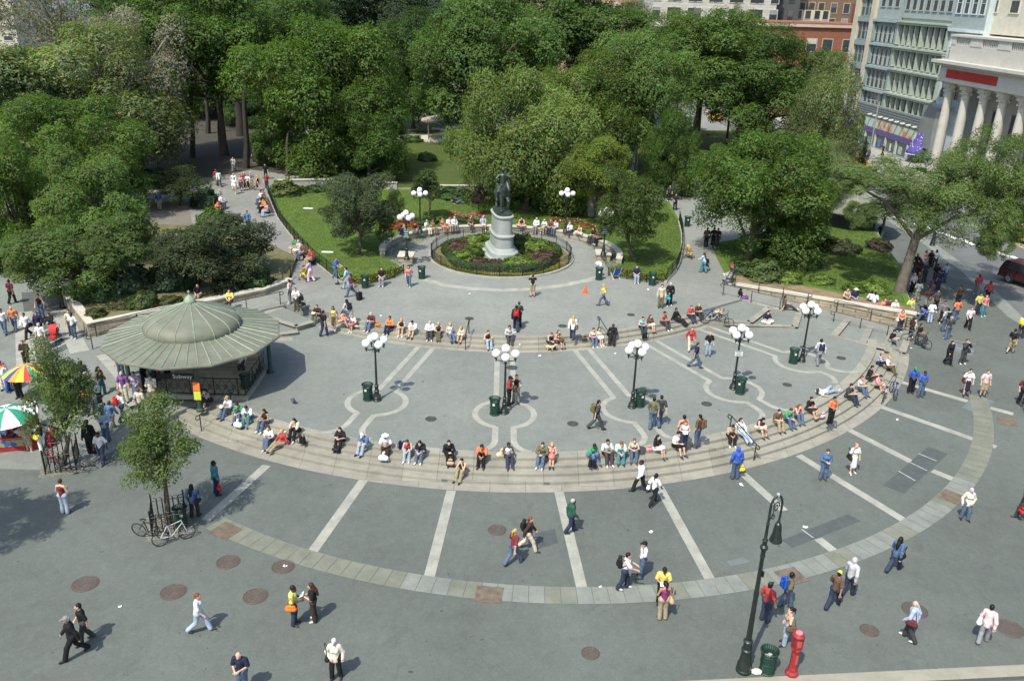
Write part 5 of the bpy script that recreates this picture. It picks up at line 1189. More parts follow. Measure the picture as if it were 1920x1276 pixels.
def carpet(name, pts, z, n, size, colors, label, hgt=.15, seed=1):
    "many small leaves or blooms over a polygon"
    g = np.random.default_rng(seed); P2 = [Vector(p[:2]) for p in pts]; xs = [p.x for p in P2]; ys = [p.y for p in P2]; out = []
    while len(out) < n:
        x = g.uniform(min(xs), max(xs)); y = g.uniform(min(ys), max(ys)); ins = False; j = len(P2)-1
        for i in range(len(P2)):
            if (P2[i].y > y) != (P2[j].y > y) and x < (P2[j].x-P2[i].x)*(y-P2[i].y)/(P2[j].y-P2[i].y)+P2[i].x: ins = not ins
            j = i
        if ins: out.append((x, y, z+hgt*g.random()*(.6+.6*math.sin(x*3)*math.sin(y*2.3))))
    P_ = np.array(out); me = leaf_mesh(name, P_, np.tile([0, 0, 1.], (n, 1)), size, seed)
    c = np.array(colors)[g.integers(0, len(colors), n)]; c = c*np.exp(g.normal(0, .2, (n, 1))); me.attributes['tint'].data.foreach_set('color', np.concatenate([c, np.ones((n, 1))], 1).astype(np.float32).ravel())
    o = link(name, me, None, None, 0, None, (1, 1, 1)); return tag(o, label, name.replace('_', ' '), None, 'stuff')
YEL = [(.28, .28, .03), (.12, .16, .03), (.35, .33, .06)]; REDF = [(.5, .05, .03), (.45, .08, .06), (.08, .12, .03)]; GRN = [(.06, .11, .025), (.09, .13, .03), (.05, .08, .03)]
ringpts = lambda r, a0, a1: [(SC.x+r*math.cos(R(a)), SC.y+r*math.sin(R(a))) for a in range(a0, a1+1, 8)]
mb = MB().prism(ringpts(5.4, 0, 352), U, U+.06); tag(mb.build('bed_soil', mat('bed_soil', (.13, .12, .05), .95, .4, 2)), kind='structure')
carpet('yellow_flowers', ringpts(5.25, -160, -20)+ringpts(4.75, -160, -20)[::-1], U+.06, 2600, .10, YEL, 'yellow edging flowers inside the ring fence of the statue', .14)
carpet('yellow_flowers', gp(U, (650, 530), (690, 532), (738, 520), (757, 508), (752, 503), (730, 511), (690, 522), (655, 522)), U+.05, 2200, .13, YEL+GRN, 'yellow and green planting along the front of the left lawn', .35)
carpet('yellow_flowers', gp(U, (1140, 514), (1180, 521), (1215, 527), (1248, 526), (1246, 516), (1215, 516), (1180, 511), (1145, 505)), U+.05, 2200, .13, YEL+GRN, 'yellow and green planting along the front of the right lawn', .35)
carpet('red_flowers', gp(U, (716, 436), (750, 432), (795, 424), (800, 412), (770, 410), (735, 420)), U+.05, 2200, .14, REDF, 'red flowers left of the curved wall', .3)
carpet('red_flowers', gp(U, (835, 412), (870, 414), (915, 410), (915, 402), (870, 404), (845, 402)), U+.05, 2000, .14, REDF+[(.6, .5, .5)], 'red flowers behind the curved wall left of the statue', .3)
carpet('red_flowers', gp(U, (1025, 422), (1060, 420), (1105, 432), (1120, 428), (1075, 412), (1030, 414)), U+.05, 1600, .14, REDF+[(.6, .5, .4)]+GRN, 'red and white flowers behind the curved wall right of the statue', .3)
# lawns
def grass_mat(name, a, b):
    k = NT(name); k.rough(.9); v = k.co(); k.b.inputs['Specular IOR Level'].default_value = .15
    c = k.ramp(k.noise(.35, 7, .68, v), [(.28, a), (.72, b)]); c = k.mix(c, k.ramp(k.noise(9, 4, .75, v), [(.25, .62), (.75, 1.3)]), 1., 'MULTIPLY')
    c = k.mix(c, (.11, .085, .04), k.ramp(k.noise(.22, 5, .6, v), [(.60, 0.), (.75, .55)]))
    k.col(c); k.bump(k.noise(16, 4, .7, v), .6, .06); return k.m
GRASS = grass_mat('grass', (.075, .125, .026), (.110, .165, .038)); GRASS2 = grass_mat('grass_shade_tinted', (.055, .085, .022), (.085, .115, .03))  # second grass is a darker copy, tree shade mixed into its colour
def lawn(pts, z, m, label, h=.1):
    o = MB().prism([p[:2] for p in pts], z-.2, z+h).build('lawn', m); return tag(o, label, 'lawn', None, 'stuff')
CURV = [(q[0], q[1]) for q in exp]
lawn(gp(U, (505, 366), (524, 412), (542, 436), (564, 462), (594, 494), (630, 522), (650, 528), (690, 530), (738, 518), (757, 506))+[p for p in CURV[::-1] if p[0] < SC.x]+gp(U, (950, 405), (950, 352), (745, 356), (620, 350), (518, 353)), U, GRASS, 'sunlit lawn left of and behind the statue')
lawn(CURV[:len(CURV)//2]+gp(U, (950, 406), (950, 352), (1100, 352), (1255, 380), (1274, 416), (1280, 450), (1275, 490), (1250, 525), (1215, 526), (1180, 521), (1140, 512)), U, GRASS, 'sunlit lawn right of the statue', .098)
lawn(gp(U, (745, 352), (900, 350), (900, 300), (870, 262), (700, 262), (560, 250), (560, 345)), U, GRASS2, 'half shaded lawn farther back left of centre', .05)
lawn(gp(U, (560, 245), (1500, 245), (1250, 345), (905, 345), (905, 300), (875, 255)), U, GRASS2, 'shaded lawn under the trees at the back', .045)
lawn([(15.9, 61.2), (16.2, 59.4), (27.0, 54.2), (30.8, 66), (33.0, 77), (28, 77), (16.5, 70)], .36, GRASS, 'lawn of the east planter', .14)
mb = MB().prism([(16.1, 60.2), (16.1, 59.45), (26.9, 54.2), (27.3, 55.2), (21, 59.3), (16.3, 62)], .3, .515); tag(mb.build('planting_soil', mat('light_soil', (.20, .145, .085), .95, .3, 1.5)), kind='structure')
mb = MB().prism([(-33, 60), (-32.4, 58.4), (-29.2, 52.5), (-25.25, 47.4), (-21.0, 50.9), (-16.9, 54.4), (-15.8, 56.6), (-16.5, 62), (-24, 70), (-34, 70)], .2, .78); tag(mb.build('planting_soil', mat('dark_soil', (.12, .115, .05), .95, .4, 1.2)), kind='structure')
SL = ['leafy shrub', 'rounded shrub', 'loose shrub']
r5 = random.Random(21)
def shrubs(zone, z, items, where, group):
    for i, (px, py, r_, h, c) in enumerate(items):
        p = G(px, py, z); bush(p.x, p.y, z, r_, h, c, '', i, group=group); SHR.append((bpy.context, p))
SHR = []
def sh(px, py, z, r_, h, c, label, i=0): p = G(px, py, z); bush(p.x, p.y, z-.05, r_, h, c, label, i)
ez1 = .5
for i, q in enumerate([(1432, 522, 1.5, 1.5, (.095, .14, .045), 'big light green shrub at the left of the east planter'), (1480, 528, 1.0, .8, GS, 'low green shrub right of the big light one in the east planter'), (1510, 500, 1.3, 1.3, G2, 'dark green shrub below the round tree in the east planter'), (1540, 530, .9, .7, GS, 'low green shrub at the middle of the east planter'), (1600, 545, .8, .6, G1, 'low green shrub behind the people sitting on the east wall'), (1640, 545, 1.1, .7, GS, 'light green shrub left of the leaning trunk'), (1575, 470, 1.6, 1.0, (.085, .100, .045), 'brownish shrub at the rear of the east planter'), (1648, 466, 1.1, .9, (.085, .075, .048), 'purple brown shrub at the kerb of the east planter'), (1515, 455, 1.8, 1.6, G3, 'dark shrub mass below the second kiosk'), (1395, 510, 1.1, .9, G3, 'dark shrub at the left end of the east planter'), (1460, 470, 1.6, 1.6, G3, 'dark shrub in the shade under the round tree')]): sh(q[0], q[1], ez1, *q[2:], i)
for i, q in enumerate([(270, 572, 1.0, .9, (.09, .12, .045), 'pale green shrub in the west planter'), (225, 575, .8, .5, (.10, .11, .045), 'low yellowish shrub in the west planter'), (180, 590, .7, .5, (.09, .11, .04), 'low shrub near the corner of the west planter'), (320, 568, .8, .5, (.09, .11, .04), 'low shrub behind the kiosk finial'), (250, 545, 1.8, 1.7, GD, 'dark shrub in the deep shade of the west planter'), (320, 535, 1.8, 1.7, GD, 'dark shrub under the wide olive shrub tree'), (180, 555, 1.5, 1.5, G3, 'dark shrub under the spreading tree at the west corner'), (480, 532, 1.3, 1.0, G3, 'dark shrub at the right end of the west planter')]): sh(q[0], q[1], .78, *q[2:], i)
for i, q in enumerate([(534, 365, 1.6, 1.5, (.12, .16, .05), 'yellow green shrub at the top corner of the left lawn'), (560, 362, .9, .8, GS, 'low green shrub right of the yellow green one'), (590, 358, 1.3, .6, G3, 'dark clipped shrub along the grey wall'), (855, 368, 2.2, .8, G3, 'dark hedge-like shrub behind the middle lawn'), (800, 418, 1.1, .7, G3, 'dark shrub below the small light tree'), (870, 418, 1.3, .5, G3, 'dark low shrub behind the curved wall'), (640, 345, 1.5, .9, G2, 'green shrub behind the grey wall'), (1150, 350, 2., 1.6, G3, 'dark shrub behind the bright tree'), (1060, 385, 2.2, 1.2, G3, 'dark shrub under the feathery elm'), (985, 385, 1.5, .9, GS, 'light shrub right behind the statue'), (800, 300, 1.2, .9, G3, 'dark shrub on the half shaded lawn'), (775, 265, 1.4, .8, G2, 'shrub before the pavilion'), (400, 420, 1.3, 1.4, G2, 'green shrub beside the lower west walk'), (385, 385, 1.2, 1.6, GD, 'dark shrub beside the upper west walk'), (300, 345, 2.2, 1.6, GD, 'dark shrub in the shade left of the west walk')]): sh(q[0], q[1], U+.08, *q[2:], i)
# pavilion behind
b = G(822, 262, U); e = empty('park_pavilion', b, 'pale roofed pavilion in the shade between the trees', 'pavilion', None, .3)
MB().lathe([(2.4, 2.55), (2.4, 2.75), (.3, 3.3), (0, 3.35)], n=10).build('roof', stone_mat('pavilion_roof', (.36, .31, .24)), e); MB().lathe([(2.9, 0), (2.9, .25), (0, .26)], n=14).build('floor', CAP, e)
for k in range(4): a = k*1.57+.6; MB().lathe([(.10, .2), (.09, 2.6)], (1.9*math.cos(a), 1.9*math.sin(a), 0), 8).build('column', MATS['pavilion_roof'], e, True)

TUFT = [(.085, .145, .030), (.105, .165, .038), (.075, .125, .028), (.13, .165, .05)]
carpet('grass', gp(U, (510, 370), (528, 412), (566, 462), (596, 494), (632, 521), (690, 528), (736, 516), (770, 468), (830, 432), (950, 425), (950, 356), (745, 360), (620, 354), (522, 357)), U+.1, 42000, .075, TUFT, 'grass blades on the lawn left of the statue', .05, 4)
carpet('grass', gp(U, (1140, 505), (1180, 518), (1248, 522), (1272, 490), (1277, 450), (1270, 416), (1250, 385), (1100, 372), (960, 420), (1060, 440), (1110, 465)), U+.1, 36000, .075, TUFT, 'grass blades on the lawn right of the statue', .05, 5)
carpet('grass', [(16.5, 62), (21, 59.8), (27.2, 56), (30.4, 66), (32.5, 76), (28, 76), (17, 70)], .5, 26000, .075, TUFT, 'grass blades on the lawn of the east planter', .05, 6)

b = G(50, 975, L); plant_tree('tree', Vector((b.x-4.6, b.y-5.9, L)), Vector((b.x-4.6, b.y-5.9, L+10.)), 2.5, 2.2, 'M', (.10, .15, .045), 'tall tree just outside the left edge, casting the leafy shadow on the pavement', False, 1.)
# ---------------------------------------------------------------- people
SKIN = tint_mat('skin', .55, .06, 5, False); CLOTH = tint_mat('cloth', .85, .22, 7); HAIR = tint_mat('hair', .5, .3, 18, False); LEATHER = tint_mat('bag_fabric', .6, .25, 9); SHOE = tint_mat('shoe_leather', .5, .2, 9, False)
EYE_ = mat('eye_dark', (.02, .015, .012), .3, .1)
def stripes_mat():
    k = NT('striped_cloth'); k.rough(.85); wv = k.add('ShaderNodeTexWave'); wv.inputs['Scale'].default_value = 3.2; wv.bands_direction = 'Z'; k.ln(k.co(), wv.inputs['Vector'])
    k.col(k.ramp(wv.outputs['Fac'], [(.45, (.62, .62, .64)), (.55, (.02, .025, .07))])); return k.m
STRIPE = stripes_mat()
def chk_mat(name, a, b, sc):
    k = NT(name); k.rough(.85); c = k.add('ShaderNodeTexVoronoi'); c.inputs['Scale'].default_value = sc; k.ln(k.co(), c.inputs['Vector'])
    k.col(k.mix(a, b, k.ramp(c.outputs['Color'], [(.45, 0.), (.55, 1.)]))); return k.m
CAMO = chk_mat('camouflage_cloth', (.10, .10, .055), (.25, .24, .18), 7.)
PAT = {'striped': STRIPE, 'camouflage': CAMO}
V3 = lambda *a: np.array(a, float)
def pose(hip=(0, 0, .92), ch=(0, .0, 1.34), hd=(0, -.02, 1.585), kn=((-.10, -.02, .50), (.10, -.02, .50)), an=((-.11, .03, .085), (.11, .03, .085)), el=((-.26, .03, 1.10), (.26, .03, 1.10)), wr=((-.27, -.06, .86), (.27, -.06, .86)), toe=((-.03, -.16, -.045), (.03, -.16, -.045)), look=(0, -1, -.1)):
    return dict(hip=V3(*hip), ch=V3(*ch), hd=V3(*hd), kn=[V3(*q) for q in kn], an=[V3(*q) for q in an], el=[V3(*q) for q in el], wr=[V3(*q) for q in wr], toe=[V3(*q) for q in toe], look=V3(*look))
SITL = dict(hip=(0, .09, .41), kn=((-.12, -.31, .56), (.12, -.31, .56)), an=((-.12, -.50, .09), (.12, -.50, .09)))
POSES = {
 'st': pose(), 'st2': pose(an=((-.14, .05, .085), (.13, -.08, .085)), kn=((-.11, -.01, .50), (.12, -.09, .50)), el=((-.27, .06, 1.11), (.29, .02, 1.12)), wr=((-.25, -.03, .87), (.12, -.14, .98))),
 'sp': pose(hd=(0, -.06, 1.575), el=((-.25, -.02, 1.12), (.25, -.02, 1.12)), wr=((-.07, -.28, 1.14), (.08, -.28, 1.12)), look=(0, -1, -.5)),
 'wk': pose(hip=(0, 0, .89), ch=(0, -.04, 1.31), hd=(0, -.08, 1.555), kn=((-.09, .08, .48), (.09, -.22, .50)), an=((-.09, .40, .16), (.09, -.33, .09)), el=((-.25, -.10, 1.08), (.25, .13, 1.09)), wr=((-.22, -.27, .90), (.25, .16, .84)), toe=((-.01, -.12, -.10), (.02, -.16, -.03))),
 'wk2': pose(hip=(0, 0, .91), ch=(0, -.03, 1.33), hd=(.01, -.06, 1.575), kn=((-.10, -.12, .50), (.10, .03, .48)), an=((-.10, -.18, .085), (.10, .24, .12)), el=((-.26, .10, 1.1), (.25, -.07, 1.09)), wr=((-.25, .10, .85), (.2, -.22, .92))),
 'tel': pose(el=((-.27, .02, 1.10), (.30, -.08, 1.20)), wr=((-.25, -.08, .87), (.14, -.10, 1.50)), an=((-.13, .03, .085), (.12, -.1, .085)), kn=((-.11, -.02, .5), (.11, -.09, .5))),
 'cam': pose(el=((-.24, -.20, 1.26), (.24, -.20, 1.26)), wr=((-.07, -.24, 1.53), (.07, -.24, 1.53)), an=((-.14, .03, .085), (.14, .03, .085))),
 'pt': pose(ch=(0, -.06, 1.33), hd=(0, -.10, 1.57), el=((-.23, -.22, 1.16), (.23, -.22, 1.16)), wr=((-.16, -.46, 1.04), (.16, -.46, 1.04)), kn=((-.10, .06, .48), (.10, -.14, .5)), an=((-.1, .22, .12), (.1, -.14, .085))),
 'si': pose(ch=(0, .02, .82), hd=(0, -.06, 1.05), el=((-.26, -.08, .62), (.26, -.08, .62)), wr=((-.06, -.32, .66), (.06, -.32, .66)), look=(0, -1, -.45), **SITL),
 'sl': pose(ch=(0, -.10, .79), hd=(0, -.24, .98), el=((-.22, -.22, .60), (.22, -.22, .60)), wr=((-.05, -.45, .58), (.05, -.45, .55)), look=(0, -.7, -.9), **SITL),
 'sk': pose(hip=(0, .09, .41), kn=((-.07, -.31, .58), (.07, -.31, .58)), an=((-.07, -.46, .09), (.07, -.46, .09)), ch=(0, .05, .83), hd=(0, .01, 1.07), el=((-.24, .0, .6), (.24, .0, .6)), wr=((-.10, -.25, .62), (.10, -.25, .62))),
 'sh': pose(ch=(0, -.06, .80), hd=(0, -.17, 1.02), el=((-.19, -.28, .64), (.19, -.28, .64)), wr=((-.06, -.24, .90), (.06, -.24, .90)), look=(0, -1, -.4), **SITL),
 'se': pose(hip=(0, .12, .41), kn=((-.12, -.33, .46), (.10, -.34, .44)), an=((-.16, -.72, .20), (.08, -.74, .16)), ch=(0, .16, .83), hd=(0, .12, 1.07), el=((-.28, .22, .58), (.26, .0, .6)), wr=((-.30, .30, .36), (.12, -.2, .56)), toe=((-.03, -.12, .06), (.03, -.12, .06))),
 'sx': pose(hip=(0, .0, .12), kn=((-.36, -.22, .14), (.36, -.22, .14)), an=((.10, -.32, .08), (-.10, -.40, .08)), ch=(0, -.06, .53), hd=(0, -.15, .76), el=((-.25, -.15, .32), (.25, -.15, .32)), wr=((-.05, -.33, .25), (.05, -.33, .25)), toe=((.10, -.04, -.03), (-.10, -.04, -.03)), look=(0, -.8, -.7)),
 'sb': pose(hip=(0, .10, .52), kn=((-.11, -.32, .52), (.11, -.32, .52)), an=((-.11, -.36, .085), (.11, -.38, .085)), ch=(0, .10, .95), hd=(0, .05, 1.19), el=((-.25, .03, .72), (.25, .03, .72)), wr=((-.09, -.20, .66), (.09, -.22, .66))),
 'ly': pose(hip=(0, .0, .13), kn=((-.10, -.36, .36), (.10, -.42, .16)), an=((-.10, -.52, .05), (.10, -.82, .07)), ch=(0, .40, .22), hd=(0, .63, .34), el=((-.26, .48, .10), (.26, .48, .10)), wr=((-.34, .25, .07), (.34, .25, .07)), toe=((-.02, -.14, -.01), (.03, -.06, .12)), look=(0, -.4, .6)),
}
POSES['wl'] = POSES['sb']
_pm = {}
def limb(a, b, ra, rb): return (tuple(a), tuple(b), ra, rb)
def hand(mb, e, w, sgn):
    "palm and five bent fingers rooted in the wrist"
    d = (w-e)/max(1e-6, np.linalg.norm(w-e)); up = V3(0, 0, 1) if abs(d[2]) < .9 else V3(0, -1, 0)
    s = np.cross(d, up); s /= np.linalg.norm(s); n = np.cross(s, d)
    p = w+d*.07
    for i, (o, l_) in enumerate(((-.030, .062), (-.010, .075), (.010, .070), (.030, .055))):
        a = p+s*o; b = a+d*l_*.55-n*.010; c = b+d*l_*.35-n*.028; mb.tube([a-d*.02, b, c], [.0105, .0095, .007], 5)
    a = w+d*.03+s*.036*sgn; b = a+d*.03+s*.026*sgn; c = b+d*.032+s*.004*sgn-n*.012; mb.tube([a-s*.02*sgn, b, c], [.012, .011, .008], 5)
def parts_of(pz, fem):
    J = POSES[pz]; hip, ch, hd = J['hip'], J['ch'], J['hd']; w = .165 if fem else .185; hw = .095 if fem else .088
    sh = [ch+V3(-w, .01, .04), ch+V3(w, .01, .04)]; hp = [hip+V3(-hw, 0, 0), hip+V3(hw, 0, 0)]
    lk = J['look']/np.linalg.norm(J['look']); mid = hip*.5+ch*.5
    return J, hip, ch, hd, sh, hp, lk, mid
def part_mesh(pz, fem, what):
    key = (pz, fem, what)
    if key in _pm: return _pm[key]
    J, hip, ch, hd, sh, hp, lk, mid = parts_of(pz, fem); pr = []; ex = None; k = .03; vox = .022; mats = [CLOTH]
    tr = (.115, .118, .13) if fem else (.118, .128, .145)
    hn = hd-lk*V3(0, 0, 0)
    def torso(g, low=True):
        q = [limb(hip+V3(0, 0, .02), mid, tr[0]+g+.012, tr[1]+g-.012), limb(mid, ch-V3(0, 0, .04), tr[1]+g-.012, tr[2]+g-.01), limb(sh[0]*.85+sh[1]*.15, sh[1]*.85+sh[0]*.15, .068+g, .068+g)]
        if fem: q += [('e', tuple(ch+V3(-.07, -.10, -.08)), (.07+g*.5,)*3), ('e', tuple(ch+V3(.07, -.10, -.08)), (.07+g*.5,)*3)]
        return q
    def arms(g, frac, tip=0.):
        q = []
        for i in (0, 1):
            e = J['el'][i]; w_ = J['wr'][i]
            if frac <= .6: q.append(limb(sh[i], sh[i]+(e-sh[i])*min(1, frac/.55), .062+g, .058+g+tip))
            else: q += [limb(sh[i], e, .060+g, .050+g), limb(e, e+(w_-e)*(frac-.6)/.4, .048+g, .042+g)]
        return q
    def legs(g, frac, flare=0.):
        q = [limb(hp[0], hp[1], .112+g, .112+g)]
        for i in (0, 1):
            n_, a_ = J['kn'][i], J['an'][i]
            if frac <= .5: q.append(limb(hp[i], hp[i]+(n_-hp[i])*frac*2, .092+g, .072+g+flare))
            else: q += [limb(hp[i], n_, .090+g, .064+g), limb(n_, n_+(a_-n_)*(frac-.5)*2, .062+g, .050+g+flare)]
        return q
    if what == 'body':
        mats = [SKIN, EYE_]; vox = .02
        pr = torso(-.012)+[limb(ch+V3(0, .01, .06), hd-V3(0, 0, .08), .058, .052), ('e', tuple(hd), (.075, .092, .112)), limb(hd+lk*.05+V3(0, 0, -.06), hd+lk*.055+V3(0, 0, -.065), .042, .038), limb(hd+lk*.088+V3(0, 0, .01), hd+lk*.104+V3(0, 0, -.02), .012, .016)]
        sd_ = np.cross(lk, V3(0, 0, 1)); sd_ /= max(1e-6, np.linalg.norm(sd_))
        pr += [('e', tuple(hd+sd_*.078*s), (.018, .022, .034)) for s in (-1, 1)]
        for i in (0, 1):
            e, w_ = J['el'][i], J['wr'][i]; d = (w_-e)/max(1e-6, np.linalg.norm(w_-e))
            pr += [limb(sh[i], e, .052, .040), limb(e, w_, .040, .027), limb(w_, w_+d*.07, .030, .034)]
            pr += [limb(hp[i], J['kn'][i], .086, .056), limb(J['kn'][i], J['kn'][i]*.6+J['an'][i]*.4, .054, .056), limb(J['kn'][i]*.6+J['an'][i]*.4, J['an'][i], .056, .036), limb(J['an'][i], J['an'][i]+J['toe'][i], .038, .026)]
        pr.append(limb(hp[0], hp[1], .105, .105)); ex = MB()
        for i in (0, 1): hand(ex, J['el'][i], J['wr'][i], -1 if i else 1)
        for s in (-1, 1): ex.ball(tuple(hd+lk*.082+sd_*.032*s+V3(0, 0, .018)), (.013, .011, .009), 6, 4, 1)
        ex.box(tuple(hd+lk*.093+V3(0, 0, -.055)), (.045, .012, .008), 0, 1)
    elif what == 'tee': pr = torso(.014)+arms(.014, .42, .012)
    elif what == 'tank': pr = torso(.012)[:2]+([limb(ch+V3(-.11, 0, -.02), ch+V3(.11, 0, -.02), .075, .075)] + torso(.012)[3:])
    elif what == 'jacket': pr = torso(.026)+arms(.018, .97)+[limb(hip+V3(0, 0, -.05 if hip[2] > .8 else .02), hip+V3(0, 0, .06), tr[0]+.05, tr[0]+.04)]
    elif what == 'hood': pr = torso(.026)+arms(.018, .97)+[('e', tuple(hd-lk*.02+V3(0, 0, .012)), (.105, .115, .135)), limb(hd-V3(0, 0, .08), ch, .09, .12)]
    elif what == 'trousers': pr = legs(.022, .985, .014)
    elif what == 'shorts': pr = legs(.026, .50, .012)
    elif what == 'skirt':
        kk = (J['kn'][0]+J['kn'][1])/2; hh = hip+V3(0, 0, .05)
        pr = [limb(hh, hip, .125, .15), limb(hip, hip+(kk-hip)*1.08, .15, .165)]
        if hip[2] < .8: pr = legs(.04, .5, .03)+[limb((hp[0]+hp[1])/2, kk, .13, .11)]
        k = .06
    elif what == 'dress':
        kk = (J['kn'][0]+J['kn'][1])/2; pr = torso(.014)[:2]+[limb(ch+V3(-.11, 0, -.02), ch+V3(.11, 0, -.02), .075, .075)]+[limb(hip, hip+(kk-hip)*1.0, .15, .17)]; k = .06
    elif what in ('shoeL', 'shoeR'):
        i = 0 if what == 'shoeL' else 1; a, t = J['an'][i], J['toe'][i]; mats = [SHOE]; vox = .018
        pr = [limb(a+V3(0, .01, -.02), a+t*.2, .052, .05), limb(a+t*.1+V3(0, 0, -.012), a+t*1.08, .046, .038)]
    elif what in ('short', 'long', 'tied', 'bald'):
        mats = [HAIR]; vox = .018; b = hd-lk*.022+V3(0, 0, .026)
        pr = [('e', tuple(b), (.088, .098, .108)), limb(hd-lk*.06+V3(0, 0, -.03), hd-lk*.055+V3(0, 0, .03), .06, .07)]
        dn = (ch-hd); dn /= np.linalg.norm(dn); bk = -V3(lk[0], lk[1], 0); bk /= max(1e-6, np.linalg.norm(bk))
        if what == 'long': pr += [limb(hd+bk*.07+V3(0, 0, 0), hd+bk*.115+dn*.20, .075, .085), limb(hd+bk*.115+dn*.2, hd+bk*.14+dn*.40, .085, .05), limb(hd+V3(-.075, 0, 0)+bk*.02, hd+V3(-.095, 0, 0)+bk*.05+dn*.22, .032, .04), limb(hd+V3(.075, 0, 0)+bk*.02, hd+V3(.095, 0, 0)+bk*.05+dn*.22, .032, .04)]
        if what == 'tied': pr += [limb(hd+bk*.09+V3(0, 0, .06), hd+bk*.16+V3(0, 0, .03), .035, .045), limb(hd+bk*.16+V3(0, 0, .03), hd+bk*.17+dn*.18, .035, .018)]
        if what == 'bald': pr = [limb(hd-lk*.06+V3(0, 0, -.03), hd-lk*.055+V3(0, 0, .0), .06, .055)]
    elif what == 'cap':
        mats = [CLOTH]; vox = .018; pr = [('e', tuple(hd-lk*.012+V3(0, 0, .045)), (.094, .104, .098)), limb(hd+lk*.08+V3(0, 0, .055), hd+lk*.16+V3(0, 0, .045), .045, .03)]; k = .015
    elif what == 'hat':
        mats = [CLOTH]; vox = .02; pr = [('e', tuple(hd+V3(0, 0, .08)), (.095, .105, .09)), ('e', tuple(hd+V3(0, 0, .055)), (.19, .20, .028))]; k = .02
    me = solid(pr, vox, k, what, mats, ex); _pm[key] = me; return me
COLS = {
 'white': (.72, .73, .72), 'black': (.014, .014, .016), 'grey': (.20, .21, .22), 'pale grey': (.45, .47, .48), 'dark grey': (.05, .052, .056), 'red': (.42, .022, .022), 'dark red': (.17, .018, .02), 'maroon': (.10, .02, .026), 'pink': (.58, .24, .25), 'pale pink': (.68, .48, .48), 'magenta': (.30, .02, .16), 'salmon': (.52, .16, .11), 'orange': (.72, .17, .02), 'yellow': (.74, .56, .03), 'lime': (.58, .66, .05), 'green': (.02, .26, .09), 'dark green': (.012, .10, .06), 'pale green': (.40, .56, .40), 'olive': (.12, .11, .05), 'brown': (.12, .07, .04), 'dark brown': (.045, .03, .022), 'tan': (.40, .29, .18), 'beige': (.50, .43, .31), 'cream': (.62, .56, .42), 'khaki': (.32, .26, .15), 'blue': (.02, .10, .50), 'pale blue': (.33, .46, .64), 'navy': (.016, .022, .065), 'denim blue': (.07, .16, .33), 'teal': (.03, .20, .25), 'turquoise': (.02, .42, .50), 'purple': (.16, .06, .25), 'lilac': (.45, .38, .60), 'striped': (.5, .5, .5), 'camouflage': (.15, .15, .1), 'pale jeans': (.30, .40, .50), 'jeans': (.075, .125, .21), 'dark jeans': (.03, .045, .085)}
HC = {'k': (.012, .010, .009), 'b': (.05, .028, .016), 'r': (.16, .055, .02), 'y': (.42, .28, .10), 'g': (.38, .37, .35)}
SK = {'l': (.56, .36, .26), 'm': (.34, .20, .125), 'd': (.085, .05, .034)}
TOPN = {'t': ('tee', 'shirt'), 'k': ('tank', 'tank top'), 'j': ('jacket', 'jacket'), 'o': ('hood', 'hooded top'), 'l': ('jacket', 'long-sleeved shirt'), 'd': ('dress', 'dress')}
BOTN = {'p': ('trousers', 'trousers'), 's': ('shorts', 'shorts'), 'k': ('skirt', 'skirt')}
DIRS = {'d': 0, 'dr': 45, 'r': 90, 'ur': 135, 'u': 180, 'ul': 225, 'l': 270, 'dl': 315}
rp = random.Random(99); PCOUNT = [0]
def bag_backpack(): 
    mb = MB(); mb.box((0, 0, 0), (.32, .17, .44)); mb.box((0, .11, -.07), (.24, .07, .22)); mb.tube([(-.11, -.08, .2), (-.12, -.2, .16), (-.12, -.2, -.1), (-.11, -.08, -.18)], .018, 5); mb.tube([(.11, -.08, .2), (.12, -.2, .16), (.12, -.2, -.1), (.11, -.08, -.18)], .018, 5); mb.tube([(-.04, -.05, .22), (0, -.05, .28), (.04, -.05, .22)], .012, 5); return mb
def soft(prims, nm): return solid(prims, .02, .05, nm, [LEATHER])
BAGS = {}
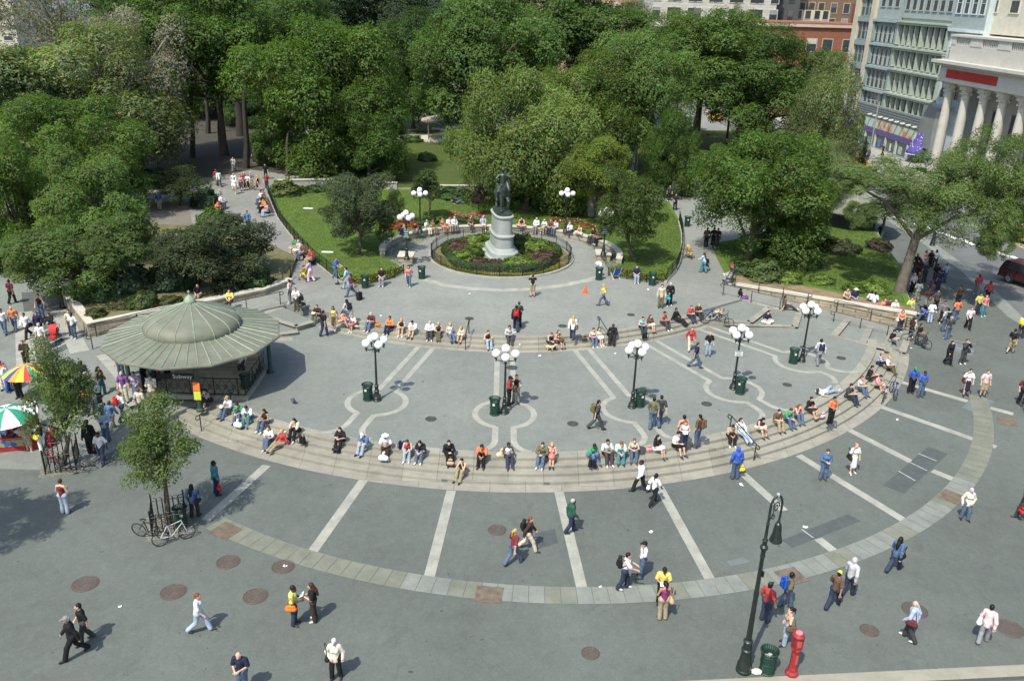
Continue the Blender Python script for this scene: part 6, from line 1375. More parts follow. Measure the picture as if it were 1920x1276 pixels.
def bagmesh(kind):
    if kind in BAGS: return BAGS[kind]
    if kind == 'backpack': me = solid([((-.10, 0, -.15), (-.09, 0, .15), .085, .07), ((.10, 0, -.15), (.09, 0, .15), .085, .07), ((0, .06, -.10), (0, .06, .02), .09, .08)], .022, .05, kind, [LEATHER], MB().tube([(-.11, -.05, .18), (-.13, -.24, .14), (-.13, -.24, -.05), (-.11, -.06, -.18)], .018, 5).tube([(.11, -.05, .18), (.13, -.24, .14), (.13, -.24, -.05), (.11, -.06, -.18)], .018, 5))
    elif kind == 'shoulder bag': me = solid([((-.0, -.12, -.05), (0, .12, -.05), .09, .09), ((0, -.10, .06), (0, .10, .06), .06, .06)], .022, .05, kind, [LEATHER], MB().tube([(0, -.12, .08), (-.03, -.09, .3), (-.09, 0, .52), (-.03, .09, .3), (0, .12, .08)], .013, 5))
    elif kind == 'carrier bag': me = solid([((-.09, 0, -.1), (.09, 0, -.1), .09, .09), ((-.06, 0, .08), (.06, 0, .08), .05, .05)], .022, .06, kind, [LEATHER], MB().tube([(-.05, 0, .1), (0, 0, .22), (.05, 0, .1)], .012, 5))
    elif kind == 'wheeled case': mb = MB(); mb.box((0, 0, .28), (.36, .24, .5)).box((0, -.13, .3), (.28, .04, .36)); mb.tube([(-.1, .1, .5), (-.1, .2, .9), (.1, .2, .9), (.1, .1, .5)], .014, 5); mb.ball((-.14, .1, .04), .045, 8, 6).ball((.14, .1, .04), .045, 8, 6); me = mb.mesh(kind, LEATHER)
    elif kind == 'paper sheet': me = MB().box((0, 0, 0), (.24, .17, .012)).mesh(kind, LEATHER)
    elif kind == 'plastic sack': me = solid([((-.12, 0, .1), (.12, .02, .1), .13, .12), ((0, 0, .2), (0, 0, .36), .10, .04), ((0, 0, .36), (.05, 0, .42), .03, .05)], .025, .08, kind, [LEATHER])
    BAGS[kind] = me; return me
def bag(kind, loc, rz, colname, label, tilt=0.):
    o = link(kind.replace(' ', '_'), bagmesh(kind), None, loc, rz, None, COLS[colname]); o.rotation_euler.x = tilt; return tag(o, label, kind)
def person(loc, rz, pz, top, bot, hair, label, fem=False, skin='l', bags=(), sc=None, hatc=None, shoes=None):
    tt, tc = top[0], top[2:]; PCOUNT[0] += 1
    s = (sc or 1.)*(.935 if fem else .965)*rp.uniform(.975, 1.03); mir = -1 if rp.random() < .5 else 1
    e = empty('person', loc, label, 'person', None, rz, (s*mir, s, s))
    def add(nm, what, color, m=None):
        o = link(nm, part_mesh(pz, fem, what), e, None, 0, None, color)
        if m: o.material_slots[0].link = 'OBJECT'; o.material_slots[0].material = m
        return o
    jit = lambda c: tuple(min(1, (q*.78+.22*(.3*c[0]+.6*c[1]+.1*c[2]))*j) for j in [rp.uniform(.8, 1.12)] for q in c)
    add('body', 'body', SK[skin])
    add({'t': 'shirt', 'k': 'tank_top', 'j': 'jacket', 'o': 'hooded_top', 'l': 'shirt', 'd': 'dress'}[tt], TOPN[tt][0], jit(COLS[tc]), PAT.get(tc))
    if bot: add(BOTN[bot[0]][1], BOTN[bot[0]][0], jit(COLS[bot[2:]]), PAT.get(bot[2:]))
    sc_ = COLS[shoes] if shoes else rp.choice([(.02, .02, .02), (.55, .54, .5), (.06, .04, .03), (.03, .03, .04)])
    add('shoe', 'shoeL', sc_); add('shoe', 'shoeR', sc_)
    hk, hcol = hair[0], HC[hair[1]]
    if hatc: add('cap' if hatc[0] == 'c' else 'hat', 'cap' if hatc[0] == 'c' else 'hat', COLS[hatc[2:]])
    if not (tt == 'o' and 'hood' in label): add('hair', {'s': 'short', 'l': 'long', 't': 'tied', 'n': 'bald'}[hk], hcol)
    J = POSES[pz]; Mw = Matrix.Translation(Vector(loc)) @ Matrix.Rotation(rz, 4, 'Z') @ Matrix.Diagonal((s*mir, s, s, 1))
    for bk in bags:
        kd, cn = bk[0], bk[1:]; P_ = lambda v: Mw @ Vector(v)
        who = 'the person in '+tc+' '+TOPN[tt][1]; tail = ' '.join(label.split(' | ')[-1:])
        if kd == 'b':
            ch = J['ch']; bag('backpack', P_((ch[0], ch[1]+.26, ch[2]-.06)), rz, cn, bag_label(cn, 'backpack', label))
        elif kd == 's': bag('shoulder bag', P_((.25, J['hip'][1]+.02, J['hip'][2]+.02)), rz, cn, bag_label(cn, 'shoulder bag', label))
        elif kd == 'c': bag('carrier bag', P_((J['wr'][1][0]+.02, J['wr'][1][1], J['wr'][1][2]-.30)), rz, cn, bag_label(cn, 'carrier bag', label))
        elif kd == 'p': bag('paper sheet', P_((0, J['wr'][0][1]-.12, J['wr'][0][2]+.06)), rz, cn, bag_label(cn, 'paper sheet', label), .5)
    return e
_short = ['']; _where = ['']; nw = lambda t: len(t.replace('-', ' ').split())
def bag_label(cn, kind, label):
    t = cn+' '+kind+' of '+_short[0]
    return t if nw(t) <= 16 else cn+' '+kind+' of person '+_where[0]
ALL = []
def describe(top, bot, where, fem):
    hd_ = 'person in '+top[2:]+' '+TOPN[top[0]][1]; d = hd_
    if bot: d += ' and '+(bot[2:]+' '+BOTN[bot[0]][1] if 'jeans' not in bot[2:] else bot[2:])
    _short[0] = 'person in '+top[2:]+' '+TOPN[top[0]][1]+' '+where
    if nw(d+' '+where) > 16: d = hd_+(' and '+bot[2:].split()[-1]+' '+BOTN[bot[0]][1] if bot and 'jeans' not in bot[2:] else '')
    if nw(d+' '+where) > 16: d = hd_
    _where[0] = where
    return d+' '+where
# where each sits on the curved steps
def on_steps(which, k, px):
    C = C1 if which == 'low' else C2
    r = (25.6, 26.05, 26.5)[k] if which == 'low' else (19.86, 20.28, 20.70)[k]
    z = (-.15*k) if which == 'low' else (.48-.16*k)
    lo, hi = (-126, -20) if which == 'low' else (-124, -46)
    for _ in range(40):
        m = (lo+hi)/2; x = C[0]+(r-.08)*math.cos(R(m)); y = C[1]+(r-.08)*math.sin(R(m))
        if PX(x, y, z+.3)[0] < px: lo = m
        else: hi = m
    a = R((lo+hi)/2); p = Vector((C[0]+r*math.cos(a), C[1]+r*math.sin(a), z-(.30 if which == 'low' else .32)))
    return p, a+math.pi/2
def sit_y(px, py, *a):
    k = min((0, 1, 2), key=lambda k: abs(PX(*(on_steps('low', k, px)[0]+Vector((0, 0, .4))))[1]-py)); sit('low', k, px, *a)
def sit(which, k, px, pz, top, bot, hair, where, fem=0, skin='l', bags=(), hat=None, turn=0, dr=0.):
    p, rz = on_steps(which, k, px)
    turn += rp.uniform(-26, 26); return person(p, rz+R(turn), pz, top, bot, hair, describe(top, bot, where, fem), bool(fem), skin, bags, None, hat)
def at(px, py, lev, face, pz, top, bot, hair, where, fem=0, skin='l', bags=(), hat=None, sc=None, dz=0.):
    p = G(px, py, lev); p.z += dz
    rz = R(DIRS[face]) if isinstance(face, str) else R(face)
    return person(p, rz+rp.uniform(-.2, .2), pz, top, bot, hair, describe(top, bot, where, fem), bool(fem), skin, bags, sc, hat)
# ---------------------------------------------------------------- seated on the lower steps, left to right
for q in [
 (0, 356, 'sl', 'j:blue', 'p:dark jeans', 'sk', 'hunched at the left end of the lower steps', 0, 'm'),
 (0, 391, 'sh', 'k:cream', 'k:dark brown', 'tk', 'sitting alone near the left end of lower steps', 1),
 (0, 431, 'si', 't:pale grey', 'p:jeans', 'sb', 'reading on the lower steps left of a green shirt', 0, 'l', ('pcream',), 'c:khaki'),
 (0, 452, 'sl', 't:green', 'p:jeans', 'sk', 'bending to a white sack on the lower steps', 0),
 (0, 468, 'sl', 't:white', 'p:teal', 'sk', 'eating right of the green shirt on lower steps', 0, 'm'),
 (0, 499, 'si', 'k:black', 'p:jeans', 'lk', 'with long hair alone on the left lower steps', 1, 'm'),
 (0, 557, 'sh', 't:cream', 'p:black', 'lk', 'hands at face beside a black bag, lower steps', 1),
 (2, 506, 'sk', 't:white', 'p:jeans', 'lb', 'long brown hair low on the left lower steps', 1),
 (2, 527, 'se', 'l:red', 'p:khaki', 'sy', 'blond with legs stretched on the left lower steps', 1),
 (0, 640, 'si', 't:black', 'p:black', 'lk', 'with a black bag on the lower steps', 1),
 (0, 687, 'sl', 't:denim blue', 'p:pale jeans', 'sb', 'crouched under a white cap on lower steps', 0, 'l', (), 'c:white'),
 (0, 724, 'si', 't:white', 'p:dark brown', 'sg', 'in a white hat on the lower steps', 0, 'm', (), 'h:white'),
 (0, 766, 'sl', 'k:red', 'p:pale jeans', 'tb', 'next to a blue backpack on lower steps', 1),
 (0, 791, 'sl', 't:black', 'p:jeans', 'lk', 'right of the red tank top on lower steps', 1),
 (0, 842, 'si', 'j:black', 'p:black', 'sk', 'with a paper bag on the lower steps', 0),
 (2, 869, 'sh', 'k:black', 'p:khaki', 'sk', 'head in hands at the foot of lower steps', 1),
 (0, 905, 'sl', 't:orange', 'p:black', 'sk', 'alone at the middle of the lower steps', 0, 'm'),
 (0, 953, 'si', 'k:white', 'p:dark jeans', 'sk', 'with a beige coat beside on the lower steps', 0, 'd'),
 (0, 1017, 'si', 'j:olive', 'p:jeans', 'sb', 'next to a blonde in pink on lower steps', 0),
 (0, 1034, 'sk', 'd:salmon', None, 'ly', 'blonde right of an olive jacket on lower steps', 1),
 (0, 1108, 'sl', 't:green', 'p:denim blue', 'sk', 'behind a black rucksack on the lower steps', 0, 'd'),
 (0, 1137, 'si', 't:pale grey', 'p:dark grey', 'sk', 'second from left in the group of four', 0, 'm'),
 (0, 1162, 'sl', 't:pale green', 'p:teal', 'sr', 'third from left in the group of four', 0),
 (0, 1187, 'si', 'k:beige', 'p:jeans', 'sr', 'last of four seated near walking white shirt', 1),
 (0, 1232, 'sk', 't:black', 's:white', 'lk', 'beside a pink bag on the lower steps', 1),
 (0, 1268, 'si', 't:white', 's:black', 'sk', 'on the lower steps below the red backpack', 0),
 (0, 1369, 'sl', 't:tan', 'p:black', 'sk', 'left of the stair rail on lower steps', 0, 'm'),
 (0, 1389, 'se', 'l:white', 'p:pale jeans', 'lb', 'long brown hair left of the stair rail', 1),
 (0, 1422, 'sl', 'k:navy', 's:beige', 'lk', 'bare legs right of the stair rail', 1),
 (0, 1456, 'si', 't:brown', 'p:khaki', 'sk', 'on the lower steps left of a green shirt', 0),
 (0, 1473, 'sl', 't:green', 'p:jeans', 'sb', 'between brown and red on the lower steps', 0),
 (0, 1492, 'sh', 'k:red', 'p:jeans', 'lr', 'right of a green shirt on lower steps', 1),
 (0, 1516, 'si', 't:black', 's:dark brown', 'sk', 'with tan and striped bags on lower steps', 0),
 ('y742', 1590, 'si', 't:dark grey', 'p:dark jeans', 'sk', 'white shoes on the right lower steps', 0),
 ('y722', 1610, 'si', 'k:pale grey', 'p:jeans', 'sr', 'on the right lower steps below a black shirt', 1),
 ('y706', 1629, 'si', 't:black', 'p:dark brown', 'sk', 'second highest on the right lower steps', 0),
 ('y716', 1640, 'sl', 't:pink', 's:khaki', 'sk', 'bending forward on the right lower steps', 1),
 ('y692', 1648, 'si', 't:striped', 'p:navy', 'sy', 'in a striped shirt at the right steps end', 0),
 ('y704', 1662, 'si', 't:white', 'p:olive', 'sy', 'beside parked bicycles on the right lower steps', 0),
 ('y692', 1678, 'si', 't:black', 'p:grey', 'sk', 'low at the right end of lower steps', 0, 'l', (), 'c:navy'),
]: sit_y(q[1], int(q[0][1:]), *q[2:]) if isinstance(q[0], str) else sit('low', *q)
p, rz = on_steps('low', 0, 1560); person((p.x-.2, p.y+.5, .0), rz+1.2, 'ly', 't:white', 'p:pale jeans', 'sb', 'person in white shirt and pale jeans lying back above the right lower steps')
# ---------------------------------------------------------------- seated on the upper steps, left to right
for q in [
 (1, 575, 'si', 't:dark brown', 'p:olive', 'sr', 'reading a newspaper at the left upper steps', 0, 'l', ('pcream',)),
 (1, 662, 'sk', 't:pale pink', 'k:salmon', 'ty', 'with a yellow bag on the upper steps', 1),
 (0, 698, 'si', 't:maroon', 'p:jeans', 'sg', 'beside an orange bag on the upper steps', 0),
 (0, 733, 'si', 'l:orange', 'p:navy', 'sk', 'fourth from left on the upper steps', 0, 'm'),
 (0, 754, 'si', 'k:black', 's:khaki', 'ly', 'blonde left of a white shirt, upper steps', 1),
 (0, 777, 'sl', 't:white', 's:beige', 'sk', 'between two women on the upper steps', 0),
 (0, 807, 'si', 'l:white', 'p:dark grey', 'sg', 'older man left of a dark top, upper steps', 0),
 (0, 823, 'sk', 'k:dark brown', 'p:olive', 'ly', 'leaning near a white shirt on upper steps', 1),
 (0, 845, 'se', 'k:white', 'p:jeans', 'ly', 'blonde left of the left upper handrail', 1),
 (0, 868, 'sl', 'k:cream', 's:pale pink', 'ty', 'close to the left upper handrail', 1),
 (1, 915, 'si', 'k:black', 'p:pale jeans', 'sb', 'right of the left upper handrail', 1),
 (0, 955, 'si', 'l:pale grey', 'p:dark grey', 'sk', 'at the middle of the upper steps', 0, 'm'),
 (1, 1031, 'sl', 'k:black', 'p:dark grey', 'sr', 'left of two friends behind a small dog', 1),
 (1, 1047, 'sk', 'd:brown', None, 'lr', 'beside black tank top on the upper steps', 1),
 (1, 1111, 'si', 'k:pale pink', 'p:jeans', 'tb', 'beside a brown bag on the upper steps', 1),
 (1, 1122, 'sk', 'k:pale green', 'k:white', 'lb', 'right of a pink top on upper steps', 1),
 (1, 1148, 'se', 'j:black', 'p:black', 'sk', 'dark skinned by the right upper handrail', 0, 'd'),
 (0, 1203, 'si', 'k:turquoise', 'p:dark jeans', 'sk', 'left of a brown top, right upper steps', 1),
 (0, 1218, 'sk', 't:brown', 's:cream', 'lb', 'bare legs on the right upper steps', 1),
 (0, 1243, 'si', 'k:red', 'p:dark grey', 'sk', 'alone on the right upper steps', 0, 'm'),
 (0, 1269, 'se', 'j:black', 'p:black', 'sk', 'near the right end of upper steps', 0, 'm'),
 (0, 1293, 'si', 't:red', 'p:dark jeans', 'sr', 'left of a blonde in dark brown', 1),
 (0, 1307, 'si', 't:dark brown', 'p:dark grey', 'sy', 'last before the bicycle on upper steps', 1),
]: sit('up', *q)
at(1338, 590, U, 'l', 'ly', 't:tan', 'p:jeans', 'sr', 'lying on the top step behind a bicycle', 0)
# ---------------------------------------------------------------- people on foot and elsewhere: px py level facing pose top bottom hair where
ROWS = [
 # lower pavement, left
 (123.5, 962, L, 'u', 'sp', 'k:dark red', 'p:pale jeans', 'sb', 'standing alone at the far left pavement', 1),
 (366, 969, L, 'u', 'st2', 'j:denim blue', 'p:dark brown', 'lk', 'beside the bin by the young tree', 1, 'd', ('sblack',)),
 (407, 927, L, 'ur', 'st', 'l:teal', 'p:navy', 'sk', 'standing with a red carrier bag', 0, 'd', ('cred',)),
 (143, 1230, L, 'dl', 'wk', 'j:black', 'p:black', 'sg', 'in a grey cap walking at lower left', 0, 'm', (), 'c:grey'),
 (163, 1203, L, 'dl', 'wk2', 't:black', 'p:dark grey', 'sk', 'walking behind the grey cap at lower left', 0),
 (376, 1184, L, 'r', 'wk', 't:white', 'p:pale jeans', 'sr', 'striding alone between the manhole covers', 0),
 (553, 1170, L, 'r', 'sp', 't:lime', 'p:dark jeans', 'sk', 'with an orange satchel among the manhole covers', 0, 'd', ('sorange',)),
 (590, 1163, L, 'l', 'sp', 't:black', 'p:dark brown', 'lb', 'holding papers facing the lime shirt', 1, 'l', ('pwhite',)),
 (457, 1297, L, 'd', 'sp', 't:navy', 'p:jeans', 'nb', 'bald at the bottom edge of the picture', 0),
 (631, 1270, L, 'd', 'st2', 'j:cream', 'p:black', 'sg', 'in a pale cap at the bottom edge', 1, 'l', ('sblack',), 'c:pale grey'),
 # lower pavement, middle
 (990, 1031, L, 'r', 'wk', 'j:dark brown', 'p:beige', 'sr', 'striding past the dark square panel', 0, 'l', ('bblack',)),
 (962, 1057, L, 'ur', 'wk', 't:dark red', 'p:jeans', 'ty', 'walking right below the dark manhole cover', 1),
 (1069, 998, L, 'r', 'wk2', 'j:dark green', 'p:dark jeans', 'sg', 'stooped with a paper in hand', 0, 'd', ('pwhite',)),
 (1168, 1104, L, 'r', 'pt', 't:white', 'p:dark jeans', 'sk', 'gesturing with a black backpack', 0, 'l', ('bblack',)),
 (1203, 1081, L, 'l', 'tel', 't:white', 'p:jeans', 'sk', 'on the phone in a black cap', 0, 'm', (), 'c:black'),
 (1239, 1131, L, 'd', 'sp', 't:yellow', 'p:black', 'sk', 'with a black cap holding a white board', 0, 'm', ('pwhite',), 'c:black'),
 (1241, 1160, L, 'u', 'sp', 'k:magenta', 'p:khaki', 'tk', 'facing the man in yellow', 1, 'm', ('stan',)),
 (1200, 922, L, 'l', 'wk', 'l:white', 'p:black', 'sk', 'stepping off the lower steps', 0, 'd'),
 (1224, 945, L, 'ur', 'wk', 't:white', 'p:black', 'tk', 'with a white handbag below the lower steps', 1, 'd', ('swhite',)),
 # lower pavement, right
 (1377, 897, L, 'u', 'st', 'o:blue', 'p:jeans', 'sk', 'sweeping with a yellow sack below the steps', 0, 'm', ('cyellow',)),
 (1542, 899, L, 'd', 'sp', 'j:denim blue', 'p:jeans', 'sb', 'all in denim right of the sweeper', 1),
 (1596, 886, L, 'd', 'tel', 't:white', 'k:white', 'ty', 'blonde with a black shoulder bag', 1, 'l', ('sblack',)),
 (1807, 973, L, 'd', 'st2', 'j:cream', 'p:jeans', 'sr', 'in a purple cap beside a rusty cellar door', 1, 'l', (), 'c:lilac'),
 (1674, 1070, L, 'ur', 'wk', 'j:denim blue', 'p:dark jeans', 'lk', 'long black hair right of the tall lamp', 1, 'l', ('sblack',)),
 (1560, 1138, L, 'ur', 'wk', 't:brown', 'p:dark jeans', 'sk', 'in a lime cap walking right', 0, 'm', (), 'c:lime'),
 (1588, 1116, L, 'ur', 'wk2', 'o:pale grey', 'p:dark jeans', 'sk', 'hood up behind the lime cap', 0, 'm'),
 (1472, 1141, L, 'r', 'wk2', 't:olive', 'p:jeans', 'sk', 'with a blue rucksack by the tall lamp', 0, 'd', ('bblue',)),
 (1433, 1164, L, 'ur', 'st', 't:red', 'p:dark jeans', 'sk', 'behind the tall street lamp', 0, 'm', (), 'c:dark grey'),
 (1472, 1207, L, 'l', 'tel', 'k:tan', 'p:pale jeans', 'tk', 'with a brown handbag by the alarm post', 1, 'l', ('sbrown',)),
 (1703, 1199, L, 'ul', 'wk2', 'l:pale blue', 'p:dark grey', 'ng', 'bald walking over the manhole covers', 0, 'l', ('smaroon',)),
 (1841, 1204, L, 'ur', 'wk2', 'j:pale pink', 'p:grey', 'sk', 'with a white bag at the lower right', 1, 'l', ('swhite',)),
 (1914, 972, L, 'l', 'wk2', 't:maroon', 'p:dark grey', 'sk', 'cut by the right edge near the ring band', 0, 'd', ('cred',)),
 (1706, 737, L, 'd', 'sp', 't:blue', 'p:black', 'sk', 'in a green cap with a white badge', 0, 'd', (), 'c:green'),
 (1724, 744, L, 'd', 'sp', 't:blue', 'p:jeans', 'sk', 'beside the green cap, bareheaded', 0, 'd'),
 (1809, 741, L, 'd', 'tel', 't:white', 'k:navy', 'sk', 'eating left of the pale pink shirt', 1, 'l', ('smaroon',)),
 (1841, 743, L, 'd', 'st', 't:pale pink', 's:khaki', 'sr', 'bottle in hand at the right pavement', 0),
 (1913, 757, L, 'd', 'st2', 't:dark red', 'p:black', 'sk', 'holding a bicycle at the right edge', 0),
 (1776, 683, L, 'd', 'wk2', 'j:black', 'p:black', 'lk', 'long black hair and coat carrying a bag', 1, 'l', ('cblack',)),
 (1803, 682, L, 'd', 'cam', 'j:dark grey', 'p:dark grey', 'sb', 'in a suit taking a photograph', 0, 'l', ('sblack',)),
 (1893, 662, L, 'ur', 'wk2', 't:black', 's:khaki', 'sk', 'walking away near the right edge', 0),
 (1911, 634, L, 'ur', 'wk2', 't:white', 'p:dark grey', 'sk', 'with a yellow bag at the right edge', 0, 'm', ('byellow',)),
 # terrace and plaza
 (954, 760, M, 'r', 'sp', 't:red', 'p:black', 'sk', 'in a black cap behind the middle lamp', 0, 'm', (), 'c:black'),
 (967, 755, M, 'd', 'st2', 'k:black', 'p:camouflage', 'sr', 'right of the middle lamp', 0),
 (1117, 805, M, 'r', 'wk', 't:dark grey', 'p:dark grey', 'sk', 'striding across the plaza', 0, 'l', ('bolive',)),
 (1222, 802, M, 'u', 'wk2', 't:olive', 'p:jeans', 'sk', 'left of two friends walking away', 0),
 (1236, 797, M, 'u', 'wk', 't:dark grey', 'p:jeans', 'sk', 'right of two friends walking away', 0),
 (1280, 842, M, 'd', 'sp', 'k:white', 'p:dark jeans', 'sr', 'holding a paper on the plaza edge', 1, 'l', ('pwhite',)),
 (1277, 836, M, 'u', 'st', 'k:red', 's:denim blue', 'sk', 'behind the white top with the paper', 0),
 (1306, 835, M, 'ul', 'st', 't:brown', 'p:jeans', 'sk', 'with a brown backpack on the plaza', 0, 'l', ('bbrown',)),
 (1293, 657, M, 'd', 'wk2', 'j:red', 'p:cream', 'sr', 'below the right upper steps', 1),
 (1302, 689, M, 'r', 'wk', 't:navy', 'p:jeans', 'sb', 'striding below the right upper steps', 0),
 (1327, 667, M, 'd', 'st', 't:black', 'p:pale jeans', 'sy', 'standing above the lamp with a sign', 1),
 (1533, 684, M, 'u', 'wk2', 'l:white', 'p:grey', 'sk', 'by the lamp under the east handrail', 0, 'm', ('bnavy',)),
 (608, 630, M, 'ur', 'wk2', 't:black', 'p:dark jeans', 'sk', 'walking up to the left upper steps', 0),
 (627, 618, .16, 'd', 'wk2', 'k:lime', 'k:brown', 'lk', 'on the left upper steps', 1, 'm'),
 (640, 612, .32, 'r', 'sl', 'd:salmon', None, 'tb', 'bent over on the left upper steps', 1),
 (653, 606, .48, 'ul', 'wk', 'l:pale grey', 'p:jeans', 'lk', 'long black hair at the left upper steps', 1, 'l', ('bblack',)),
 (967, 619, U, 'u', 'wk', 'j:black', 'p:dark jeans', 'sk', 'with a red backpack on the terrace', 0, 'l', ('bred',)),
 (972, 612, U, 'u', 'wk2', 't:dark grey', 'p:black', 'sb', 'next to the red backpack', 0),
 (998, 556, U, 'u', 'cam', 't:black', 's:khaki', 'sb', 'photographing the horse statue', 0),
 (1073, 637, .48, 'u', 'wk2', 'l:white', 'p:dark jeans', 'ly', 'blonde with a brown bag on the terrace', 1, 'l', ('sbrown',)),
 (1131, 573, U, 'l', 'wk', 't:yellow', 'p:jeans', 'ly', 'striding below the orange cone', 1),
 (1238, 577, U, 'd', 'st', 'j:beige', 'p:olive', 'sk', 'left of two men by the right lawn', 0),
 (1254, 573, U, 'd', 'st2', 'j:black', 'p:black', 'sg', 'right of two men, turquoise bag', 0, 'l', ('cturquoise',)),
 (1318, 511, U, 'ul', 'pt', 'l:pale blue', 'p:teal', 'lb', 'pushing a stroller on the right path', 1),
 (652, 543, U, 'l', 'wk', 't:pale blue', 'p:pale jeans', 'sk', 'white shoes left of the wheeled case', 0),
 (660, 556, U, 'l', 'wk', 't:maroon', 'p:jeans', 'sk', 'pulling a wheeled case', 0),
 (767, 537, U, 'd', 'wk2', 't:salmon', 'p:jeans', 'lk', 'in front of the left curved wall end', 1),
 (583, 528, U, 'l', 'pt', 't:lilac', 'p:pale pink', 'sb', 'pushing a stroller with a yellow hood', 1),
 (629, 524, U, 'r', 'pt', 't:blue', 'p:jeans', 'sr', 'aiming a camera by the rope stand', 0),
 (545, 569, U, 'l', 'st2', 't:pale pink', 'p:grey', 'sk', 'leaning on the west handrail', 0),
 (557, 583, U, 'd', 'sp', 't:white', 'p:olive', 'sr', 'with a stroller by the west handrail', 1),
 (466, 430, U, 'd', 'st', 'l:denim blue', 'p:dark grey', 'sk', 'alone in the middle of the west walk', 0, 'm'),
 # top of the west walk
 (442, 364, U, 'd', 'wk2', 'l:white', 's:khaki', 'sk', 'foremost at the top of the west walk', 0),
 (440, 355, U, 'd', 'wk2', 'l:white', 'p:beige', 'sg', 'behind the khaki shorts, west walk', 0),
 (453, 358, U, 'd', 'wk2', 'k:pink', 's:dark grey', 'tb', 'right of the khaki shorts, west walk', 1),
 (460, 352, U, 'd', 'st', 't:red', 'p:black', 'sg', 'red shirt among the west walk group', 0),
 (466, 356, U, 'd', 'wk2', 't:white', 'k:black', 'sb', 'white top right in the west walk group', 1),
 (472, 352, U, 'd', 'st', 't:grey', 'p:khaki', 'sg', 'at the right of the west walk group', 0),
 (485, 357, U, 'l', 'wk', 'd:black', None, 'ly', 'blonde walking at the top of west walk', 1),
 (412, 350, U, 'ul', 'wk', 'l:white', 'p:dark grey', 'sk', 'white shirt at the west walk corner', 0),
 (407, 347, U, 'u', 'st', 't:red', 'p:khaki', 'sr', 'red shirt at the west walk corner', 1),
 (501, 355, U, 'd', 'st', 't:red', 'p:dark jeans', 'sk', 'beside the yellow green lawn shrub', 0),
 (439, 322, U, 'd', 'wk2', 't:pale grey', 'p:grey', 'sk', 'in the shade above the west walk', 0),
 (481, 286, U, 'd', 'wk2', 'j:black', 'p:black', 'sg', 'in a black suit deep in the shade', 0),
 (477, 306, U, 'd', 'st', 't:dark grey', 'p:dark grey', 'sk', 'dark figure in the shade by the trunks', 0),
 (492, 302, U, 'r', 'sp', 't:pale blue', 'p:dark jeans', 'sk', 'pale blue shirt left in the shade', 0),
 (504, 303, U, 'l', 'sp', 't:pale blue', 'p:black', 'sg', 'pale blue shirt right in the shade', 0),
 (499, 336, U, 'd', 'st', 't:black', 'p:black', 'sk', 'in the shade above the red shirts', 0),
 (300, 394, U, 'd', 'st', 't:blue', 'p:khaki', 'sk', 'in the sunny yard left of the walk', 0),
 # right path, in and out of the shade
 (1267, 349, U, 'd', 'wk2', 't:pale blue', 'p:dark jeans', 'sk', 'farthest along the right path', 0),
 (1254, 377, U, 'd', 'st', 't:dark grey', 'p:black', 'sk', 'in the shade on the right path', 0),
 (1265, 394, U, 'd', 'st2', 't:navy', 'p:black', 'sk', 'nearest in the shade of the right path', 0),
 (1323, 463, U, 'u', 'st', 't:brown', 'p:black', 'sk', 'tall figure under the round tree', 0, 'd'),
 (1336, 462, U, 'd', 'st', 't:black', 'p:black', 'sk', 'left of the group under the round tree', 0, 'd'),
 (1343, 464, U, 'd', 'st2', 't:dark brown', 'p:dark grey', 'sk', 'right of the group under the round tree', 0, 'd'),
 # left side pavement
 (24, 569, M, 'u', 'wk2', 't:maroon', 'p:black', 'sk', 'walking away at the far left', 0, 'm'),
 (11, 626, M, 'd', 'wk2', 't:white', 'p:jeans', 'sk', 'at the left edge of the west crossing', 0, 'm'),
 (30, 620, M, 'd', 'wk2', 't:orange', 'p:jeans', 'nr', 'beside the west crossing', 0),
 (54, 633, M, 'd', 'wk', 'l:white', 'p:black', 'sk', 'with a black satchel on the west crossing', 0, 'm', ('sblack',)),
 (79, 597, M, 'd', 'st', 'k:black', 'p:jeans', 'sk', 'in the middle of the west crossing', 0),
 (116, 578, M, 'u', 'st', 't:black', 'p:dark grey', 'sk', 'in the shade by the west planter', 0),
 (77, 634, M, 'd', 'st2', 'j:navy', 'p:black', 'sk', 'navy jacket on the west crossing', 0, 'm'),
 (101, 632, M, 'd', 'pt', 'j:black', 'p:dark jeans', 'sk', 'pushing a red stroller', 1, 'm'),
 (136, 628, M, 'd', 'st', 't:cream', 'p:dark grey', 'sk', 'at the corner of the west planter', 0),
 (141, 634, M, 'd', 'st2', 't:white', 'p:jeans', 'sk', 'leaning at the west planter corner', 0, 'd'),
 (81, 655, M, 'd', 'st', 't:white', 'p:khaki', 'sg', 'grey haired above the market tree', 0),
 (52, 688, M, 'd', 'sp', 'j:dark brown', 'p:dark brown', 'sr', 'behind the striped umbrella', 0),
 (17, 734, 'S', 'r', 'st', 't:white', 'p:blue', 'sr', 'left of the striped umbrella', 0),
 (10, 731, 'S', 'd', 'st', 't:orange', 'p:cream', 'sk', 'at the left edge by the striped umbrella', 0, 'm'),
 (38, 746, 'S', 'd', 'st', 't:dark grey', 'p:black', 'sk', 'under the striped umbrella', 0, 'd'),
 (160, 728, 'S', 'u', 'st', 't:navy', 's:cream', 'sb', 'right of the market tree', 0),
 (192, 740, 'S', 'r', 'st2', 't:olive', 'p:teal', 'lk', 'with an orange bag left of the kiosk', 1, 'm', ('sorange',)),
 (163, 778, 'S', 'd', 'st', 't:orange', 'p:jeans', 'lr', 'in bright orange by the market tree', 1),
 (178, 773, 'S', 'u', 'pt', 't:white', 'p:pale jeans', 'lr', 'with a dark stroller by the market', 1),
 (212, 807, 'S', 'u', 'wk', 'l:denim blue', 'p:khaki', 'sb', 'walking away left of the second tree', 0),
 (201, 826, 'S', 'd', 'sp', 'l:pale blue', 'p:jeans', 'sk', 'facing the market stalls', 0, 'd'),
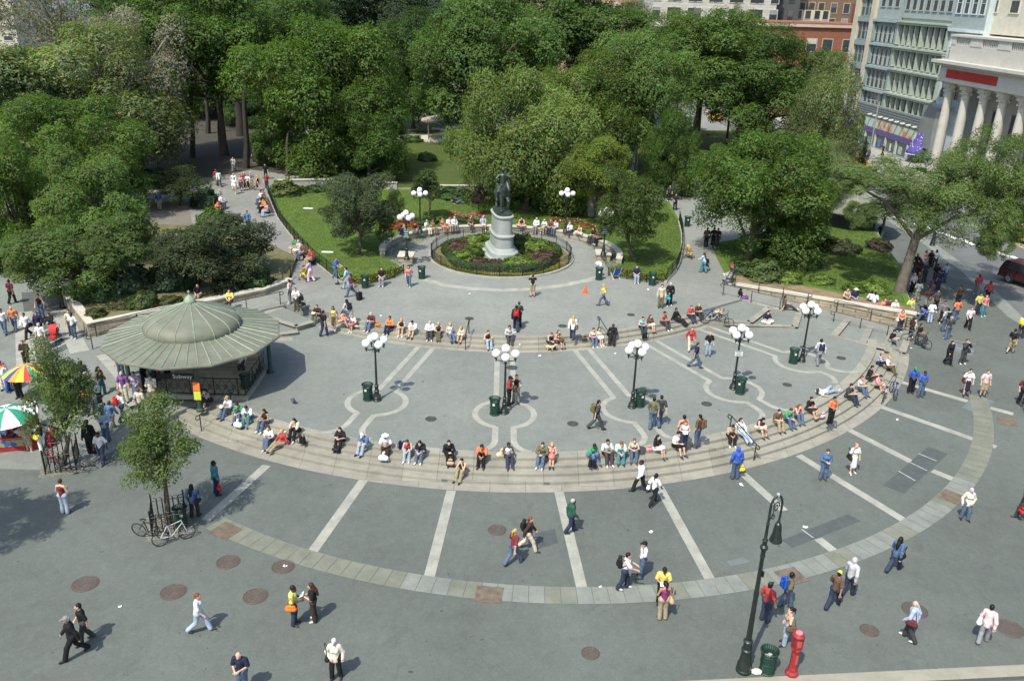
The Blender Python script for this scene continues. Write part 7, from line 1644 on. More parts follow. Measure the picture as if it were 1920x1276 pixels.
 (231, 790, 'S', 'ur', 'wk2', 't:white', 'p:dark jeans', 'sr', 'with a red backpack left of the tree', 0, 'l', ('bred',)),
 (173, 853, L, 'd', 'st', 'j:black', 'p:black', 'sk', 'large man right of the guarded tree', 0, 'd', (), None, 1.12),
 (194, 868, L, 'd', 'wk2', 't:white', 'p:dark jeans', 'sk', 'white shoes beside the large man', 0, 'd'),
 (229, 708, M, 'd', 'st', 't:pale grey', 'p:jeans', 'sg', 'behind the left kiosk column', 0),
 (236, 754, M, 'd', 'st', 't:purple', 'p:cream', 'sg', 'grey haired at the kiosk left side', 0, 'l', (), None, 1.05),
 (257, 750, M, 'd', 'st2', 't:lilac', 'k:denim blue', 'sb', 'in a long blue skirt at the kiosk', 1),
 (273, 733, M, 'l', 'st', 't:black', 'p:black', 'sk', 'dark figure under the kiosk roof', 0, 'm'),
 (288, 722, M, 'u', 'st', 't:turquoise', 'p:dark grey', 'sb', 'turquoise shirt under the kiosk roof', 1),
 (297, 720, M, 'd', 'st', 't:black', 'p:dark grey', 'lk', 'behind the notice board', 1),
 (316, 713, M, 'd', 'st', 't:dark brown', 'p:black', 'sk', 'behind the subway sign', 0, 'd'),
 (288, 762, M, 'u', 'sp', 't:cream', 'p:khaki', 'sg', 'before the kiosk railing', 0),
 (267, 783, M, 'u', 'st', 't:beige', 'p:dark grey', 'sr', 'hidden behind the second tree', 0),
 (455, 706, M, 'd', 'st2', 't:white', 'p:dark grey', 'sg', 'leaning by the kiosk bin', 0),
 (56, 848, L, 'u', 'st2', 't:beige', 's:khaki', 'sg', 'customer with a tan pack at the stall', 0, 'l', ('btan',)),
 (82, 846, L, 'ul', 'st', 'k:black', 'p:white', 'sk', 'with a yellow pouch at the stall', 0, 'l', ('syellow',)),
 (68, 800, 'S', 'd', 'st', 'l:white', 'p:grey', 'sk', 'trader between stall and market tree', 0, 'm'),
 (32, 812, 'S', 'd', 'sp', 't:dark grey', 'p:black', 'sb', 'trader behind the stall table', 0, 'm'),
 # east side crowd
 (1369, 527, U, 'l', 'sb', 't:navy', 'p:pale jeans', 'sr', 'perched at the end of the east wall', 0, 'l', (), 'c:red'),
 (1634, 588, 'R', 'u', 'st', 't:white', 'p:jeans', 'sk', 'facing the east planter wall', 0, 'd'),
 (1628, 586, 'R', 'u', 'st2', 't:pale grey', 'p:dark jeans', 'sk', 'left of the white shirt at the wall', 0, 'd'),
 (1685, 622, 'R', 'd', 'sp', 'k:orange', 'p:dark jeans', 'lr', 'red haired at the foot of the ramp', 1, 'l', ('scream',)),
 (1702, 598, L, 'd', 'st', 't:lime', 'p:pale jeans', 'sr', 'by the end of the east wall', 0),
 (1705, 637, L, 'r', 'st', 't:dark brown', 'k:black', 'sb', 'in a long black skirt by bicycles', 1, 'd'),
 (1731, 601, L, 'l', 'sl', 't:blue', 'p:jeans', 'sk', 'bent over right of the lime shirt', 0),
 (1742, 605, L, 'u', 'st', 't:white', 'p:pale jeans', 'sr', 'white shoes right of the bent figure', 1),
 (1751, 585, L, 'd', 'st', 't:dark grey', 'p:black', 'sk', 'behind the white shoes in the crowd', 0, 'm'),
 (1735, 580, L, 'd', 'st2', 't:maroon', 'p:grey', 'sk', 'at the edge of the tree shadow', 0, 'd'),
 (1701, 500, L, 'u', 'st', 't:dark grey', 'p:black', 'sk', 'farthest behind the leaning trunk', 0, 'm'),
 (1714, 512, L, 'd', 'st', 't:black', 'p:dark grey', 'sk', 'black shirt behind the leaning trunk', 0, 'd'),
 (1720, 522, L, 'd', 'st2', 't:maroon', 'p:black', 'sk', 'maroon shirt behind the leaning trunk', 0, 'd'),
 (1731, 528, L, 'd', 'st', 't:dark grey', 'p:dark grey', 'sk', 'right of the maroon shirt in shadow', 0, 'm'),
 (1719, 546, L, 'l', 'sp', 't:brown', 'p:dark grey', 'sk', 'brown shirt deep in the tree shadow', 0, 'm'),
 (1708, 550, L, 'd', 'st', 't:pale grey', 'p:black', 'sg', 'grey shirt deep in the tree shadow', 0),
 (1717, 566, L, 'u', 'st', 't:grey', 'p:camouflage', 'sk', 'in patterned trousers in the shadow', 0, 'd'),
 (1731, 503, L, 'd', 'st', 'k:pink', 'p:grey', 'lb', 'left of three women in the sun', 1, 'm'),
 (1741, 503, L, 'd', 'st', 't:black', 'p:black', 'lk', 'middle of three women in the sun', 1, 'm'),
 (1750, 503, L, 'd', 'st2', 't:white', 'p:dark grey', 'lk', 'right of three women in the sun', 1, 'd'),
 (1743, 548, L, 'l', 'st', 't:magenta', 'p:magenta', 'sk', 'small child in magenta', 1, 'm', (), None, .72),
 (1751, 532, L, 'u', 'st', 't:black', 'p:dark grey', 'sk', 'behind the magenta child', 0, 'm'),
 (1758, 544, L, 'u', 'st2', 't:navy', 'p:dark jeans', 'sk', 'right of the magenta child', 0, 'm'),
 (1769, 529, L, 'd', 'st', 't:pale blue', 'p:jeans', 'sk', 'pale blue top beyond the tree shadow', 1, 'm'),
 (1829, 553, L, 'd', 'wk2', 't:red', 'p:grey', 'sk', 'upper of two red shirts by the kerb', 0, 'd'),
 (1848, 567, L, 'd', 'wk2', 't:red', 'p:black', 'sk', 'lower of two red shirts by the kerb', 0, 'd'),
 (1830, 590, L, 'd', 'st', 't:lime', 'p:dark jeans', 'sk', 'below the red shirts by the kerb', 0, 'm'),
 (1841, 593, L, 'd', 'st2', 't:salmon', 'p:teal', 'sr', 'white shoes beside the lime shirt', 0),
 (1794, 574, L, 'u', 'st', 't:dark brown', 'p:black', 'sk', 'big dark shirt behind bright orange', 0, 'm'),
 (1789, 603, L, 'u', 'st2', 't:orange', 'p:jeans', 'sk', 'bright orange with a black bag', 0, 'd', ('cblack',)),
 (1764, 606, L, 'd', 'st', 't:grey', 'p:black', 'sk', 'left of bright orange in the crowd', 0, 'm'),
 (1769, 621, L, 'u', 'st', 't:pale grey', 'p:jeans', 'sk', 'grey shirt with a black rucksack', 0, 'l', ('bblack',)),
 (1775, 636, L, 'u', 'st2', 't:dark grey', 'p:jeans', 'sg', 'in a grey cap in front of the crowd', 0, 'l', (), 'c:grey'),
 (1813, 617, L, 'd', 'wk2', 't:white', 'p:black', 'sr', 'alone right of the east crowd', 0),
 (1652, 405, -.75, 'u', 'wk2', 't:white', 'p:dark grey', 'sg', 'on the far zebra crossing', 0),
 (1663, 404, -.75, 'u', 'wk2', 't:dark grey', 'p:black', 'sk', 'second on the far zebra crossing', 0),
 (1648, 452, L, 'd', 'st', 't:black', 'p:black', 'sk', 'standing by the second kiosk', 0, 'm'),
 (1327, 268, L, 'd', 'st', 't:red', 'p:dark grey', 'sk', 'below the taxi in the gap', 0),
 (1606, 282, L, 'l', 'wk2', 't:white', 'p:dark grey', 'sk', 'between conifers and shopfront', 0),
 (1654, 292, L, 'l', 'wk2', 't:dark grey', 'p:black', 'sk', 'on the shopfront pavement', 0),
]
for q in ROWS:
    q = list(q)
    if q[2] == 'R':
        z = 0.
        for _ in range(8): z = ez(G(q[0], q[1], z))
        q[2] = z
    kw = {}
    if len(q) > 13: kw['sc'] = q.pop()
    at(*q[:9], *q[9:13] if len(q) > 9 else [], **kw)
# seated round the statue wall, on benches, planters and lawns: (photo point of the seat, surface height under the feet, facing)
WALLZ = U+.59
def seat(px, py, lev, face, pz, top, bot, hair, where, fem=0, skin='l', bags=(), hat=None, sz=.42):
    p = G(px, py, lev+sz); p.z = lev+sz-.40 if pz == 'sb' else lev+sz
    rz = R(DIRS[face]) if isinstance(face, str) else face
    person(p, rz, pz, top, bot, hair, describe(top, bot, where, fem), bool(fem), skin, bags, None, hat)
def onwall(px, pz, top, bot, hair, where, fem=0, skin='l', turn=0.):
    lo, hi = 191., -11.
    for _ in range(40):
        m = (lo+hi)/2; x = SC.x+9.3*math.cos(R(m)); y = SC.y+9.3*math.sin(R(m))*.78
        if PX(x, y, WALLZ+.3)[0] < px: lo = m
        else: hi = m
    a = R(lo); p = Vector((SC.x+9.2*math.cos(a), SC.y+9.2*math.sin(a)*.78, WALLZ-(.42 if pz == 'sb' else -.0)))
    inw = math.atan2(-(SC.y-p.y), 1) if False else math.atan2(SC.x-p.x, -(SC.y-p.y))
    person(p, inw+R(turn), pz, top, bot, hair, describe(top, bot, where, fem), bool(fem), skin)
for q in [
 (752, 'sb', 't:navy', 'p:dark jeans', 'sk', 'at the left end of the curved wall', 0, 'm', 90),
 (757, 'sb', 't:pale pink', 's:white', 'ly', 'beside the lamp at the left wall end', 1),
 (774, 'sx', 't:maroon', 'p:grey', 'sk', 'cross-legged on the left of curved wall', 0),
 (800, 'sb', 't:white', 'p:cream', 'sy', 'left of the yellow top on curved wall', 1),
 (811, 'sb', 'k:yellow', 's:tan', 'sr', 'in yellow on the curved wall', 1),
 (829, 'sb', 'k:orange', 's:salmon', 'sr', 'in orange on the curved wall', 1),
 (842, 'sb', 't:white', 's:khaki', 'sk', 'left of the standing white shirt, wall', 0),
 (852, 'sb', 'l:white', 'p:grey', 'sg', 'tall white shirt on the curved wall', 0),
 (882, 'sb', 't:brown', 'p:olive', 'lr', 'brown top left of a turquoise bag', 1),
 (906, 'sb', 't:pale blue', 's:beige', 'sg', 'right of a turquoise bag on the wall', 0),
 (979, 'sx', 'k:maroon', 's:tan', 'sk', 'cross-legged right behind the statue', 0),
 (1006, 'sb', 'l:white', 'p:grey', 'sg', 'upright right of the statue', 0),
 (1021, 'sb', 't:pale grey', 's:khaki', 'sy', 'left of a couple on the curved wall', 1),
 (1033, 'sb', 't:brown', 'p:dark jeans', 'sr', 'left of the couple on curved wall', 0),
 (1042, 'sb', 't:pale pink', 'p:jeans', 'lr', 'right of the couple on curved wall', 1),
 (1071, 'sx', 't:white', 'p:navy', 'sg', 'below the right flower lamp', 0),
 (1090, 'sx', 'k:orange', 's:white', 'sr', 'alone on the right curved wall', 1),
 (1113, 'sb', 't:black', 'p:dark grey', 'lk', 'in black near the right wall end', 1),
 (1121, 'sb', 't:brown', 'p:dark grey', 'sk', 'brown shirt near the right wall end', 0, 'm'),
 (1126, 'sb', 't:dark grey', 'p:black', 'sk', 'last at the right wall end', 0, 'm'),
]: onwall(*q)
for q in [
 (716, 524, U, 'd', 'sb', 't:black', 'p:grey', 'sk', 'on the low fence left of the statue', 0),
 (1193, 519, U, 'd', 'sb', 't:navy', 'p:pale jeans', 'sk', 'on the low fence right of the statue', 0),
 (372, 556, .25, 'd', 'sb', 't:black', 'p:khaki', 'nb', 'on the west planter wall behind the kiosk', 0),
 (431, 566, .30, 'd', 'sb', 't:yellow', 'p:dark grey', 'lr', 'in yellow behind the kiosk roof', 1),
 (1587, 562, -.1, 'd', 'sb', 'k:tan', 'p:dark brown', 'lr', 'left of two seated on the east wall', 1),
 (1602, 563, -.15, 'd', 'sb', 't:navy', 'p:jeans', 'sk', 'in a cream hat on the east wall', 0, 'l', (), 'h:cream'),
 (1657, 580, -.35, 'd', 'sb', 't:salmon', 'p:black', 'lr', 'in salmon on the east wall', 1),
 (1666, 582, -.38, 'd', 'sb', 't:maroon', 'p:black', 'sk', 'in maroon on the east wall', 0, 'm'),
 (1677, 584, -.4, 'd', 'sb', 't:white', 'p:dark grey', 'sg', 'in white on the east wall', 0),
]: seat(*q, **({'sz': .55} if q[2] != U else {'sz': .42}))
BL = [(551, 466, 't:green', 'p:beige', 'sk', 'in a green shirt at the bench end'), (559, 470, 't:pale grey', 's:white', 'sg', 'grey haired on the lower west bench'), (567, 477, 't:brown', 'p:jeans', 'sk', 'brown shirt on the lower west bench'), (581, 488, 't:red', 'p:khaki', 'sr', 'red shirt on the lower west bench'), (488, 374, 't:white', 'p:jeans', 'sk', 'farthest on the upper lawn bench'), (491, 382, 't:black', 'p:dark grey', 'sk', 'second on the upper lawn bench'), (494, 390, 't:orange', 'p:black', 'sk', 'third on the upper lawn bench'), (499, 397, 't:pink', 'p:pale jeans', 'lb', 'nearest on the upper lawn bench'), (413, 372, 't:pale grey', 'p:dark grey', 'sg', 'farthest on the left walk bench'), (417, 382, 't:white', 'p:dark jeans', 'sk', 'middle of the left walk bench'), (410, 396, 't:orange', 'p:dark grey', 'sr', 'nearest on the left walk bench')]
for i, (px, py, t_, b_, h_, wh) in enumerate(BL):
    seat(px, py, U, 'dl' if i < 8 else 'dr', 'sb', t_, b_, h_, wh, i == 7, sz=.45)
def bench(pts, face, label):
    a, b = G(*pts[0], U), G(*pts[1], U); d = (b-a).normalized(); n = Vector((-d.y, d.x, 0)); n = n if n.dot(Vector((math.sin(R(DIRS[face])), -math.cos(R(DIRS[face])), 0))) > 0 else -n; Lb = (b-a).length
    e = empty('park_bench', a, label, 'bench', 'wooden benches along the west walk', math.atan2(d.y, d.x)); sg = 1 if n.dot(Vector((-d.y, d.x, 0))) > 0 else -1
    mb = MB(); [mb.box((Lb/2, sg*(.05+k*.11), .42), (Lb, .09, .03)) for k in range(4)]; WD = mat('bench_wood', (.16, .09, .05), .7, .3, 4); mb.build('seat', WD, e)
    mb = MB(); [mb.box((Lb/2, -sg*(.03+k*.02), .55+k*.13), (Lb, .03, .09)) for k in range(3)]; mb.build('backrest', WD, e)
    for k in range(int(Lb/1.5)+1): MB().box((min(Lb, k*1.5), sg*.2, .2), (.06, .45, .4)).box((min(Lb, k*1.5), -sg*.05, .45), (.05, .05, .85)).build('leg', IRON, e)
bench([(556, 466), (592, 496)], 'dl', 'wooden bench by the lower west walk, red shirt at its end'); bench([(494, 372), (505, 402)], 'dl', 'wooden bench by the upper left lawn corner'); bench([(404, 372), (403, 402)], 'dr', 'wooden bench on the left side of the west walk')
for px, py, pz, t_, b_, h_, wh, f_, fc in [(1390, 567, 'se', 't:black', 'k:purple', 'lk', 'at the top of the east broad steps', 1, 'r'), (1472, 585, 'se', 't:brown', 'p:dark grey', 'sk', 'reading on the east broad steps', 0, 'r')]:
    p = G(px, py, .0); person((p.x, p.y, .02), R(90), pz, t_, b_, h_, describe(t_, b_, wh, f_), bool(f_))
p = G(1436, 604, .16); person((p.x, p.y, .17), R(10), 'sx', 't:navy', 'p:white', 'sk', describe('t:navy', 'p:white', 'cross-legged on the east broad steps', 0))
p = G(857, 384, U); person((p.x, p.y, U+.12), R(90), 'ly', 't:navy', 'p:jeans', 'sk', describe('t:navy', 'p:jeans', 'lying on the lawn left of the statue', 0)); p = G(912, 376, U); person((p.x, p.y, U+.12), R(250), 'ly', 't:white', 's:white', 'sy', describe('t:white', 's:white', 'lying on the lawn behind the statue', 1), True)
p = G(1555, 796, -.15); person((p.x, p.y, -.15), R(20), 'sp', 't:orange', 'p:black', 'sk', describe('t:orange', 'p:black', 'standing on the right lower steps', 0), False, 'm')
# ---------------------------------------------------------------- bicycles, strollers, stalls, loose things
def bicycle(x, y, z, rz, color, label, lean=.0, s=1.):
    e = empty('bicycle', (x, y, z), label, 'bicycle', 'bicycles', rz, s); e.rotation_euler.x = lean
    for cx in (-.5, .5):
        mb = MB(); mb.tube([(cx+.31*math.cos(a*.2618), 0, .33+.31*math.sin(a*.2618)) for a in range(25)], .022, 6, cap=False); w_ = mb.build('wheel', TYRE, e, True)
        mb = MB(); [mb.tube([(cx, .02*(-1)**a, .33), (cx+.30*math.cos(a*.628), 0, .33+.30*math.sin(a*.628))], .004, 3, cap=False) for a in range(10)]; mb.tube([(cx, -.04, .33), (cx, .04, .33)], .025, 6); mb.build('spoke', CHROME, w_)
    pm = mat('bike_'+'_'.join('%02d' % int(c*99) for c in color), color, .3, .1, 5, 0, .6)
    mb = MB()
    for a, b in (((-.5, 0, .33), (-.08, 0, .30)), ((-.5, 0, .33), (-.18, 0, .80)), ((-.08, 0, .30), (-.18, 0, .82)), ((-.08, 0, .30), (.36, 0, .74)), ((-.16, 0, .76), (.34, 0, .86)), ((.34, 0, .90), (.5, 0, .33))): mb.tube([a, b], .02, 6)
    mb.build('frame', pm, e, True)
    MB().tube([(.33, 0, .88), (.32, 0, 1.0), (.36, .0, 1.02)], .016, 5).tube([(.22, -.28, 1.03), (.36, -.2, 1.03), (.36, .2, 1.03), (.22, .28, 1.03)], .014, 5).build('handlebar', IRON, e, True)
    MB().ball((-.2, 0, .90), (.14, .075, .035), 8, 6).tube([(-.18, 0, .8), (-.19, 0, .9)], .014, 5).build('saddle', IRON, e, True)
    MB().tube([(-.08+.09*math.cos(a*.52), .05, .30+.09*math.sin(a*.52)) for a in range(13)], .012, 4).tube([(-.08, .05, .3), (.05, .1, .2)], .012, 4).tube([(-.08, -.05, .3), (-.2, -.1, .4)], .012, 4).build('crank', CHROME, e)
SILV, BLKP, REDP, BLUP, GRNP = (.42, .43, .44), (.015, .015, .016), (.42, .03, .03), (.05, .08, .20), (.10, .12, .12)
def bk(px, py, lev, deg, color, label, lean=.12): p = G(px, py, lev); bicycle(p.x, p.y, p.z, R(deg), color, label, lean)
bk(285, 1008, L, -12, BLKP, 'dark bicycle leaning on the guard left of the second young tree'); bk(328, 1016, L, 32, SILV, 'silver bicycle leaning in front of the second tree guard', -.1)
bk(102, 872, L, -40, REDP, 'red bicycle leaning on the first tree guard'); bk(146, 876, L, 15, BLKP, 'black bicycle lying behind the first tree guard', 1.0)
bk(1336, 606, .16, 5, SILV, 'silver bicycle on the upper steps by the lying person'); bk(1352, 611, .01, -25, BLKP, 'black bicycle at the foot of the east broad steps')
bk(1655, 749, L, 62, SILV, 'silver bicycle leaning at the right lower steps'); bk(1672, 742, L, 80, BLUP, 'blue bicycle behind the silver one at the right lower steps')
bk(1712, 643, L, -12, SILV, 'silver bicycle beside the long black skirt'); bk(1722, 650, L, -50, BLKP, 'small black stunt bicycle with its young rider in the east crowd', 0.); bk(1917, 768, L, 75, BLKP, 'black bicycle cut by the right edge')
p = G(1722, 650, L); person((p.x-.1, p.y-.1, L+.38), R(-50)+R(90), 'sb', 't:black', 'p:dark grey', 'sk', 'person in black shirt and dark grey trousers sitting on a small black bicycle', False, 'm')
def stroller(px, py, lev, deg, color, label):
    p = G(px, py, lev); e = empty('stroller', p, label, 'stroller', 'strollers', R(deg)); hm = mat('hood_'+'_'.join('%02d' % int(c*99) for c in color), color, .8, .15, 6)
    mb = MB()
    for sx in (-1, 1): mb.tube([(sx*.22, -.35, .1), (sx*.21, .1, .5), (sx*.22, .45, .98)], .018, 5).tube([(sx*.22, .3, .1), (sx*.2, -.1, .5), (sx*.2, -.25, .62)], .016, 5)
    mb.tube([(-.22, .45, .98), (.22, .45, .98)], .02, 5); mb.build('frame', IRON, e)
    mb = MB(); mb.add([(-.19, .15, .42), (.19, .15, .42), (.19, -.22, .46), (-.19, -.22, .46)], [(0, 1, 2, 3)]).add([(-.19, .15, .42), (.19, .15, .42), (.19, .28, .85), (-.19, .28, .85)], [(3, 2, 1, 0)]).box((0, -.22, .38), (.36, .05, .16)); mb.build('seat', hm, e)
    mb = MB(); V = []
    for a in range(0, 100, 14): V += [(-.22, .26-.34*math.sin(R(a)), .66+.40*math.cos(R(a))), (.22, .26-.34*math.sin(R(a)), .66+.40*math.cos(R(a)))]
    mb.add(V, [(2*i, 2*i+1, 2*i+3, 2*i+2) for i in range(len(V)//2-1)]); mb.build('hood', hm, e, True)
    for sx in (-1, 1):
        for yy in (-.34, .3): mb = MB(); mb.tube([(sx*.24, yy+.085*math.cos(a*.524), .1+.085*math.sin(a*.524)) for a in range(13)], .02, 5, cap=False); mb.build('wheel', TYRE, e, True)
    return e
stroller(572, 525, U, 250, (.80, .60, .02), 'stroller with a bright yellow hood on the west walk'); stroller(565, 580, U, 60, (.03, .03, .03), 'black stroller by the west handrail'); stroller(1322, 508, U, 150, (.05, .08, .09), 'dark stroller on the right path'); stroller(1291, 484, U, 60, (.62, .38, .10), 'stroller with a tan hood by the right lawn fence')
stroller(103, 642, M, 0, (.45, .03, .03), 'red stroller on the west crossing'); stroller(186, 768, 'S', 200, (.02, .02, .025), 'dark stroller left of the kiosk'); stroller(1730, 596, L, 100, (.04, .04, .05), 'dark stroller in the east crowd'); stroller(1366, 533, U, 260, (.05, .05, .055), 'grey stroller at the end of the east planter wall')
# tree guards: square iron hoop fences
def guard(px, py, label, s=.62):
    p = G(px, py, L); e = empty('tree_guard', p, label, 'tree guard', None, R(20))
    for k in range(4):
        a = R(90*k); c_, s_ = math.cos(a), math.sin(a); q = lambda u, z: (c_*s-s_*u, s_*s+c_*u, z)
        mb = MB()
        for i in range(6): u = -s+2*s*(i+.5)/6; w_ = s/6*.9; mb.tube([q(u-w_, .03), q(u-w_, .95)]+[q(u-w_*math.cos(R(t)), .95+w_*math.sin(R(t))) for t in range(0, 181, 45)]+[q(u+w_, .03)], .013, 4)
        mb.tube([q(-s, .2), q(s, .2)], .018, 4).tube([q(-s, .88), q(s, .88)], .018, 4); mb.build('hoop_panel', IRON, e)
        MB().lathe([(.035, 0), (.03, 1.15), (.05, 1.17), (0, 1.25)], (c_*s-s_*s, s_*s+c_*s, 0), 7).build('corner_post', IRON, e)
    return e
guard(318, 985, 'black iron guard round the second young tree, bicycles against it'); guard(118, 872, 'black iron guard round the first young tree by the stall')
for px, py, lb in ((318, 985, 1), (118, 872, 2)):
    p = G(px, py, L); struct('tree_pit', MB().prism([(p.x+1.25*math.cos(R(20+45+90*k)), p.y+1.25*math.sin(R(20+45+90*k))) for k in range(4)], L-.05, L+.012), stone_mat('pit_setts', (.21, .21, .165), (.2, .12, .02), .2))
# market umbrellas and stall
def umbrella(px, py, lev, r, h, cols, n, label, tilt=0.):
    p = G(px, py, lev); e = empty('market_umbrella', p, label, 'umbrella'); e.rotation_euler = (tilt, 0, .2)
    MB().tube([(0, 0, 0), (0, 0, h+.1)], .025, 7).build('pole', CHROME, e)
    mb = MB()
    for k in range(n):
        a0, a1 = 2*math.pi*k/n, 2*math.pi*(k+1)/n; V = []
        for t in (0, .35, .7, 1.):
            rr = r*t; z = h-.42*r*(t**1.7)
            V += [(rr*math.cos(a0), rr*math.sin(a0), z), (rr*math.cos((a0+a1)/2)*(1-.03*t), rr*math.sin((a0+a1)/2)*(1-.03*t), z-.0), (rr*math.cos(a1), rr*math.sin(a1), z)]
        mb.add(V, [(3*i+j, 3*i+j+1, 3*i+j+4, 3*i+j+3) for i in range(3) for j in (0, 1)], k % len(cols))
    mb.build('canopy', [mat('umbrella_'+c, v, .75, .08, 3) for c, v in cols], e)
UC = [('orange', (.75, .25, .03)), ('yellow', (.80, .52, .05)), ('red', (.62, .05, .04)), ('green', (.02, .34, .22)), ('gold', (.78, .48, .06)), ('navy', (.03, .06, .20))]
umbrella(60, 748, 'S', 1.12, 1.95, UC, 18, 'umbrella with many coloured stripes behind the first young tree')
umbrella(32, 836, 'S', 1.12, 2.15, [('white', (.72, .75, .72)), ('dark_green', (.02, .25, .15))], 8, 'green and white umbrella over the market stall', .12)
p = G(44, 842, L); e = empty('market_table', (p.x, p.y+.2, L), 'market table with red cloth and piled goods under the green umbrella', 'table', None, R(14))
MB().box((-.3, 0, .72), (3.1, .9, .05)).build('tabletop', CAP, e); CL = mat('red_cloth', (.30, .02, .03), .85, .2, 4)
mb = MB(); mb.box((-.3, -.46, .38), (3.1, .03, .68)).box((1.26, 0, .38), (.03, .9, .68)).box((-.3, 0, .755), (3.12, .92, .02)); mb.build('tablecloth', CL, e)
MB().box((-.55, -.485, .52), (1.5, .02, .34)).build('banner', chk_mat('banner_print', (.05, .09, .32), (.30, .26, .10), 6.), e)
for k in range(4): MB().tube([(-1.7+2.8*(k % 2), -.38+.76*(k//2), 0), (-1.7+2.8*(k % 2), -.38+.76*(k//2), .7)], .025, 5).build('leg', IRON, e)
r6 = random.Random(4); tp = Vector((p.x, p.y+.2, L+.77)); GC = ['white', 'white', 'cream', 'white', 'pale blue', 'red', 'maroon', 'white', 'dark red', 'pale grey']
for k in range(14):
    u, v_ = -1.6+k*.2, (-.25, .05, .28)[k % 3]; c_, s_ = math.cos(R(14)), math.sin(R(14)); h_ = .05+.10*r6.random()
    o = MB().box((0, 0, h_/2), (.26, .30, h_)).box((0, 0, h_+.012), (.22, .26, .02)).build('folded_shirt', LEATHER, None, False, 40, (tp.x+u*c_-v_*s_, tp.y+u*s_+v_*c_, tp.z)); o.color = (*COLS[GC[k % 10]], 1); o.rotation_euler.z = r6.random(); tag(o, 'pile of folded cloth goods on the market table', 'goods', 'goods piled on the market table')
p = G(27, 815, 'S'); e = empty('folding_chair', (p.x+.6, p.y+.3, p.z), 'red seat behind the market table', 'chair'); MB().box((0, 0, .45), (.45, .42, .05)).box((0, .2, .72), (.45, .05, .45)).build('seat', CL, e); [MB().tube([(sx*.2, sy*.18, 0), (sx*.2, sy*.18, .45)], .018, 5).build('leg', IRON, e) for sx in (-1, 1) for sy in (-1, 1)]
# bags and bundles left on the steps
def onstep(which, k, px, kind, col, label, fwd=.1, up=.2, rz=0.):
    p, a = on_steps(which, k, px); z = (-.15*k if which == 'low' else .48-.16*k)
    bag(kind, (p.x+math.sin(a)*fwd, p.y-math.cos(a)*fwd, z+up), a+rz, col, label)
B = 'backpack'
onstep('low', 0, 753, B, 'navy', 'blue backpack on the lower steps left of the red tank top', -.15, .24)
onstep('low', 1, 1107, B, 'black', 'black rucksack before the green shirt, middle of lower steps', .25, .22); onstep('low', 1, 572, B, 'black', 'black bag on the left lower steps beside the cream shirt', .15, .2)
onstep('low', 1, 456, 'plastic sack', 'white', 'white plastic sack before the green shirt on the left lower steps', .3, 0); onstep('low', 1, 724, 'plastic sack', 'white', 'white plastic bag at the feet of the white hat', .3, 0)
onstep('low', 0, 541, B, 'cream', 'cream backpack behind the red long-sleeved shirt', .3, -.1); onstep('low', 1, 634, 'carrier bag', 'black', 'black handbag between the feet of the woman in black', .2, .18)
onstep('low', 0, 1218, 'carrier bag', 'pink', 'pink bag left of the white shorts on the lower steps', -.05, .16); onstep('low', 1, 1524, 'carrier bag', 'tan', 'tan paper bag at the feet of the black shirt', .2, .18); onstep('low', 1, 1534, 'carrier bag', 'pale pink', 'pink striped bag beside the tan paper bag', .25, .15)
onstep('low', 1, 846, 'carrier bag', 'tan', 'brown paper bag between the knees of the black jacket', .15, .2); onstep('low', 0, 940, 'plastic sack', 'beige', 'beige coat bundle left of the white tank top', -.1, 0)
onstep('up', 0, 709, 'carrier bag', 'orange', 'orange bag on the upper steps right of the maroon shirt', .0, .16); onstep('up', 1, 672, 'paper sheet', 'cream', 'pale paper bag beside the woman in pink, upper steps', .1, .1)
onstep('up', 1, 1096, 'carrier bag', 'dark brown', 'dark brown bag on the upper steps left of the pink top', .0, .16); onstep('up', 2, 1206, B, 'black', 'black backpack below the turquoise top on the upper steps', .1, .24)
p = G(674, 562, U); bag('wheeled case', (p.x, p.y, U), R(60), 'black', 'black wheeled case pulled across the terrace'); p = G(893, 428, WALLZ); bag('carrier bag', (SC.x-2.9, SC.y+6.9, WALLZ+.2), 0, 'turquoise', 'turquoise bag on the curved wall left of the statue')
p, a = on_steps('up', 2, 1031); e = link('small_dog', solid([((0, .18, .24), (0, -.14, .25), .10, .09), ((0, -.14, .27), (0, -.27, .36), .07, .06), ('e', (0, -.32, .40), (.06, .085, .065)), ((0, -.36, .385), (0, -.43, .37), .04, .028), ((-.05, -.12, .2), (-.055, -.13, .02), .04, .026), ((.05, -.12, .2), (.055, -.15, .02), .04, .026), ((-.05, .17, .22), (-.06, .13, .12), .055, .03), ((-.06, .13, .12), (-.06, .18, .02), .03, .024), ((.05, .17, .22), (.06, .13, .12), .055, .03), ((.06, .13, .12), (.06, .18, .02), .03, .024), ((0, .26, .27), (0, .36, .38), .03, .018), ((-.045, -.29, .45), (-.06, -.28, .40), .022, .012), ((.045, -.29, .45), (.06, -.28, .40), .022, .012)], .016, .025, 'dog', [mat('dog_fur', (.50, .38, .24), .9, .2, 12)]), None, (p.x+math.sin(a)*.12, p.y-math.cos(a)*.12, .012), a+1.2); tag(e, 'small pale tan dog at the foot of the upper steps', 'dog')
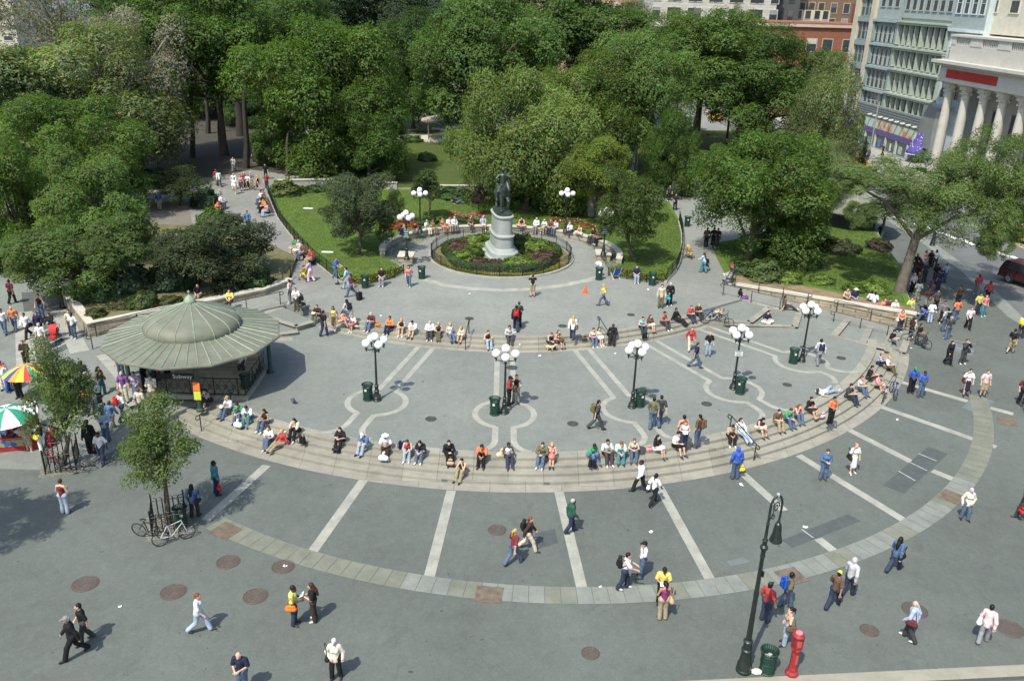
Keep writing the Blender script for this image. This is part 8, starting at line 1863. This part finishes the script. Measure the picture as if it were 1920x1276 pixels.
# scraps of paper
r7 = random.Random(5)
for px, py, z in [(1220, 997, L), (1510, 988, L), (1012, 667, M), (1153, 663, M), (535, 1061, L), (225, 1137, L), (1390, 909, L), (1682, 787, L), (1125, 1100, L), (975, 646, .33), (965, 623, U), (715, 592, U), (1215, 543, U), (1593, 585, 'R'), (1709, 653, L), (880, 551, U)]:
    if z == 'R': z = ez(G(px, py, -.1)); 
    p = G(px, py, z); a = r7.random()*6.28; w_, h_ = .06+.06*r7.random(), .045+.03*r7.random(); mb = MB()
    mb.add([(-w_, -h_, .02), (w_*.2, -h_, .012), (w_, -h_*.8, .05), (w_, h_, .03), (0, h_, .015), (-w_, h_*.8, .04)], [(0, 1, 4, 5), (1, 2, 3, 4)])
    o = mb.build('paper_scrap', WHITE, None, False, 40, p); o.rotation_euler.z = a; tag(o, 'scrap of white paper lying on the grey paving', 'litter', 'scraps of paper on the paving')
mb = MB(); p = G(580, 477, U)
for px, py in ((578, 391), (614, 473)):
    p = G(px, py, U+.1); o = MB().box((0, 0, .02), (.9, .3, .03)).build('lawn_plate', WHITE, None, False, 40, (p.x, p.y, U+.11)); tag(o, ('upper' if py < 400 else 'lower')+' white plate lying on the left lawn', 'plate')
# street signs by the shopfront
for px, py, h, c, lb in [(1708, 296, 5.2, (.12, .32, .62), 'tall pole with a blue bus stop sign by the shopfront'), (1628, 300, 7.5, (.3, .32, .3), 'grey lamp pole left of the shopfront')]:
    p = G(px, py, L); e = empty('sign_pole', p, lb, 'pole'); MB().tube([(0, 0, 0), (0, 0, h)], .09, 8).build('pole', mat('grey_pole', (.25, .27, .26), .5), e)
    if h < 6: MB().box((0, -.1, h-.7), (.9, .06, 1.5)).build('sign_board', mat('bus_blue', c, .5), e); MB().box((0, -.14, h-1.2), (.85, .03, .5)).build('sign_panel', WHITE, e); MB().box((-.5, -.1, h-2.4), (.7, .05, .7)).build('parking_sign', mat('sign_pink', (.6, .42, .4), .5), e)
    else: MB().tube([(0, 0, h), (-.3, 0, h+.4), (-1.4, 0, h+.5)], .06, 6).build('arm', MATS['grey_pole'], e)
PIG = mat('pigeon_grey', (.09, .095, .11), .7, .3, 20)
p = G(550, 756, M); o = link('pigeon', solid([((0, .08, .12), (0, -.06, .13), .055, .06), ((0, -.06, .15), (0, -.10, .22), .04, .03), ('e', (0, -.12, .235), (.026, .034, .028)), ((0, -.14, .232), (0, -.17, .226), .01, .006), ((0, .12, .11), (0, .22, .08), .035, .022), ((-.02, 0, .08), (-.02, -.01, .0), .012, .008), ((.02, 0, .08), (.02, -.01, .0), .012, .008)], .012, .02, 'pigeon', [PIG]), None, (p.x, p.y, .005), .6, 1.5); tag(o, 'grey pigeon standing on the plaza right of the kiosk shadow', 'pigeon')
